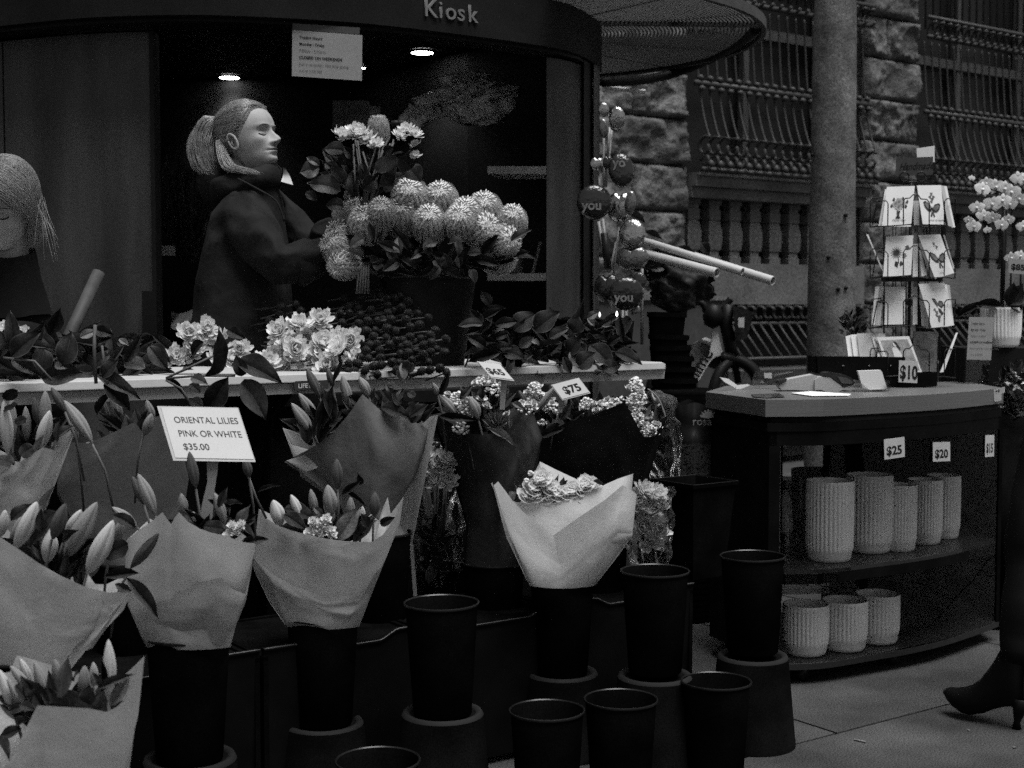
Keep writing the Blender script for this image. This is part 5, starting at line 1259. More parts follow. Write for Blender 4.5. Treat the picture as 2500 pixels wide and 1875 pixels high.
# price tickets on the glass
def ticket(s, tl, tr, bl, label, f=fG):
    def onglass(x, y):
        px, py = f(x, y); r = ray(px, py); best = None
        for a, c in zip(f2, f2[1:]):
            dr = c - a; nn = Vector((-dr.y, dr.x, 0)); t = (a - Vector((0, 0, 0))).dot(nn) / r.dot(nn)
            q = r * t; s_ = (q - a).dot(dr) / dr.dot(dr)
            if -.02 <= s_ <= 1.02: best = Vector((0, 0, H)) + r * t
        return best
    A = onglass(*tl); B = onglass(*tr); D = onglass(*bl); U = B - A; V = D - A; N = U.cross(V).normalized()
    if N.y < 0: N = -N
    t_ = thing('price_ticket', A, label, 'price ticket', 'tickets inside the cabinet glass')
    mb = MB(); mb.slab(A - N * .003, U, V, N, [(0, 0), (1, 0), (1, 1), (0, 1)], .001); part('card', mb, mat('ticket_card', .4, .6, .04), t_)
    text(s, A - N * .0036 + U * .1 + V * .80, U, -V, V.length * .6, M_ink, t_, .03, sx=U.length / V.length * .83)
ticket('$25', (1262, 478), (1400, 460), (1266, 614), '$25 ticket behind the cabinet glass above the tall vases')
ticket('$20', (1592, 497), (1708, 494), (1593, 628), '$20 ticket behind the cabinet glass above the short vases')
ticket('$15', (1946, 449), (2006, 447), (1944, 596), '$15 ticket behind the cabinet glass near its right end')
# ---- ribbed vases
def vase_mesh(name, D, h):
    r = D / 2; n = 34
    prof = [(0, 0), (r * .78, 0), (r * .86, .004), (r * .91, .012), (r * .93, .028), (r * .965, .034), (r * .985, .045), (r, h * .5), (r, h - .012), (r, h - .004), (r * .985, h), (r * .94, h - .002), (r * .93, h - .01), (r * .93, h - .06), (r * .6, h - .1)]
    b = MB(); zr = (.04, h - .009)
    b.lathe(prof[:12], n * 8, rib=lambda a, z: (r * .05 * abs(math.cos(a * n / 2)) - r * .04) if zr[0] <= z <= zr[1] else 0)
    b.lathe(prof[11:], 48)
    m = b.mesh(name, M_vase, True); m.set_sharp_from_angle(angle=R(60)); return m
def vase(x0, x1, yt, yb, z, me_w, mesh, label, grp, d=None):
    px = (x0 + x1) / 2; d = d or FOC * me_w / (x1 - x0); q = P(px, 1200, d)
    tag(put('ribbed_vase', mesh, None, Matrix.Translation((q.x, q.y, z + .0005)) @ Matrix.Rotation(rnd(0, 6), 4, 'Z')), label, 'vase', grp)
VT = vase_mesh('ribbed_vase', .155, .262); VS = vase_mesh('ribbed_vase', .118, .225); VL = vase_mesh('ribbed_vase', .148, .163)
g1 = 'tall ribbed vases on the cabinet shelf'; g2 = 'short ribbed vases on the bottom shelf'
vase(1968, 2085, 0, 0, ZS, 0, VT, 'tallest wide ribbed white vase at the left of the cabinet shelf', g1, 4.58)
vase(2066, 2180, 0, 0, ZS, 0, VT, 'second tall wide ribbed vase, partly behind the first one', g1, 4.74)
vase(2152, 2240, 0, 0, ZS, 0, VS, 'slim ribbed vase in the middle of the cabinet shelf', g1, 4.76)
vase(2216, 2302, 0, 0, ZS, 0, VS, 'slim ribbed vase second from the right on the cabinet shelf', g1, 4.9)
vase(2262, 2346, 0, 0, ZS, 0, VS, 'slim ribbed vase at the right end of the row on the cabinet shelf', g1, 5.02)
vase(1912, 2030, 0, 0, ZL, 0, VL, 'squat ribbed pot at the left on the bottom shelf', g2, 4.52)
vase(2008, 2125, 0, 0, ZL, 0, VL, 'squat ribbed pot in the middle on the bottom shelf', g2, 4.58)
vase(2090, 2202, 0, 0, ZL, 0, VL, 'squat ribbed pot at the right on the bottom shelf', g2, 4.68)
b = MB(); q = P(1918, 1200, 4.72); b.lathe([(.052, 0), (.052, .25), (.049, .25), (.049, .004), (0, .004)], 40, (q.x, q.y, ZS + .001)); solo('glass_cylinder', b, M_glass, 'clear glass cylinder vase at the far left of the cabinet shelf', 'vase', smooth=True)
b = MB(); q = P(1990, 1200, 4.98); b.lathe([(.075, 0), (.085, .25), (.08, .25), (.07, .004), (0, .004)], 40, (q.x, q.y, ZS + .001)); solo('dark_pot', b, mat('dark_ceramic', .02, .5), 'dark ribbed pot behind the tallest vase on the shelf', 'pot', smooth=True)
# glass blocks on ledge under shelf
gb = thing('glass_blocks', cp(1960, 1430, .30), 'small clear plastic packs lying on a ledge below the cabinet shelf', 'packs')
for i, (x, y) in enumerate(((1935, 1420), (1965, 1424), (1998, 1422), (2015, 1424))):
    q = PZ(x, y, .30) + Vector((0, .03, 0)); b = MB(); b.box(q, (.03, .05, .018)); part('pack', b, mat('pack', .05, .2, spec=.8), gb)
mb = MB(); lp_ = insd(.05)[:9]; mb.prism([(p.x, p.y) for p in lp_] + [(lp_[-1].x, lp_[-1].y + .12), (lp_[0].x, lp_[0].y + .16)], .285, .289); part('ledge', mb, M_glass, cab)
# ---- things on the counter top
def top(px, py): return PZ(px, py, ZT)
tz = Vector((0, 0, 1))
def prof_solid(f, outline, d, depth, name, m, parent, smooth=False):
    mb = MB(); pts = [P(*f(x, y), d) for x, y in outline]; n = len(pts)
    dv = Vector((0, depth, 0)); vs = pts + [p + dv for p in pts]
    mb.add(vs, [tuple(range(n)), tuple(reversed(range(n, 2 * n)))] + [(i, i + n, (i + 1) % n + n, (i + 1) % n) for i in range(n)])
    return part(name, mb, m, parent, smooth)
def dtop(px, py): return top(px, py).y
et = thing('payment_terminal', top(*fG(950, 150)), 'pale card payment terminal with dark screen lying on the steel counter', 'terminal')
d_ = dtop(*fG(900, 155))
prof_solid(fG, [(800, 75), (830, 55), (900, 58), (980, 115), (985, 145), (955, 157), (880, 155), (830, 140), (800, 148)], d_, .07, 'body', M_term, et)
prof_solid(fG, [(868, 30), (900, 24), (1000, 40), (1045, 60), (1072, 95), (1060, 110), (1000, 130), (985, 112), (905, 57), (860, 50)], d_ - .002, .074, 'screen_housing', M_termd, et)
prof_solid(fG, [(950, 52), (1020, 62), (1058, 92), (1050, 102), (985, 100)], d_ - .004, .002, 'screen', mat('screen', .06, .3), et)
et2 = thing('printer_terminal', top(*fG(700, 150)), 'long pale wedge shaped payment printer beside the dark screen terminal', 'terminal')
prof_solid(fG, [(555, 118), (575, 105), (608, 80), (625, 72), (790, 40), (815, 48), (818, 85), (800, 148), (760, 150), (640, 142), (580, 145)], d_ + .01, .065, 'body', M_term, et2)
prof_solid(fG, [(557, 82), (615, 70), (600, 90), (560, 105)], d_ + .005, .07, 'clip', M_termd, et2)
b = MB(); A = top(*fG(640, 178)); 
b.add([top(*fG(x, y)) + tz * .004 for x, y in ((640, 172), (770, 160), (1045, 178), (1030, 190), (780, 192))], [(0, 1, 2, 3, 4)]); b.add([top(*fG(x, y)) + tz * .001 for x, y in ((640, 172), (770, 160), (1045, 178), (1030, 190), (780, 192))], [(4, 3, 2, 1, 0)])
solo('paper_sheet', b, M_card, 'white paper sheet lying at the front edge of the steel counter', 'paper')
b = MB(); b.add([top(*fG(x, y)) + tz * .003 for x, y in ((370, 178), (560, 172), (600, 196), (470, 203), (380, 196))], [(0, 1, 2, 3, 4)])
solo('phone', b, mat('phone', .02, .15), 'dark phone lying near the left corner of the steel counter', 'phone')
bh = thing('card_holder', top(*fG(1190, 155)), 'clear business card holder full of pale cards on the steel counter', 'card holder')
dd_ = dtop(*fG(1190, 158))
prof_solid(fG, [(1092, 15), (1245, 10), (1255, 25), (1285, 130), (1280, 138), (1170, 142), (1120, 128)], dd_ + .01, .02, 'business_cards', M_card, bh)
prof_solid(fG, [(1070, 155), (1080, 85), (1098, 80), (1150, 130), (1180, 155)], dd_, .002, 'front_left', M_acry, bh)
prof_solid(fG, [(1285, 130), (1275, 80), (1305, 78), (1315, 150), (1240, 152)], dd_, .002, 'front_right', M_acry, bh)
prof_solid(fG, [(1070, 155), (1300, 152), (1300, 146), (1075, 148)], dd_ - .004, .05, 'base', M_acry, bh)
# small crumpled card at the left end and clear stand
b = MB(); dq = dtop(*fG(230, 150)) + .02
for poly in ([(160, 58), (215, 68), (275, 110), (262, 130), (190, 90)], [(272, 112), (345, 105), (365, 112), (300, 138), (268, 138)]):
    pts = [P(*fG(x, y), dq + (x - 160) * .0002) for x, y in poly]; n = len(pts); b.add(pts + [p + Vector((0, .006, 0)) for p in pts], [tuple(range(n)), tuple(reversed(range(n, 2 * n)))])
solo('crumpled_wrapper', b, M_card, 'crumpled white wrapper lying at the left end of the counter', 'wrapper')
# clear acrylic rounded stand with little tag
st_ = thing('clear_stand', top(*fG(400, 140)), 'clear acrylic stand with a small pale sticker at the left end of the counter', 'stand')
prof_solid(fG, [(380, 140), (378, 60), (400, 20), (480, 5), (620, 10), (700, 45), (700, 60)], dq + .1, .003, 'sheet', M_acry, st_)
prof_solid(fG, [(457, 30), (508, 28), (512, 66), (460, 64)], dq + .095, .002, 'sticker', M_card2, st_)
# greeting card box
bxg = thing('greeting_card_box', top(*fJ(570, 1510)), 'open black box of greeting cards standing on the counter', 'box')
db = 5.02
def slabJ(outline, d, depth, name, m, parent): return prof_solid(fJ, outline, d, depth, name, m, parent)
slabJ([(218, 1350), (735, 1355), (735, 1500), (730, 1535), (222, 1450)], db, .012, 'front', M_cab, bxg)
slabJ([(700, 1450), (922, 1445), (920, 1522), (700, 1535)], db - .005, .012, 'front_tray', M_cab, bxg)
slabJ([(735, 1350), (922, 1350), (922, 1450), (735, 1452)], db + .12, .012, 'back', M_cab, bxg)
slabJ([(218, 1352), (224, 1352), (228, 1450), (222, 1450)], db, .15, 'end', M_cab, bxg)
for k_, x in enumerate((375, 525, 650)):
    b = MB(); q = P(*fJ(x, 1405), db - .004); b.lathe([(0, -.003), (.004, 0), (0, .003)], 8, q); part('stud', b, M_bikeg, bxg)
tk = thing('price_card', P(*fJ(750, 1440), db - .05), 'white $10 price card clipped on the front of the greeting card box', 'price card')
o, A_, U_, V_, N_ = board('card', fJ(700, 1374), fJ(808, 1380), fJ(696, 1500), db - .04, .0015, M_sign, tk)
text('$10', A_ - N_ * .001 + U_ * .05 + V_ * .82, U_, -V_, V_.length * .86, M_ink, tk, .03, sx=.62)
# greeting cards in the box
def gcard(f, quad, d, label, art=None, parent=None, m=None, group='greeting cards', th=.002, tilt=.03):
    """quad: tl, tr, br, bl in zoom pixels; leaning back a little"""
    pts = [P(*f(*quad[0]), d + tilt), P(*f(*quad[1]), d + tilt), P(*f(*quad[2]), d), P(*f(*quad[3]), d)]
    t_ = thing('greeting_card', pts[3], label, 'greeting card', group)
    U = pts[1] - pts[0]; V = pts[3] - pts[0]; N = U.cross(V).normalized()
    if N.y < 0: N = -N
    mb = MB(); mb.add(pts + [p + N * th for p in pts], [(0, 1, 2, 3), (7, 6, 5, 4), (0, 4, 5, 1), (1, 5, 6, 2), (2, 6, 7, 3), (3, 7, 4, 0)])
    part('card', mb, m or M_card, t_)
    if art: art(t_, pts, N)
    return t_
def bil(pts, u, v): return pts[0] * (1 - u) * (1 - v) + pts[1] * u * (1 - v) + pts[2] * u * v + pts[3] * (1 - u) * v
def shape(t_, pts, N, poly, m, name='print', k=1):
    mb = MB(); vs = [bil(pts, u, v) - N * (.0006 * k) for u, v in poly]; n = len(vs); mb.add(vs, [tuple(range(n))]); part(name, mb, m, t_)
def blob(cx, cy, rx, ry, n=14, wob=0, ph=0): return [(cx + rx * math.cos(2 * math.pi * i / n) * (1 + wob * math.cos(5 * 2 * math.pi * i / n + ph)), cy + ry * math.sin(2 * math.pi * i / n) * (1 + wob * math.cos(5 * 2 * math.pi * i / n + ph))) for i in range(n)]
def art_bouquet(t_, pts, N):
    rs = random.Random(2)
    for (x, y) in ((.3, .32), (.62, .3), (.78, .38), (.25, .48), (.75, .5)): shape(t_, pts, N, [(x, y - .05), (x + .05, y), (x + .02, y + .06), (x - .05, y + .03)], M_arta)
    for (x, y, r_) in ((.5, .38, .13), (.36, .44, .1), (.64, .44, .11), (.5, .52, .12)): shape(t_, pts, N, blob(x, y, r_, r_ * .7, 18, .2, x * 9), M_artc, k=2); shape(t_, pts, N, blob(x, y, r_ * .35, r_ * .25, 8), M_artb, k=3)
    shape(t_, pts, N, [(.44, .62), (.58, .62), (.54, .72), (.6, .80), (.42, .80), (.48, .72)], M_arta, k=3)
    text('Thank You', bil(pts, .3, .88) - N * .001, pts[1] - pts[0], pts[0] - pts[3], .011, M_inkg, t_, 0, shear=.4)
def art_butterfly(t_, pts, N):
    for (x, y) in ((.55, .22), (.48, .3), (.62, .3), (.56, .36), (.52, .42)): shape(t_, pts, N, blob(x, y, .06, .04, 8, .3, x * 20), M_artb)
    shape(t_, pts, N, [(.5, .6), (.42, .47), (.25, .4), (.16, .43), (.2, .56), (.32, .66), (.45, .68)], M_arta, k=2); shape(t_, pts, N, [(.5, .62), (.62, .5), (.8, .46), (.88, .5), (.82, .62), (.68, .7), (.54, .69)], M_arta, k=2)
    shape(t_, pts, N, [(.47, .6), (.4, .5), (.27, .44), (.22, .47), (.26, .55), (.36, .62)], M_artb, k=3); shape(t_, pts, N, [(.54, .62), (.62, .54), (.76, .5), (.82, .53), (.77, .6), (.66, .66)], M_artb, k=3)
    shape(t_, pts, N, [(.47, .68), (.4, .78), (.46, .82), (.5, .7)], M_arta, k=2); shape(t_, pts, N, [(.54, .69), (.6, .8), (.54, .82), (.51, .7)], M_arta, k=2)
    shape(t_, pts, N, [(.49, .55), (.52, .55), (.52, .74), (.5, .76)], M_ink, k=4)
    text('With Sympathy', bil(pts, .3, .92) - N * .001, pts[1] - pts[0], pts[0] - pts[3], .009, M_inkg, t_, 0, shear=.4)
def art_sunflower(t_, pts, N):
    for i in range(16):
        a = i * math.pi / 8; c, s = math.cos(a), math.sin(a); cx, cy = .42, .42
        shape(t_, pts, N, [(cx + .07 * c - .03 * s, cy + .05 * s + .02 * c), (cx + .24 * c, cy + .18 * s), (cx + .07 * c + .03 * s, cy + .05 * s - .02 * c)][::1], M_artb)
    shape(t_, pts, N, blob(.42, .42, .1, .07, 12), M_arta, k=2)
    for (x, y) in ((.72, .5), (.8, .3)): shape(t_, pts, N, blob(x, y, .08, .06, 12, .3), M_artb)
    shape(t_, pts, N, [(.4, .62), (.52, .66), (.5, .8), (.38, .74)], M_arta); shape(t_, pts, N, [(.6, .62), (.72, .7), (.6, .76), (.55, .7)], M_arta); shape(t_, pts, N, [(.48, .52), (.51, .52), (.54, .68), (.51, .68)], M_arta)
def art_butterfly2(t_, pts, N):
    shape(t_, pts, N, [(.5, .55), (.38, .4), (.36, .33), (.48, .35), (.56, .46)], M_arta, k=2); shape(t_, pts, N, [(.54, .5), (.62, .4), (.76, .42), (.8, .52), (.66, .58)], M_arta, k=2)
    shape(t_, pts, N, [(.52, .56), (.62, .6), (.7, .7), (.6, .74), (.52, .64)], M_arta, k=2); shape(t_, pts, N, [(.5, .5), (.43, .4), (.42, .37), (.48, .39), (.53, .47)], M_artb, k=3); shape(t_, pts, N, [(.57, .5), (.63, .44), (.73, .45), (.74, .51), (.65, .54)], M_artb, k=3)
    for (x, y) in ((.36, .6), (.42, .66), (.38, .72), (.5, .76), (.45, .82)): shape(t_, pts, N, blob(x, y, .06, .04, 8, .3, x * 9), M_artb)
    shape(t_, pts, N, [(.42, .74), (.46, .78), (.42, .9), (.38, .84)], M_arta)
def art_lady(t_, pts, N):
    shape(t_, pts, N, [(.08, .1), (.92, .08), (.95, .95), (.1, .95)], M_artc)
    shape(t_, pts, N, [(.34, .35), (.4, .3), (.5, .3), (.56, .45), (.6, .95), (.3, .95)], M_card, k=2); shape(t_, pts, N, blob(.47, .22, .06, .07), M_card, k=3); shape(t_, pts, N, [(.44, .14), (.53, .14), (.6, .35), (.56, .4)], M_arta, k=4)
cards = [((390, 1235), (425, 1225), (440, 1350), (405, 1350)), ((420, 1226), (470, 1222), (480, 1350), (436, 1350)), ((455, 1218), (620, 1218), (625, 1352), (470, 1352)), ((540, 1240), (560, 1238), (600, 1352), (575, 1352)), ((560, 1240), (585, 1238), (620, 1352), (600, 1352))]
labs = ['first pale card edge at the left in the black card box', 'second pale card at the left in the black card box', 'wide cream card in the middle of the black card box', 'narrow card edge before the lady card in the box', 'narrow card edge touching the lady card in the box']
for i, qd in enumerate(cards): gcard(fJ, qd, db + .06 - .008 * i, labs[i], m=M_card if i in (0, 1, 3) else M_card2)
gcard(fJ, ((570, 1240), (757, 1234), (832, 1442), (640, 1442)), db + .015, 'tilted card showing a lady with dark hair in the box', art_lady)
# ---- card spinner
spb = top(*fJ(770, 1500)); spb.y = 5.12; spb.x = (fJ(770, 0)[0] - 1250) / FOC * 5.12
ds_ = 5.12
spn = thing('card_spinner', Vector((spb.x, ds_, ZT)), 'tall black wire spinner rack full of flower and butterfly greeting cards', 'card rack')
mb = MB(); mb.tube([P(*fJ(770, 345), ds_), Vector((P(*fJ(770, 345), ds_).x, ds_, ZT))], .006, 8); part('post', mb, M_wire, spn, True)
mb = MB(); mb.lathe([(0, 0), (.09, 0), (.09, .006), (.01, .012), (0, .012)], 32, (spb.x, ds_, ZT)); part('base', mb, M_wire, spn)
wr = .0022
def wire(pts, d=None, r=wr, name='wire'):
    mb = MB(); mb.tube([P(*fJ(p[0], p[1]), p[2] if len(p) > 2 else d) for p in pts], r, 5); part(name, mb, M_wire, spn, True)
for y0 in (415, 710, 1000, 1285):
    H_ = 190
    df, db_ = ds_ - .09, ds_ - .01
    # left side basket
    wire([(612, y0 + 15, db_), (540, y0 + 20, df), (532, y0 + 40, df), (532, y0 + H_, df), (600, y0 + H_ - 10, db_)], name='pocket')
    wire([(620, y0 + 22, db_), (570, y0 + 34, df + .02), (570, y0 + 50, df + .02), (545, y0 + H_ - 15, df + .02)], name='pocket')
    # front left pocket
    wire([(575, y0 + 38, df), (625, y0 + 36, df - .01), (635, y0 + 52, df - .01), (633, y0 + H_ - 8, df - .01)], name='pocket')
    wire([(724, y0 + H_ - 15, df - .01), (724, y0 + 38, df - .01), (735, y0 + 22, df - .01), (760, y0 + 20, df - .01), (780, y0, df - .01), (810, y0 + 2, df - .01), (825, y0 + 25, df - .01), (860, y0 + 28, df - .01), (875, y0 + 48, df - .01), (873, y0 + H_, df - .01)], name='pocket')
    wire([(540, y0 + H_ - 4, df), (633, y0 + H_ - 8, df - .01), (724, y0 + H_ - 14, df - .01), (770, y0 + H_ - 18, df - .01)], name='pocket')
    wire([(800, y0 + H_ - 8, df - .01), (873, y0 + H_, df - .01), (960, y0 + H_ - 8, df), (1025, y0 + H_, db_)], name='pocket')
    wire([(960, y0 + H_ - 15, df), (962, y0 + 40, df), (975, y0 + 24, df), (1025, y0 + 22, db_), (1022, y0 + H_, db_)], name='pocket')
    wire([(532, y0 + H_ - 2, df), (600, y0 + H_ - 15, db_), (760, y0 + H_ - 25, db_)], name='pocket')
for x in (612, 664, 680, 712, 740, 812, 850, 866, 935): wire([(x, 400), (x, 1480 if x in (664, 680, 712, 850, 866) else 1500)], ds_ + (.0 if x in (612, 935) else .03), r=.0035 if x in (612, 935, 812) else .002, name='upright')
mb = MB(); q0 = P(*fJ(608, 905), ds_); q1 = P(*fJ(938, 905), ds_); mb.box((q0 + q1) / 2, ((q1 - q0).length, .06, .016)); part('collar', mb, M_wire, spn)
for cx in (730, 828): wire([(cx + 26 * math.cos(a), 312 + 28 * math.sin(a)) for a in [i * .45 for i in range(15)]], ds_ - .03, r=.0028, name='clip_ring')
wire([(708, 352), (775, 340), (870, 350)], ds_ - .03, r=.003, name='clip_bar')
G = 'greeting cards on the spinner'
dc = ds_ - .075
def stackc(f, quads, d, labels, step=.006):
    for i, (qd, lb) in enumerate(zip(quads, labels)): gcard(f, qd, d + i * step, lb, m=M_card2 if i % 2 else M_card, group=G)
gcard(fJ, ((628, 370), (790, 365), (768, 600), (600, 598)), dc, 'card with a drawn bouquet, top left of the spinner', art_bouquet, group=G)
gcard(fJ, ((802, 362), (942, 360), (966, 588), (836, 586)), dc, 'card with a big butterfly, top right of the spinner', art_butterfly, group=G)
stackc(fJ, [((618, 385), (640, 380), (605, 598), (580, 596)), ((940, 362), (960, 365), (1012, 600), (985, 602)), ((955, 365), (975, 366), (1024, 604), (1002, 604)), ((782, 450), (812, 450), (815, 590), (785, 590))], dc + .02, ['card edge left of the bouquet card on the spinner', 'card edge just right of the top butterfly card', 'outermost card edge right of the top butterfly card', 'grey card back between the two top spinner cards'])
gcard(fJ, ((625, 658), (782, 650), (768, 885), (606, 888)), dc, 'card with a sunflower, middle left of the spinner', art_sunflower, group=G)
gcard(fJ, ((810, 650), (938, 645), (1018, 868), (908, 903)), dc, 'tilted card with a butterfly, middle right of the spinner', art_butterfly, group=G)
stackc(fJ, [((510, 645), (520, 645), (606, 850), (602, 858)), ((812, 700), (830, 690), (905, 885), (880, 890)), ((815, 740), (822, 735), (860, 880), (830, 888)), ((955, 650), (962, 648), (1020, 840), (1012, 845)), ((780, 700), (808, 700), (808, 890), (778, 890))], dc + .02, ['thin card sticking out at the left of the middle tier', 'card behind the tilted butterfly card', 'darker card behind the tilted butterfly card on its left', 'thin card leaning right of the tilted butterfly card', 'grey card back beside the spinner post in the middle tier'])
gcard(fJ, ((812, 932), (960, 925), (1010, 1172), (890, 1192)), dc, 'card with a small butterfly, right side of the lower tier', art_butterfly2, group=G)
stackc(fJ, [((562, 948), (585, 945), (560, 1170), (540, 1168)), ((585, 946), (612, 945), (590, 1172), (562, 1170)), ((620, 948), (735, 948), (730, 1165), (615, 1168)), ((815, 935), (830, 940), (885, 1190), (830, 1172)), ((960, 935), (975, 936), (1018, 1170), (1000, 1175)), ((975, 936), (992, 938), (1016, 1165), (1012, 1172)), ((780, 950), (805, 950), (805, 1165), (778, 1168))], dc + .02, ['leftmost card edge in the lower tier of the spinner', 'second card edge in the lower tier of the spinner', 'dim card back at the left of the lower tier', 'card just behind the small butterfly card', 'card edge right of the small butterfly card', 'outermost card edge of the lower tier right side', 'dim card back beside the post in the lower tier'])
gcard(fJ, ((1028, 1215), (1040, 1212), (960, 1440), (935, 1445)), dc + .01, 'pale card leaning at the right of the bottom tier', group=G)
gcard(fJ, ((780, 1205), (925, 1210), (915, 1440), (790, 1440)), dc + .06, 'dim card back in the bottom tier of the spinner', m=M_artb, group=G)
hs_ = thing('handmade_sign', P(*fJ(790, 300), ds_ - .02), 'small dark card reading Handmade clipped on top of the spinner', 'sign')
o, A_, U_, V_, N_ = board('card', fJ(682, 205), fJ(896, 195), fJ(680, 310), ds_ - .02, .002, M_cardb, hs_)
text('Handmade', A_ - N_ * .001 + U_ * .08 + V_ * .66, U_, -V_, V_.length * .56, M_inkg if False else mat('ink_mid', .008, .7), hs_, .01, shear=.4, sx=.78)
gcard(fJ, ((800, 148), (905, 132), (905, 228), (803, 200)), ds_ - .01, 'plain white card standing up behind the Handmade sign', tilt=0)
# little fern or flowers left behind card box
fl = thing('small_plant', P(*fJ(420, 1220), 5.3), 'small dark leafy plant behind the greeting card box', 'plant')
fill_leaves(fl, fJ(430, 0)[0], fJ(0, 1170)[1], 5.25, 34, 36, 70, (.02, .045), 'ddm', (.008, .02))
stemtube(fl, [P(*fJ(430, 1180), 5.25), P(*fJ(430, 1500), 5.25)], .004)
# trading hours stand
th_ = thing('trading_hours_stand', top(*fJ(1150, 1510)), 'trading hours notice in a clear upright stand at the right end of the counter', 'notice')
dt_ = dtop(*fJ(1150, 1512))
o, A_, U_, V_, N_ = board('sheet', fJ(1105, 1122), fJ(1247, 1125), fJ(1090, 1370), dt_, .002, mat('notice_pale', .25, .5, .05), th_)
hours(th_, A_, U_, V_, N_, .62)
prof_solid(fJ, [(1090, 1370), (1225, 1370), (1215, 1512), (1085, 1512)], dt_ + .004, .003, 'clear_foot', M_acry, th_)
# Roses sign
rs_ = thing('roses_sign', top(*fJ(1215, 1510)), 'dark fan shaped sign with a pale band reading ROSES $8.00', 'sign')
dr_ = dt_ + .09
prof_solid(fJ, [(1225, 1250), (1280, 1243), (1345, 1250), (1395, 1270), (1330, 1360), (1280, 1372), (1225, 1368)], dr_, .003, 'plate', M_sign, rs_)
prof_solid(fJ, [(1230, 1258), (1280, 1251), (1343, 1257), (1383, 1274), (1326, 1354), (1280, 1364), (1230, 1361)], dr_ - .001, .001, 'dark_field', M_wire, rs_)
prof_solid(fJ, [(1228, 1283), (1372, 1290), (1358, 1322), (1228, 1317)], dr_ - .002, .001, 'band', M_sign, rs_)
text('ROSES $8.00', P(*fJ(1232, 1310), dr_ - .003), P(*fJ(1360, 1315), dr_) - P(*fJ(1232, 1310), dr_), tz, .0155, M_ink, rs_, .0, shear=.4, sx=1.05)
prof_solid(fJ, [(1203, 1372), (1237, 1372), (1240, 1512), (1218, 1512)], dr_, .002, 'stake', M_acr, rs_)
# stickers on counter edge
sk = thing('edge_stickers', P(*fG(2035, 175), 4.98), 'two small printed stickers on the right end of the steel counter edge', 'stickers')
prof_solid(fG, [(2008, 145), (2082, 122), (2084, 160), (2060, 170), (2060, 215), (2012, 225)], 4.93, .002, 'sticker', M_card2, sk)
text('+61 2 6', P(*fG(2018, 165), 4.928), Vector((1, .1, .25)), tz, .016, M_ink, sk, .02)
prof_solid(fG, [(1988, 150), (2006, 148), (2006, 215), (1990, 218)], 4.93, .002, 'dark_sticker', M_wire, sk)
# ---- orchid in white ribbed pot
op = P(*fJ(1285, 1250), 5.35); 
pm = vase_mesh('orchid_pot', .15, .15)
zq = P(*fJ(1285, 1068), 5.35).z
tag(put('orchid_pot', pm, None, Matrix.Translation((op.x, 5.35, zq - .15))), 'white ribbed pot with the orchid behind the trading hours stand', 'pot')
os_ = thing('pot_stand', (op.x, 5.35, 0), 'dark plant stand under the white orchid pot behind the counter', 'stand')
mb = MB(); mb.box((op.x + .1, 5.45, (zq - .152) / 2), (.5, .3, zq - .153)); part('body', mb, M_kiosk_d, os_)
orc = thing('orchid_plant', P(*fJ(1300, 1060), 5.35), 'moth orchid with a cloud of pale flowers on tall stems at the right edge', 'orchid')
def petal_orchid():
    b = MB()
    for i, (a, L, w_) in enumerate(((0.15, .95, 1.0), (3.0, .95, 1.0), (1.57, .8, .55), (-.85, .8, .5), (-2.3, .8, .5))):
        o = Vector((math.cos(a), 0, math.sin(a))); s = Vector((-math.sin(a), 0, math.cos(a)))
        def f(u, v):
            wd = w_ * math.sin(math.pi * min(.97, v * .82 + .12)) * (u - .5)
            return o * L * v + s * wd + Vector((0, -.18 * v * (1 - v) * 2 - (.03 if i < 2 else 0) + .12 * (u - .5) ** 2, 0))
        b.grid(f, 6, 7, 0)
    b.lathe([(0, -.15), (.14, -.1), (.16, .05), (.08, .18), (0, .2)], 8, (0, -.15, -.08), mi=1)
    return b.mesh('blossom', [M_petal, M_petalc], True)
OM = petal_orchid()
for (x, y, r_) in ((1180, 385, 60), (1205, 350, 50), (1260, 370, 62), (1310, 380, 60), (1350, 400, 60), (1395, 440, 56), (1390, 320, 54), (1240, 470, 62), (1300, 450, 56), (1150, 490, 52), (1130, 600, 56), (1190, 540, 56), (1240, 550, 52), (1290, 590, 52), (1340, 470, 50), (1420, 330, 50), (1100, 560, 30), (1120, 320, 24), (1210, 620, 30), (1350, 780, 46), (1400, 770, 46), (1330, 560, 44), (1420, 600, 50)):
    q = P(*fJ(x, y), 5.3 + rnd(-.05, .05)); s = r_ / 2.37 / FOC * 5.3 * .95
    put('blossom', OM, orc, basis(q, Vector((rnd(-.25, .25), rnd(-.2, .2), 1)), Vector((rnd(-.7, .3), -1, rnd(-.3, .3))), s, s, s))
stemtube(orc, [P(*fJ(1310, 450), 5.33), P(*fJ(1300, 800), 5.35), P(*fJ(1290, 1070), 5.35)], .007, M_wire)
stemtube(orc, [P(*fJ(1330, 420), 5.33), P(*fJ(1310, 800), 5.35), P(*fJ(1300, 1070), 5.35)], .005, M_leafd)
stemtube(orc, catmull([P(*fJ(1085, 315), 5.3), P(*fJ(1180, 370), 5.3), P(*fJ(1280, 400), 5.3), P(*fJ(1360, 470), 5.32), P(*fJ(1310, 620), 5.34)], 4), .003, M_leafd)
for (x, y, x1, y1) in ((1350, 820, 1340, 1060), (1405, 820, 1400, 1060)): stemtube(orc, [P(*fJ(x, y), 5.3), P(*fJ(x1, y1), 5.33)], .004, M_wire)
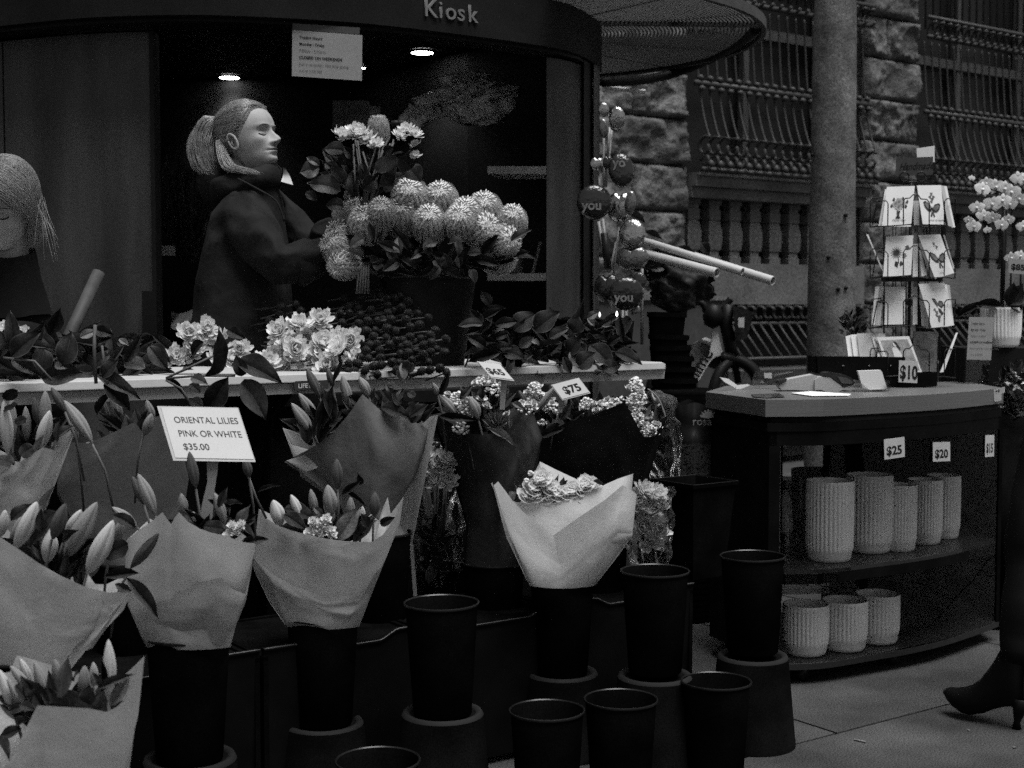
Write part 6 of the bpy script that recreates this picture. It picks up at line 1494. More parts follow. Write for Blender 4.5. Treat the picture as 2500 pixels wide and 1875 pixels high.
leaves(orc, fJ, 5.28, [(1010, 1112, 1190, 1050, 50, 'd2'), (1120, 1050, 1300, 1060, 70, 'd0'), (1420, 920, 1330, 1060, 100, 'd0'), (1430, 1100, 1330, 1030, 80, 'd2'), (1365, 910, 1330, 1060, 80, 'd0'), (1440, 1000, 1330, 1050, 90, 'd0')])
p85 = thing('price_card', P(*fJ(1380, 830), 5.2), 'white $85 price card among the orchids at the right edge', 'price card')
o, A_, U_, V_, N_ = board('card', fJ(1333, 785), fJ(1440, 795), fJ(1332, 868), 5.2, .0015, mat('ticket_card2', .24, .6, .05), p85)
text('$85', A_ - N_ * .001 + U_ * .13 + V_ * .72, U_, -V_, V_.length * .56, M_ink, p85, .03, sx=1.15)
# leafy plants behind the right end
gp_ = thing('leafy_bunches', P(2420, 900, 5.15), 'dark wrapped leafy bunches beyond the right end of the counter', 'foliage')
fill_leaves(gp_, 2478, 950, 5.2, 36, 60, 110, (.04, .09), 'dddm', (.02, .04))
part('cellophane', crumple([P(2465, 1000, 5.15), P(2485, 955, 5.12), P(2505, 920, 5.1)], [(0, .05), (.6, .06), (1, .05)], .5, 9), M_cello, gp_, True)
mb = MB(); mb.lathe([(0, 0), (.12, 0), (.15, .75), (.145, .75)], 20, (P(2450, 1000, 5.2).x, 5.25, 0)); part('bucket', mb, M_black, gp_, True)
# ================================================================== balloons
bp_ = thing('balloon_display', P(*fO(300, 1600), 4.45), 'cluster of small foil balloons on sticks by the kiosk corner', 'balloons')
def balloon_mesh(m, heart=False, sd=0):
    b = MB()
    def f(u, v):
        a = 2 * math.pi * u; t = math.pi * v
        r = 1.0
        if heart:
            x = math.sin(a); 
            r = .82 + .22 * abs(math.sin(a)) + .12 * math.cos(a) * (1 if math.cos(a) < 0 else -1.4 * math.exp(-(a if a < 3.14 else 6.28 - a) ** 2 * 8))
        ce = math.sin(t); pk = 1 + .018 * math.cos(a * 22) * ce ** 6
        return Vector((r * math.sin(a) * ce ** .8 * pk, -.42 * math.cos(t) * (1), r * math.cos(a) * ce ** .8 * pk))
    b.grid(f, 89, 16); return b.mesh('balloon', m, True)
BL_ = {('s', 0): balloon_mesh(M_foil), ('s', 1): balloon_mesh(M_foil, True), ('d', 0): balloon_mesh(M_foild), ('d', 1): balloon_mesh(M_foild, True)}
MF = mat('foil_mid', .16, .25, .1, 4, .12, 4, metal=.8, bdist=.06, grain=0)
BL_[('m', 0)] = balloon_mesh(MF); BL_[('m', 1)] = balloon_mesh(MF, True)
bl_list = [(212, 82, 34, 45, 's', 0, None), (305, 140, 52, 72, 's', 0, None), (212, 210, 30, 60, 'm', 0, None), (300, 205, 35, 25, 'm', 0, None), (165, 460, 44, 52, 's', 1, None), (335, 500, 78, 105, 'd', 0, 'yo'), (240, 450, 30, 50, 'd', 1, None), (145, 725, 108, 108, 'd', 0, 'you'), (325, 765, 78, 118, 's', 1, None), (398, 730, 34, 75, 'm', 0, None), (410, 945, 82, 92, 's', 0, None), (410, 1120, 98, 95, 'm', 1, None), (235, 1330, 80, 110, 'd', 1, None), (370, 1365, 108, 105, 'd', 0, 'you'), (460, 1275, 44, 55, 'd', 0, None), (430, 1480, 34, 42, 'm', 1, None)]
for i, (x, y, rx, ry, k, hh, tx_) in enumerate(bl_list):
    d_ = 4.55 + rnd(-.04, .06) - (.06 if tx_ else 0)
    q = P(*fO(x, y), d_); sx = rx * 1.12 / 2.859 / FOC * d_; sy = ry * 1.12 / 2.859 / FOC * d_
    o = put('balloon', BL_[(k, hh)], bp_, basis(q, Vector((rnd(-.12, .12), rnd(-.1, .1), 1)), Vector((rnd(-.35, .1) if not tx_ else 0, -1, .05)), sx, (sx + sy) / 2, sy))
    if tx_: text(tx_, q + Vector((-sx * .72, -(sx + sy) / 2 * .46, -sy * .45 if tx_ == 'you' else sy * .15)), Vector((1, 0, 0)), Vector((0, 0, 1)), sy * .75, M_artb, o if False else bp_, .03, ext=.001, sx=1.0)
for (x0, y0, x1, y1) in ((250, 205, 240, 400), (268, 215, 225, 620), (212, 280, 212, 620), (180, 540, 185, 640), (175, 860, 235, 1210), (205, 840, 250, 1220), (320, 900, 280, 1240), (300, 1000, 255, 1210), (345, 1480, 340, 1640), (370, 1480, 360, 1650), (480, 1190, 478, 1560), (260, 1400, 262, 1500)):
    b = MB(); b.tube([P(*fO(x0, y0), 4.6), P(*fO(x1, y1), 4.58)], .0045, 6); part('stick', b, mat('stick', .2, .4), bp_, True)
b = MB(); b.tube([P(*fO(215, 940), 4.56), P(*fO(240, 1190), 4.56)], .012, 6); part('wrap', b, M_wire, bp_, True)
pq = P(*fO(290, 1600), 4.75)
b = MB(); b.lathe([(0, 0), (.05, 0), (.065, .13), (.06, .13), (.05, .02)], 28, (pq.x, pq.y, TZ)); solo('balloon_pot', b, M_black, 'dark pot holding the balloon sticks behind the table leaves', 'pot', smooth=True)
fl2 = thing('fairy_lights', P(*fO(300, 1520), 4.4), 'tiny lit bulbs among the leaves below the balloons', 'lights')
for (x, y) in ((303, 1510), (183, 1515)):
    b = MB(); b.lathe([(0, .012), (.003, .006), (.004, -.002), (0, -.007)], 8, P(*fO(x, y), 4.4)); part('bulb', b, mat_emit('bulb', 1.3 if x > 200 else .5), fl2, True)
# ================================================================== cardboard tubes and leafy wrap, nested pots
tb = []
for i, (a, c, r_, lb) in enumerate((((405, 1082), (852, 1222), 17, 'upper pale cardboard tube pointing right beside the balloons'), ((405, 1140), (738, 1228), 22, 'lower thick cardboard tube with a dotted side, shortest of the three'), ((560, 1130), (990, 1264), 21, 'longest cardboard tube, reaching furthest right'))):
    d0_, d1_ = (5.4, 5.15) if i != 2 else (5.6, 5.3)
    A = P(*fI(*a), d0_); B = P(*fI(*c), d1_); r = r_ / 1.843 / FOC * d1_
    t_ = thing('cardboard_tube', A, lb, 'tube', 'cardboard tubes')
    dr = (B - A).normalized(); b = MB(); L = (B - A).length; b.lathe([(r, 0), (r, L), (r * .86, L), (r * .86, L - .25)], 32); part('shell', b, M_tube, t_, True, M=basis(A, dr)).data.set_sharp_from_angle(angle=R(50))
    b = MB(); b.lathe([(r * .85, L - .012), (0, L - .012)], 24); part('plug', b, M_tubed, t_, M=basis(A, dr))
    if i:
        b = MB()
        for k_ in range(40): b.lathe([(0, -.0015), (.0018, 0), (0, .0015)], 5, B - dr * (.03 + k_ * .012) + Vector((.0, -r * .95, -r * .3)))
        part('perforation', b, M_ink, t_)
tf = thing('wrapped_foliage', P(*fI(560, 1240), 5.45), 'dark wrapped foliage in the tall pot under the cardboard tubes', 'foliage')
leaves(tf, fI, 5.4, [(420, 1000, 330, 960, 60, 'd1'), (500, 1075, 410, 1040, 40, 'd0'), (650, 1135, 560, 1110, 30, 'd0'), (705, 1145, 670, 1090, 50, 'd1'), (620, 1180, 500, 1290, 60, 'm0'), (540, 1200, 420, 1200, 50, 'm2'), (480, 1220, 400, 1190, 40, 'd1'), (410, 1060, 330, 1110, 50, 'm1')])
b = crumple([P(*fI(500, 1395), 5.45), P(*fI(540, 1320), 5.45), P(*fI(580, 1240), 5.5)], [(0, .05), (.6, .1), (1, .13)], .3, 12); part('wrap', b, mat('wrap_dim', .012, .6), tf, True)
fill_leaves(tf, fI(470, 0)[0], fI(0, 1180)[1], 5.6, 70, 30, 60, (.04, .08), 'ddm', (.02, .03))
b = MB(); b.tube([P(*fI(400, 1200), 5.4), P(*fI(400, 1550), 5.35)], .006, 5); part('stem', b, M_stem, tf, True)
for i, (y, w_) in enumerate(((1405, 180), (1505, 185), (1555, 190), (1600, 195), (1650, 195), (1700, 200))):
    q = P(*fI(513 + 8 * i, y), 5.4); D = w_ / 1.843 / FOC * 5.4; r = D / 2
    b = MB(); b.lathe([(0, -.2), (r * .72, -.2), (r * .92, -.02), (r, -.018), (r, 0), (r * .93, 0), (r * .9, -.03), (0, -.05)], 36)
    solo('nursery_pot', b, M_black, ['topmost black nursery pot of the tall nested stack', 'second black pot down the nested stack', 'third black pot down the nested stack', 'fourth black pot down the nested stack', 'fifth black pot down the nested stack', 'sixth black pot down the nested stack'][i], 'pot', 'nested black nursery pots', True, M=Matrix.Translation(q) @ Matrix.Rotation(R(rnd(-3, 3)), 4, 'Y'), auto=40)
q = P(*fI(560, 1700), 5.4)
cb = thing('coil_basket', (q.x, q.y, 0), 'dark ridged drum carrying the stack of nursery pots', 'drum')
b = MB(); pr = []
for i in range(40): pr += [(.165, i * .022), (.172, i * .022 + .011)]
b.lathe([(0, 0)] + pr + [(0, .88)], 30, (q.x + .02, q.y, 0)); part('body', b, M_black, cb, True)
# ================================================================== hire bicycle
bkk = thing('hire_bicycle', P(*fN(900, 900), 6.6), 'pale hire bicycle with basket and lime lettering parked beyond the counter', 'bicycle')
def bp2(x, y, d=6.6): return P(*fN(x, y), d)
def poly3(name, outline, d, th, m, f=fN): return prof_solid(f, outline, d, th, name, m, bkk)
poly3('down_tube', [(885, 605), (955, 605), (975, 700), (1030, 925), (930, 940), (860, 1000), (780, 1120), (720, 1240), (670, 1290), (640, 1200), (760, 1010), (850, 860), (870, 720)], 6.6, .045, M_bike)
poly3('battery', [(640, 770), (700, 735), (840, 790), (850, 850), (640, 1180), (590, 1150), (580, 1080), (610, 900), (580, 920)], 6.62, .05, M_bikeg)
b = MB(); b.tube([bp2(750, 730), bp2(790, 712), bp2(830, 722), bp2(825, 760)], .012, 6); part('handle_loop', b, M_bike, bkk, True)
text('lime', bp2(690, 1235, 6.595), bp2(860, 960) - bp2(690, 1235), bp2(640, 1205) - bp2(690, 1235), .085, M_ink, bkk, .02, sx=.95)
b = MB(); b.tube([bp2(1090, 240), bp2(1060, 500), bp2(1120, 800), bp2(1150, 950)], .03, 8); part('head_tube', b, M_biked, bkk, True)
b = MB(); b.tube([bp2(1130, 900), bp2(1190, 1080), bp2(1230, 1300)], .016, 6); part('fork', b, M_biked, bkk, True)
b = MB(); b.tube(catmull([bp2(350, 270), bp2(520, 225), bp2(640, 190), bp2(760, 240), bp2(800, 330), bp2(900, 340), bp2(1050, 250), bp2(1130, 160)], 4), .016, 8); part('handlebar', b, M_biked, bkk, True)
b = MB(); b.tube([bp2(340, 272, 6.55), bp2(520, 225, 6.55)], .022, 8); part('grip', b, M_biked, bkk, True)
b = MB(); b.lathe([(0, -.02), (.02, 0), (0, .02)], 10, bp2(580, 165)); part('bell', b, M_steel, bkk, True)
b = MB(); b.lathe([(0, -.06), (.04, -.04), (.05, 0), (.035, .05), (0, .06)], 14, bp2(890, 400)); part('light_housing', b, M_biked, bkk, True)
bkt = MB(); tl, tr, br_, bl_ = (1160, 250), (1440, 345), (1350, 700), (1190, 730)
pts = [bp2(*tl, 6.5), bp2(*tr, 6.5), bp2(*br_, 6.52), bp2(*bl_, 6.52), bp2(*tl, 6.75), bp2(*tr, 6.75), bp2(*br_, 6.7), bp2(*bl_, 6.7)]
bkt.add(pts, [(0, 1, 2, 3), (7, 6, 5, 4), (1, 5, 6, 2), (0, 3, 7, 4), (3, 2, 6, 7)]); part('basket', bkt, mat('basket', .02, .7, .6, 60), bkk)
poly3('basket_label', [(1228, 420), (1312, 412), (1310, 552), (1232, 548)], 6.49, .003, M_card2)
def wheel(cx, cy, rx, ry, d, name='wheel'):
    c = bp2(cx, cy, d); b = MB(); sx = rx / 5.529 / FOC * d; sz = ry / 5.529 / FOC * d
    b.tube([c + Vector((sx * math.cos(a), (sx * .6) * math.cos(a), sz * math.sin(a))) for a in [2 * math.pi * i / 48 for i in range(49)]], .026, 8); part(name, b, M_biked, bkk, True)
    b = MB(); 
    for i in range(14):
        a = math.pi * i / 14; b.tube([c + Vector((sx * math.cos(a), sx * .6 * math.cos(a), sz * math.sin(a))), c - Vector((sx * math.cos(a), sx * .6 * math.cos(a), sz * math.sin(a)))], .0015, 3)
    part('spokes', b, M_bikeg, bkk)
wheel(1200, 1560, 360, 570, 6.6)
b = MB(); b.tube(catmull([bp2(1000, 960, 6.58), bp2(1250, 1000, 6.58), bp2(1420, 1120, 6.58), bp2(1540, 1320, 6.58)], 5), .03, 6); part('mudguard', b, M_biked, bkk, True)
wheel(330, 1560, 330, 560, 6.9)
poly3('crank_case', [(860, 1000), (950, 950), (1080, 930), (1130, 1000), (1080, 1100), (960, 1130), (850, 1090)], 6.62, .06, M_biked)
# ================================================================== soil bag
sb = thing('soil_bag', P(*fD(1760, 1050), 4.75), 'dark plastic bag with a fan emblem and rosa lettering behind the square bucket', 'bag')
b = MB()
ol = [fD(1660, 790), fD(1900, 790), fD(1960, 1290), fD(1640, 1290)]
def fbag(u, v):
    x = ol[0][0] * (1 - u) * (1 - v) + ol[1][0] * u * (1 - v) + ol[2][0] * u * v + ol[3][0] * (1 - u) * v; y = ol[0][1] * (1 - v) + ol[3][1] * v + 3 * math.sin(u * 9) * (1 - v)
    return P(x, y, 4.85 - .09 * math.sin(math.pi * u) * (.3 + .7 * v) + .01 * noise.noise(Vector((u * 5, v * 5, 1))))
b.grid(fbag, 24, 24)
def fbag2(u, v):
    q = fbag(u, v); return Vector((q.x, 4.9 + .08 * math.sin(math.pi * u), q.z))
b.grid(fbag2, 12, 12)
part('bag', b, M_bag, sb, True)
text('rosa', P(*fD(1770, 935), 4.74), Vector((1, .1, 0)), tz, .038, M_bagt, sb, .0, ext=.001)
for i in range(7):
    a = R(160 - i * 23); c = P(*fD(1880, 890), 4.73)
    mb = MB(); o_ = Vector((math.cos(a), 0, math.sin(a))); s_ = Vector((-math.sin(a), 0, math.cos(a))); pts = [c, c + o_ * .02 + s_ * .004, c + o_ * .030 + s_ * .003, c + o_ * .030 - s_ * .003, c + o_ * .02 - s_ * .004]
    mb.add(pts, [tuple(range(5))]); part('emblem_ray', mb, M_bagt, sb)
mb = MB(); rs = random.Random(9)
for i in range(700):
    u = rs.uniform(.03, .97); v = rs.uniform(.55, .98); q = fbag(u, v) + Vector((0, -.004, 0)); a = rs.uniform(0, 3.14); o_ = Vector((math.cos(a), 0, math.sin(a))) * .006; s_ = Vector((-math.sin(a), 0, math.cos(a))) * .0017
    mb.add([q - o_ - s_, q + o_ - s_, q + o_ + s_, q - o_ + s_], [(0, 1, 2, 3)])
o = part('chip_print', mb, mat('chip', .03, .6), sb); o['kind'] = 'stuff'
for (x, y, s) in ((1770, 1010, 'premium'), (1800, 1045, 'mix')): text(s, P(*fD(x, y), 4.74), Vector((1, .1, 0)), tz, .012, mat('bag_faint', .08, .5), sb, 0) if False else None
# ================================================================== broom handle at left
b = MB(); b.tube([P(*fK(500, 1380), 4.3), P(*fK(370, 1660), 4.2), P(*fK(270, 1870), 4.1)], .019, 12); solo('broom_handle', b, mat('broom', .04, .6, .2, 30, stretch=(1, 1, 1)), 'round wooden handle leaning against the kiosk wall at left', 'handle', smooth=True)
b = MB(); q0 = P(*fK(725, 1550), 4.68); q1 = P(*fK(800, 1655), 4.68)
b.box((q0 + q1) / 2, (abs(q1.x - q0.x), .03, abs(q0.z - q1.z) + .1)); solo('outlet_cover', b, M_kiosk_d, 'dark square bracket on the kiosk wall beside the opening', 'bracket')
# ================================================================== PEOPLE
def skin_body(pts, edges, radii, sub=2, root=0):
    me = bpy.data.meshes.new('s'); me.from_pydata([tuple(p) for p in pts], edges, []); me.update()
    o = bpy.data.objects.new('s', me); C.objects.link(o)
    md = o.modifiers.new('Skin', 'SKIN')
    if not me.skin_vertices: bpy.context.view_layer.update()
    if not me.skin_vertices:
        me.attributes.new('x', 'FLOAT', 'POINT')
    sv_ = me.skin_vertices[0].data
    for i, r in enumerate(radii):
        sv_[i].radius = (r, r) if not isinstance(r, tuple) else r
        sv_[i].use_root = (i == root)
    md.use_smooth_shade = True
    s = o.modifiers.new('Sub', 'SUBSURF'); s.levels = sub; s.render_levels = sub
    dg = bpy.context.evaluated_depsgraph_get(); dg.update()
    out = bpy.data.meshes.new_from_object(o.evaluated_get(dg))
    bpy.data.objects.remove(o)
    return [v.co.copy() for v in out.vertices], [tuple(p.vertices) for p in out.polygons]
def sstep(a, b, x): t = min(1, max(0, (x - a) / (b - a))); return t * t * (3 - 2 * t)
FZ = [(-.44, .12), (-.42, .20), (-.395, .265), (-.35, .312), (-.28, .328), (-.2, .342), (-.12, .340), (-.04, .336), (.03, .345), (.1, .370), (.2, .368), (.3, .328), (.4, .245), (.46, .155), (.5, 0)]
BZ = [(-.44, .02), (-.40, .06), (-.34, .10), (-.28, .16), (-.2, .25), (-.1, .34), (0, .41), (.1, .44), (.2, .44), (.3, .40), (.4, .31), (.46, .2), (.5, 0)]
WZ = [(-.44, .09), (-.42, .115), (-.39, .145), (-.35, .172), (-.28, .215), (-.2, .25), (-.1, .286), (0, .312), (.1, .325), (.2, .322), (.3, .298), (.4, .235), (.46, .155), (.5, 0)]
def head_pt(z, ph, off=0.0, feat=True):
    """z height -.44...5 ; ph 0 front .. pi back (signed) ; -Y is forward"""
    f, b_, w_ = smooth_interp(FZ, z), smooth_interp(BZ, z), smooth_interp(WZ, z)
    c, s = math.cos(ph), math.sin(ph)
    if c > 0:
        e = 2 / 2.25; x = w_ * abs(s) ** e * (1 if s > 0 else -1); y = -f * abs(c) ** e
    else:
        x = w_ * s; y = b_ * -c
    q = Vector((x, y, z))
    if feat and c > -.1:
        k = sstep(-.05, .35, c)
        ax = abs(x)
        G = lambda a, m, s_: math.exp(-((a - m) / s_) ** 2)
        D = 0
        # nose
        na = interp([(-.20, 0), (-.175, .012), (-.158, .05), (-.145, .098), (-.125, .122), (-.10, .118), (-.06, .092), (-.02, .062), (.02, .034), (.06, .012), (.1, 0)], z)
        nw = interp([(-.16, .058), (-.12, .05), (-.06, .036), (.02, .028), (.08, .03)], z)
        D += na * math.exp(-(ax / nw) ** 2)
        D += .036 * G(ax, .055, .024) * G(z, -.138, .024)
        D += .014 * G(z, .085, .03) * G(ax, .12, .09)
        D -= .052 * G(ax, .125, .070) * G(z, .010, .048)
        D += .036 * G(ax, .135, .050) * G(z, -.004, .030)
        D -= .010 * G(ax, .135, .05) * G(z, .030, .010)
        D -= .009 * G(ax, .135, .045) * G(z, -.028, .007)
        D += .020 * G(ax, .2, .07) * G(z, -.08, .06) - .016 * G(ax, .19, .06) * G(z, -.21, .06)
        D += .034 * G(ax, 0, .072) * G(z, -.212, .019) - .006 * G(ax, 0, .012) * G(z, -.195, .02)
        D += .036 * G(ax, 0, .060) * G(z, -.252, .018)
        D -= .018 * G(ax, 0, .085) * G(z, -.232, .0065)
        D -= .012 * G(ax, 0, .08) * G(z, -.287, .02)
        D += .026 * G(ax, 0, .070) * G(z, -.345, .040)
        D -= .012 * G(ax, .105, .03) * G(z, -.232, .02)
        q.y -= D * k
    if off:
        o = Vector((q.x, q.y * .9, (z - .05) * 1.0)); 
        if o.length > 0: q += o.normalized() * off
    return q
def head_mesh(skin):
    b = MB(); nph = 132; rows = []
    zs = [-.44 + .94 * (math.sin(math.pi * (i / 119 - .5)) + 1) / 2 if False else -.44 + .94 * i / 119 for i in range(120)]
    zs = [z for z in zs if z < .44] + [.44 + .06 * math.sin(math.pi / 2 * k / 14) for k in range(15)]
    def phs(k):
        u = k / nph * 2 - 1; return math.pi * (abs(u) ** 1.35) * (1 if u > 0 else -1)
    vs = [head_pt(z, phs(k)) for z in zs for k in range(nph)]
    fs = []; mi = []
    for i in range(len(zs) - 1):
        for k in range(nph):
            fs.append((i * nph + k, i * nph + (k + 1) % nph, (i + 1) * nph + (k + 1) % nph, (i + 1) * nph + k))
            z = zs[i]; q = vs[i * nph + k]; m = 0
            if q.y < -.25:
                ax = abs(q.x)
                lipw = .092
                up = -.204 - .22 * ax; lo = -.262 + .28 * ax
                if ax < lipw and lo < z < up: m = 1
            mi.append(m)
    b.add(vs, fs); b.mi = mi
    return b
def ear(b, side):
    c = Vector((side * .305, .03, -.055))
    ring = []
    for i in range(26):
        a = 2 * math.pi * i / 25 + .4; r = 1 - .12 * math.cos(a + 1.2)
        ring.append(c + Vector((side * (.035 + .012 * math.sin(a)), .055 * math.cos(a) * r + .018 * math.sin(a), .10 * math.sin(a) * r)))
    b.tube(ring, [.017 if i < 18 else .015 for i in range(26)], 8)
    def f(u, v):
        a = 2 * math.pi * u; r = v * .95
        return c + Vector((side * (.006 + .030 * v ** 2), .052 * math.cos(a) * r + .02 * math.sin(a) * r, .095 * math.sin(a) * r))
    b.grid(f, 20, 6)
    b.tube([c + Vector((side * .02, .0, .05)), c + Vector((side * .035, .02, .0)), c + Vector((side * .03, .0, -.05))], .011, 6)
def Mh(pos, yaw, tilt, roll, s): return Matrix.Translation(pos) @ Matrix.Rotation(R(yaw), 4, 'Z') @ Matrix.Rotation(R(tilt), 4, 'X') @ Matrix.Rotation(R(roll), 4, 'Y') @ Matrix.Diagonal((s, s, s, 1))
def face_bits(parent, M):
    """brows and lashes laid on the face surface"""
    for sd in (-1, 1):
        for nm, pts, r, m in (('eyebrow', [(.06, .078), (.09, .088), (.14, .094), (.185, .086), (.215, .070)], [.004, .008, .008, .006, .002], M_brow), ('eyelashes', [(.075, -.018), (.10, -.032), (.135, -.038), (.17, -.030), (.195, -.010)], [.003, .006, .008, .008, .005], M_lash)):
            P3 = []
            for (x, z) in pts:
                lo, hi = 0.0, 1.5
                for _ in range(26):
                    mid = (lo + hi) / 2
                    if abs(head_pt(z, mid).x) < x: lo = mid
                    else: hi = mid
                P3.append(head_pt(z, sd * lo) + Vector((0, -.004, 0)))
            b = MB(); b.tube(catmull(P3, 4), [r[min(len(r) - 1, i // 4)] * 1.0 for i in range(4 * (len(P3) - 1) + 1)], 6); part(nm, b, m, parent, True, M=M)
def strands(name, paths, r, m, parent, M=None, n=3):
    b = MB()
    for pth in paths:
        k = len(pth); b.tube(pth, [r * (1 - .75 * (i / (k - 1)) ** 3) for i in range(k)], n, cap=False)
    return part(name, b, m, parent, True, M=M)
def hand(b, wrist, direction, palmn, s=1.0, curl=.9, side=1):
    """a hand grown as one skin: palm, four fingers of unequal length curled, thumb from the side of the palm"""
    d = direction.normalized(); n = (palmn - d * palmn.dot(d)).normalized(); w_ = d.cross(n) * side
    pts = [wrist, wrist + d * .045 * s, wrist + d * .085 * s]; ed = [(0, 1), (1, 2)]; rad = [.024 * s, .030 * s, .030 * s]
    vs, fs = skin_body(pts, ed, [(r * .62, r) for r in rad], 2); 
    c0 = wrist + d * .05 * s
    vs = [c0 + (v - c0) for v in vs]
    b.add(vs, fs)
    for k, (off, L) in enumerate(((-.027, .072), (-.009, .080), (.009, .075), (.027, .060))):
        p = wrist + d * .075 * s + w_ * off * s; seg = [p]; ang = .2
        for j, fr in enumerate((.45, .32, .23)):
            ang += curl * (.5 + .35 * j); seg.append(seg[-1] + (d * math.cos(ang) + n * math.sin(ang)) * L * fr * s)
        v2, f2_ = skin_body(seg, [(0, 1), (1, 2), (2, 3)], [.0098 * s, .0092 * s, .0085 * s, .0072 * s], 2); b.add(v2, f2_)
    p = wrist + d * .025 * s - w_ * .022 * s; seg = [p, p + (d * .5 - w_ * .7 + n * .3).normalized() * .032 * s]; seg.append(seg[-1] + (d * .8 - w_ * .15 + n * .55).normalized() * .028 * s); seg.append(seg[-1] + (d * .6 + w_ * .2 + n * .75).normalized() * .024 * s)
    v2, f2_ = skin_body(seg, [(0, 1), (1, 2), (2, 3)], [.013 * s, .012 * s, .0105 * s, .0085 * s], 2); b.add(v2, f2_)
def cloth_noise(vs, amp, sc_, seed):
    out = []
    for v in vs:
        q = v * sc_ + Vector((seed, seed, seed)); rg = (1 - abs(noise.noise(Vector((q.x * .9 + q.z * .5, q.y * .9, q.z * 1.1 - q.x * .6))))) ** 7; v = v + Vector((0, -rg * amp * .9, rg * amp * .3)); out.append(v + Vector((noise.noise(q), noise.noise(q + Vector((9, 0, 0))), noise.noise(q + Vector((0, 9, 0))) * .5)) * amp + Vector((0, noise.noise(Vector((v.x * 9, v.y * 9, v.z * 22 + seed))) * amp * .7, 0)))
    return out
# ---------- florist
D1 = 4.40
hp = P(606, 343, D1)
W1 = thing('person', (hp.x - .05, D1, 0), 'florist in a dark coat with a blonde ponytail, head turned right, holding up flowers', 'person', 'people')
HM = Mh(hp, 69, -15, 0, .240)
hb_ = head_mesh(M_skin); 
bodyb = MB()
bodyb.add([HM @ Vector(v) for v in hb_.v], hb_.f); bodyb.mi = list(hb_.mi)
eb = MB(); ear(eb, 1); ear(eb, -1); bodyb.add([HM @ Vector(v) for v in eb.v], eb.f)
neck = [hp + Vector((-.045, .02, -.03)), hp + Vector((-.03, .0, -.11)), hp + Vector((-.035, 0, -.19)), P(*fK(1230, 1010), D1)]
vs, fs = skin_body(neck, [(0, 1), (1, 2), (2, 3)], [.055, .054, .058, .09], 2); bodyb.add(vs, fs)
hw = P(*fK(1725, 1245), 4.30); hand(bodyb, hw, Vector((.8, -.1, .55)), Vector((-.3, .9, .3)), 1.0, .7)
hw2 = P(*fK(1690, 1120), 4.34); hand(bodyb, hw2, Vector((.7, -.3, .6)), Vector((.1, -.9, .2)), 1.0, .7, -1)
# legs continue to the ground behind the table
hip = P(*fK(1180, 1950), D1 + .02)
part('body', bodyb, [M_skin, M_lip], W1, True)
face_bits(W1, HM)
# coat
sh = P(*fK(1235, 1060), 4.30); sh2 = P(*fK(1400, 1030), 4.52); ne = P(*fK(1265, 960), D1); ch = P(*fK(1300, 1200), D1); wa = P(*fK(1230, 1560), D1); hp_ = P(*fK(1210, 1850), D1)
e1_ = P(*fK(1400, 1385), 4.20); f1_ = P(*fK(1570, 1320), 4.24); c1_ = P(*fK(1720, 1250), 4.30)
e2_ = P(*fK(1600, 1290), 4.46); c2_ = P(*fK(1685, 1130), 4.36)
pts = [ch, ne, wa, hp_, sh, e1_, f1_, c1_, sh2, e2_, c2_, (sh + e1_) / 2, (sh2 + e2_) / 2, P(*fK(1200, 2150), D1)]
ed = [(0, 1), (0, 2), (2, 3), (3, 13), (0, 4), (4, 11), (11, 5), (5, 6), (6, 7), (0, 8), (8, 12), (12, 9), (9, 10)]
rad = [.148, .08, .165, .18, .078, .068, .058, .05, .07, .056, .046, .074, .066, .19]
vs, fs = skin_body(pts, ed, rad, 3); vs = cloth_noise(vs, .018, 9, 5)
b = MB(); b.add(vs, fs); part('coat', b, M_jack, W1, True)
# cuffs and collar, lapel seam
cuffc = P(*fK(1478, 1335), 4.19)
b = MB(); dr = (c1_ - e1_).normalized()
b.tube([e1_ + dr * .045, e1_ + dr * .06, e1_ + dr * .12, e1_ + dr * .135], [.056, .068, .064, .056], 22); vs = cloth_noise([Vector(v) for v in b.v], .008, 14, 5); b.v = [tuple(v) for v in vs]; part('cuff', b, M_jack, W1, True)
b = MB(); cn = P(*fK(1245, 925), D1)
b.tube([cn + Vector((.080 * math.cos(a), .070 * math.sin(a), .018 * math.cos(a) - .006)) for a in [2 * math.pi * i / 24 for i in range(25)]], .040, 12, cap=False); vs = cloth_noise([Vector(v) for v in b.v], .022, 13, 3); b.v = [tuple(v) for v in vs]; part('collar', b, M_jack, W1, True)
b = MB(); hd_ = P(*fK(1110, 920), D1 + .02)
def fhood(u, v): 
    a = 2 * math.pi * u; r = .075 * math.sin(math.pi * v) ** .6
    return hd_ + Vector((r * math.cos(a) * .9, r * math.sin(a), (v - .5) * .17 + .012 * noise.noise(Vector((u * 9, v * 6, 0)))))
b.grid(fhood, 24, 16); part('hood', b, M_jack, W1, True)
b = MB(); b.tube(catmull([P(*fK(1205, 905), 4.28), P(*fK(1310, 960), 4.24), P(*fK(1400, 1020), 4.23), P(*fK(1440, 1120), 4.22)], 5), [.003] * 16, 6); part('coat_seam', b, M_jack, W1, True)
b = MB(); q = P(*fK(1440, 880), 4.38)
b.grid(lambda u, v: q + Vector(((u - .5) * .026 * (.3 + v) + v * .008, .02 * u + .015 * math.sin(v * 4), -.025 + (1 - v) * .045 - u * .008)), 6, 8); part('shirt_collar', b, mat('shirt', .35, .8), W1, True)
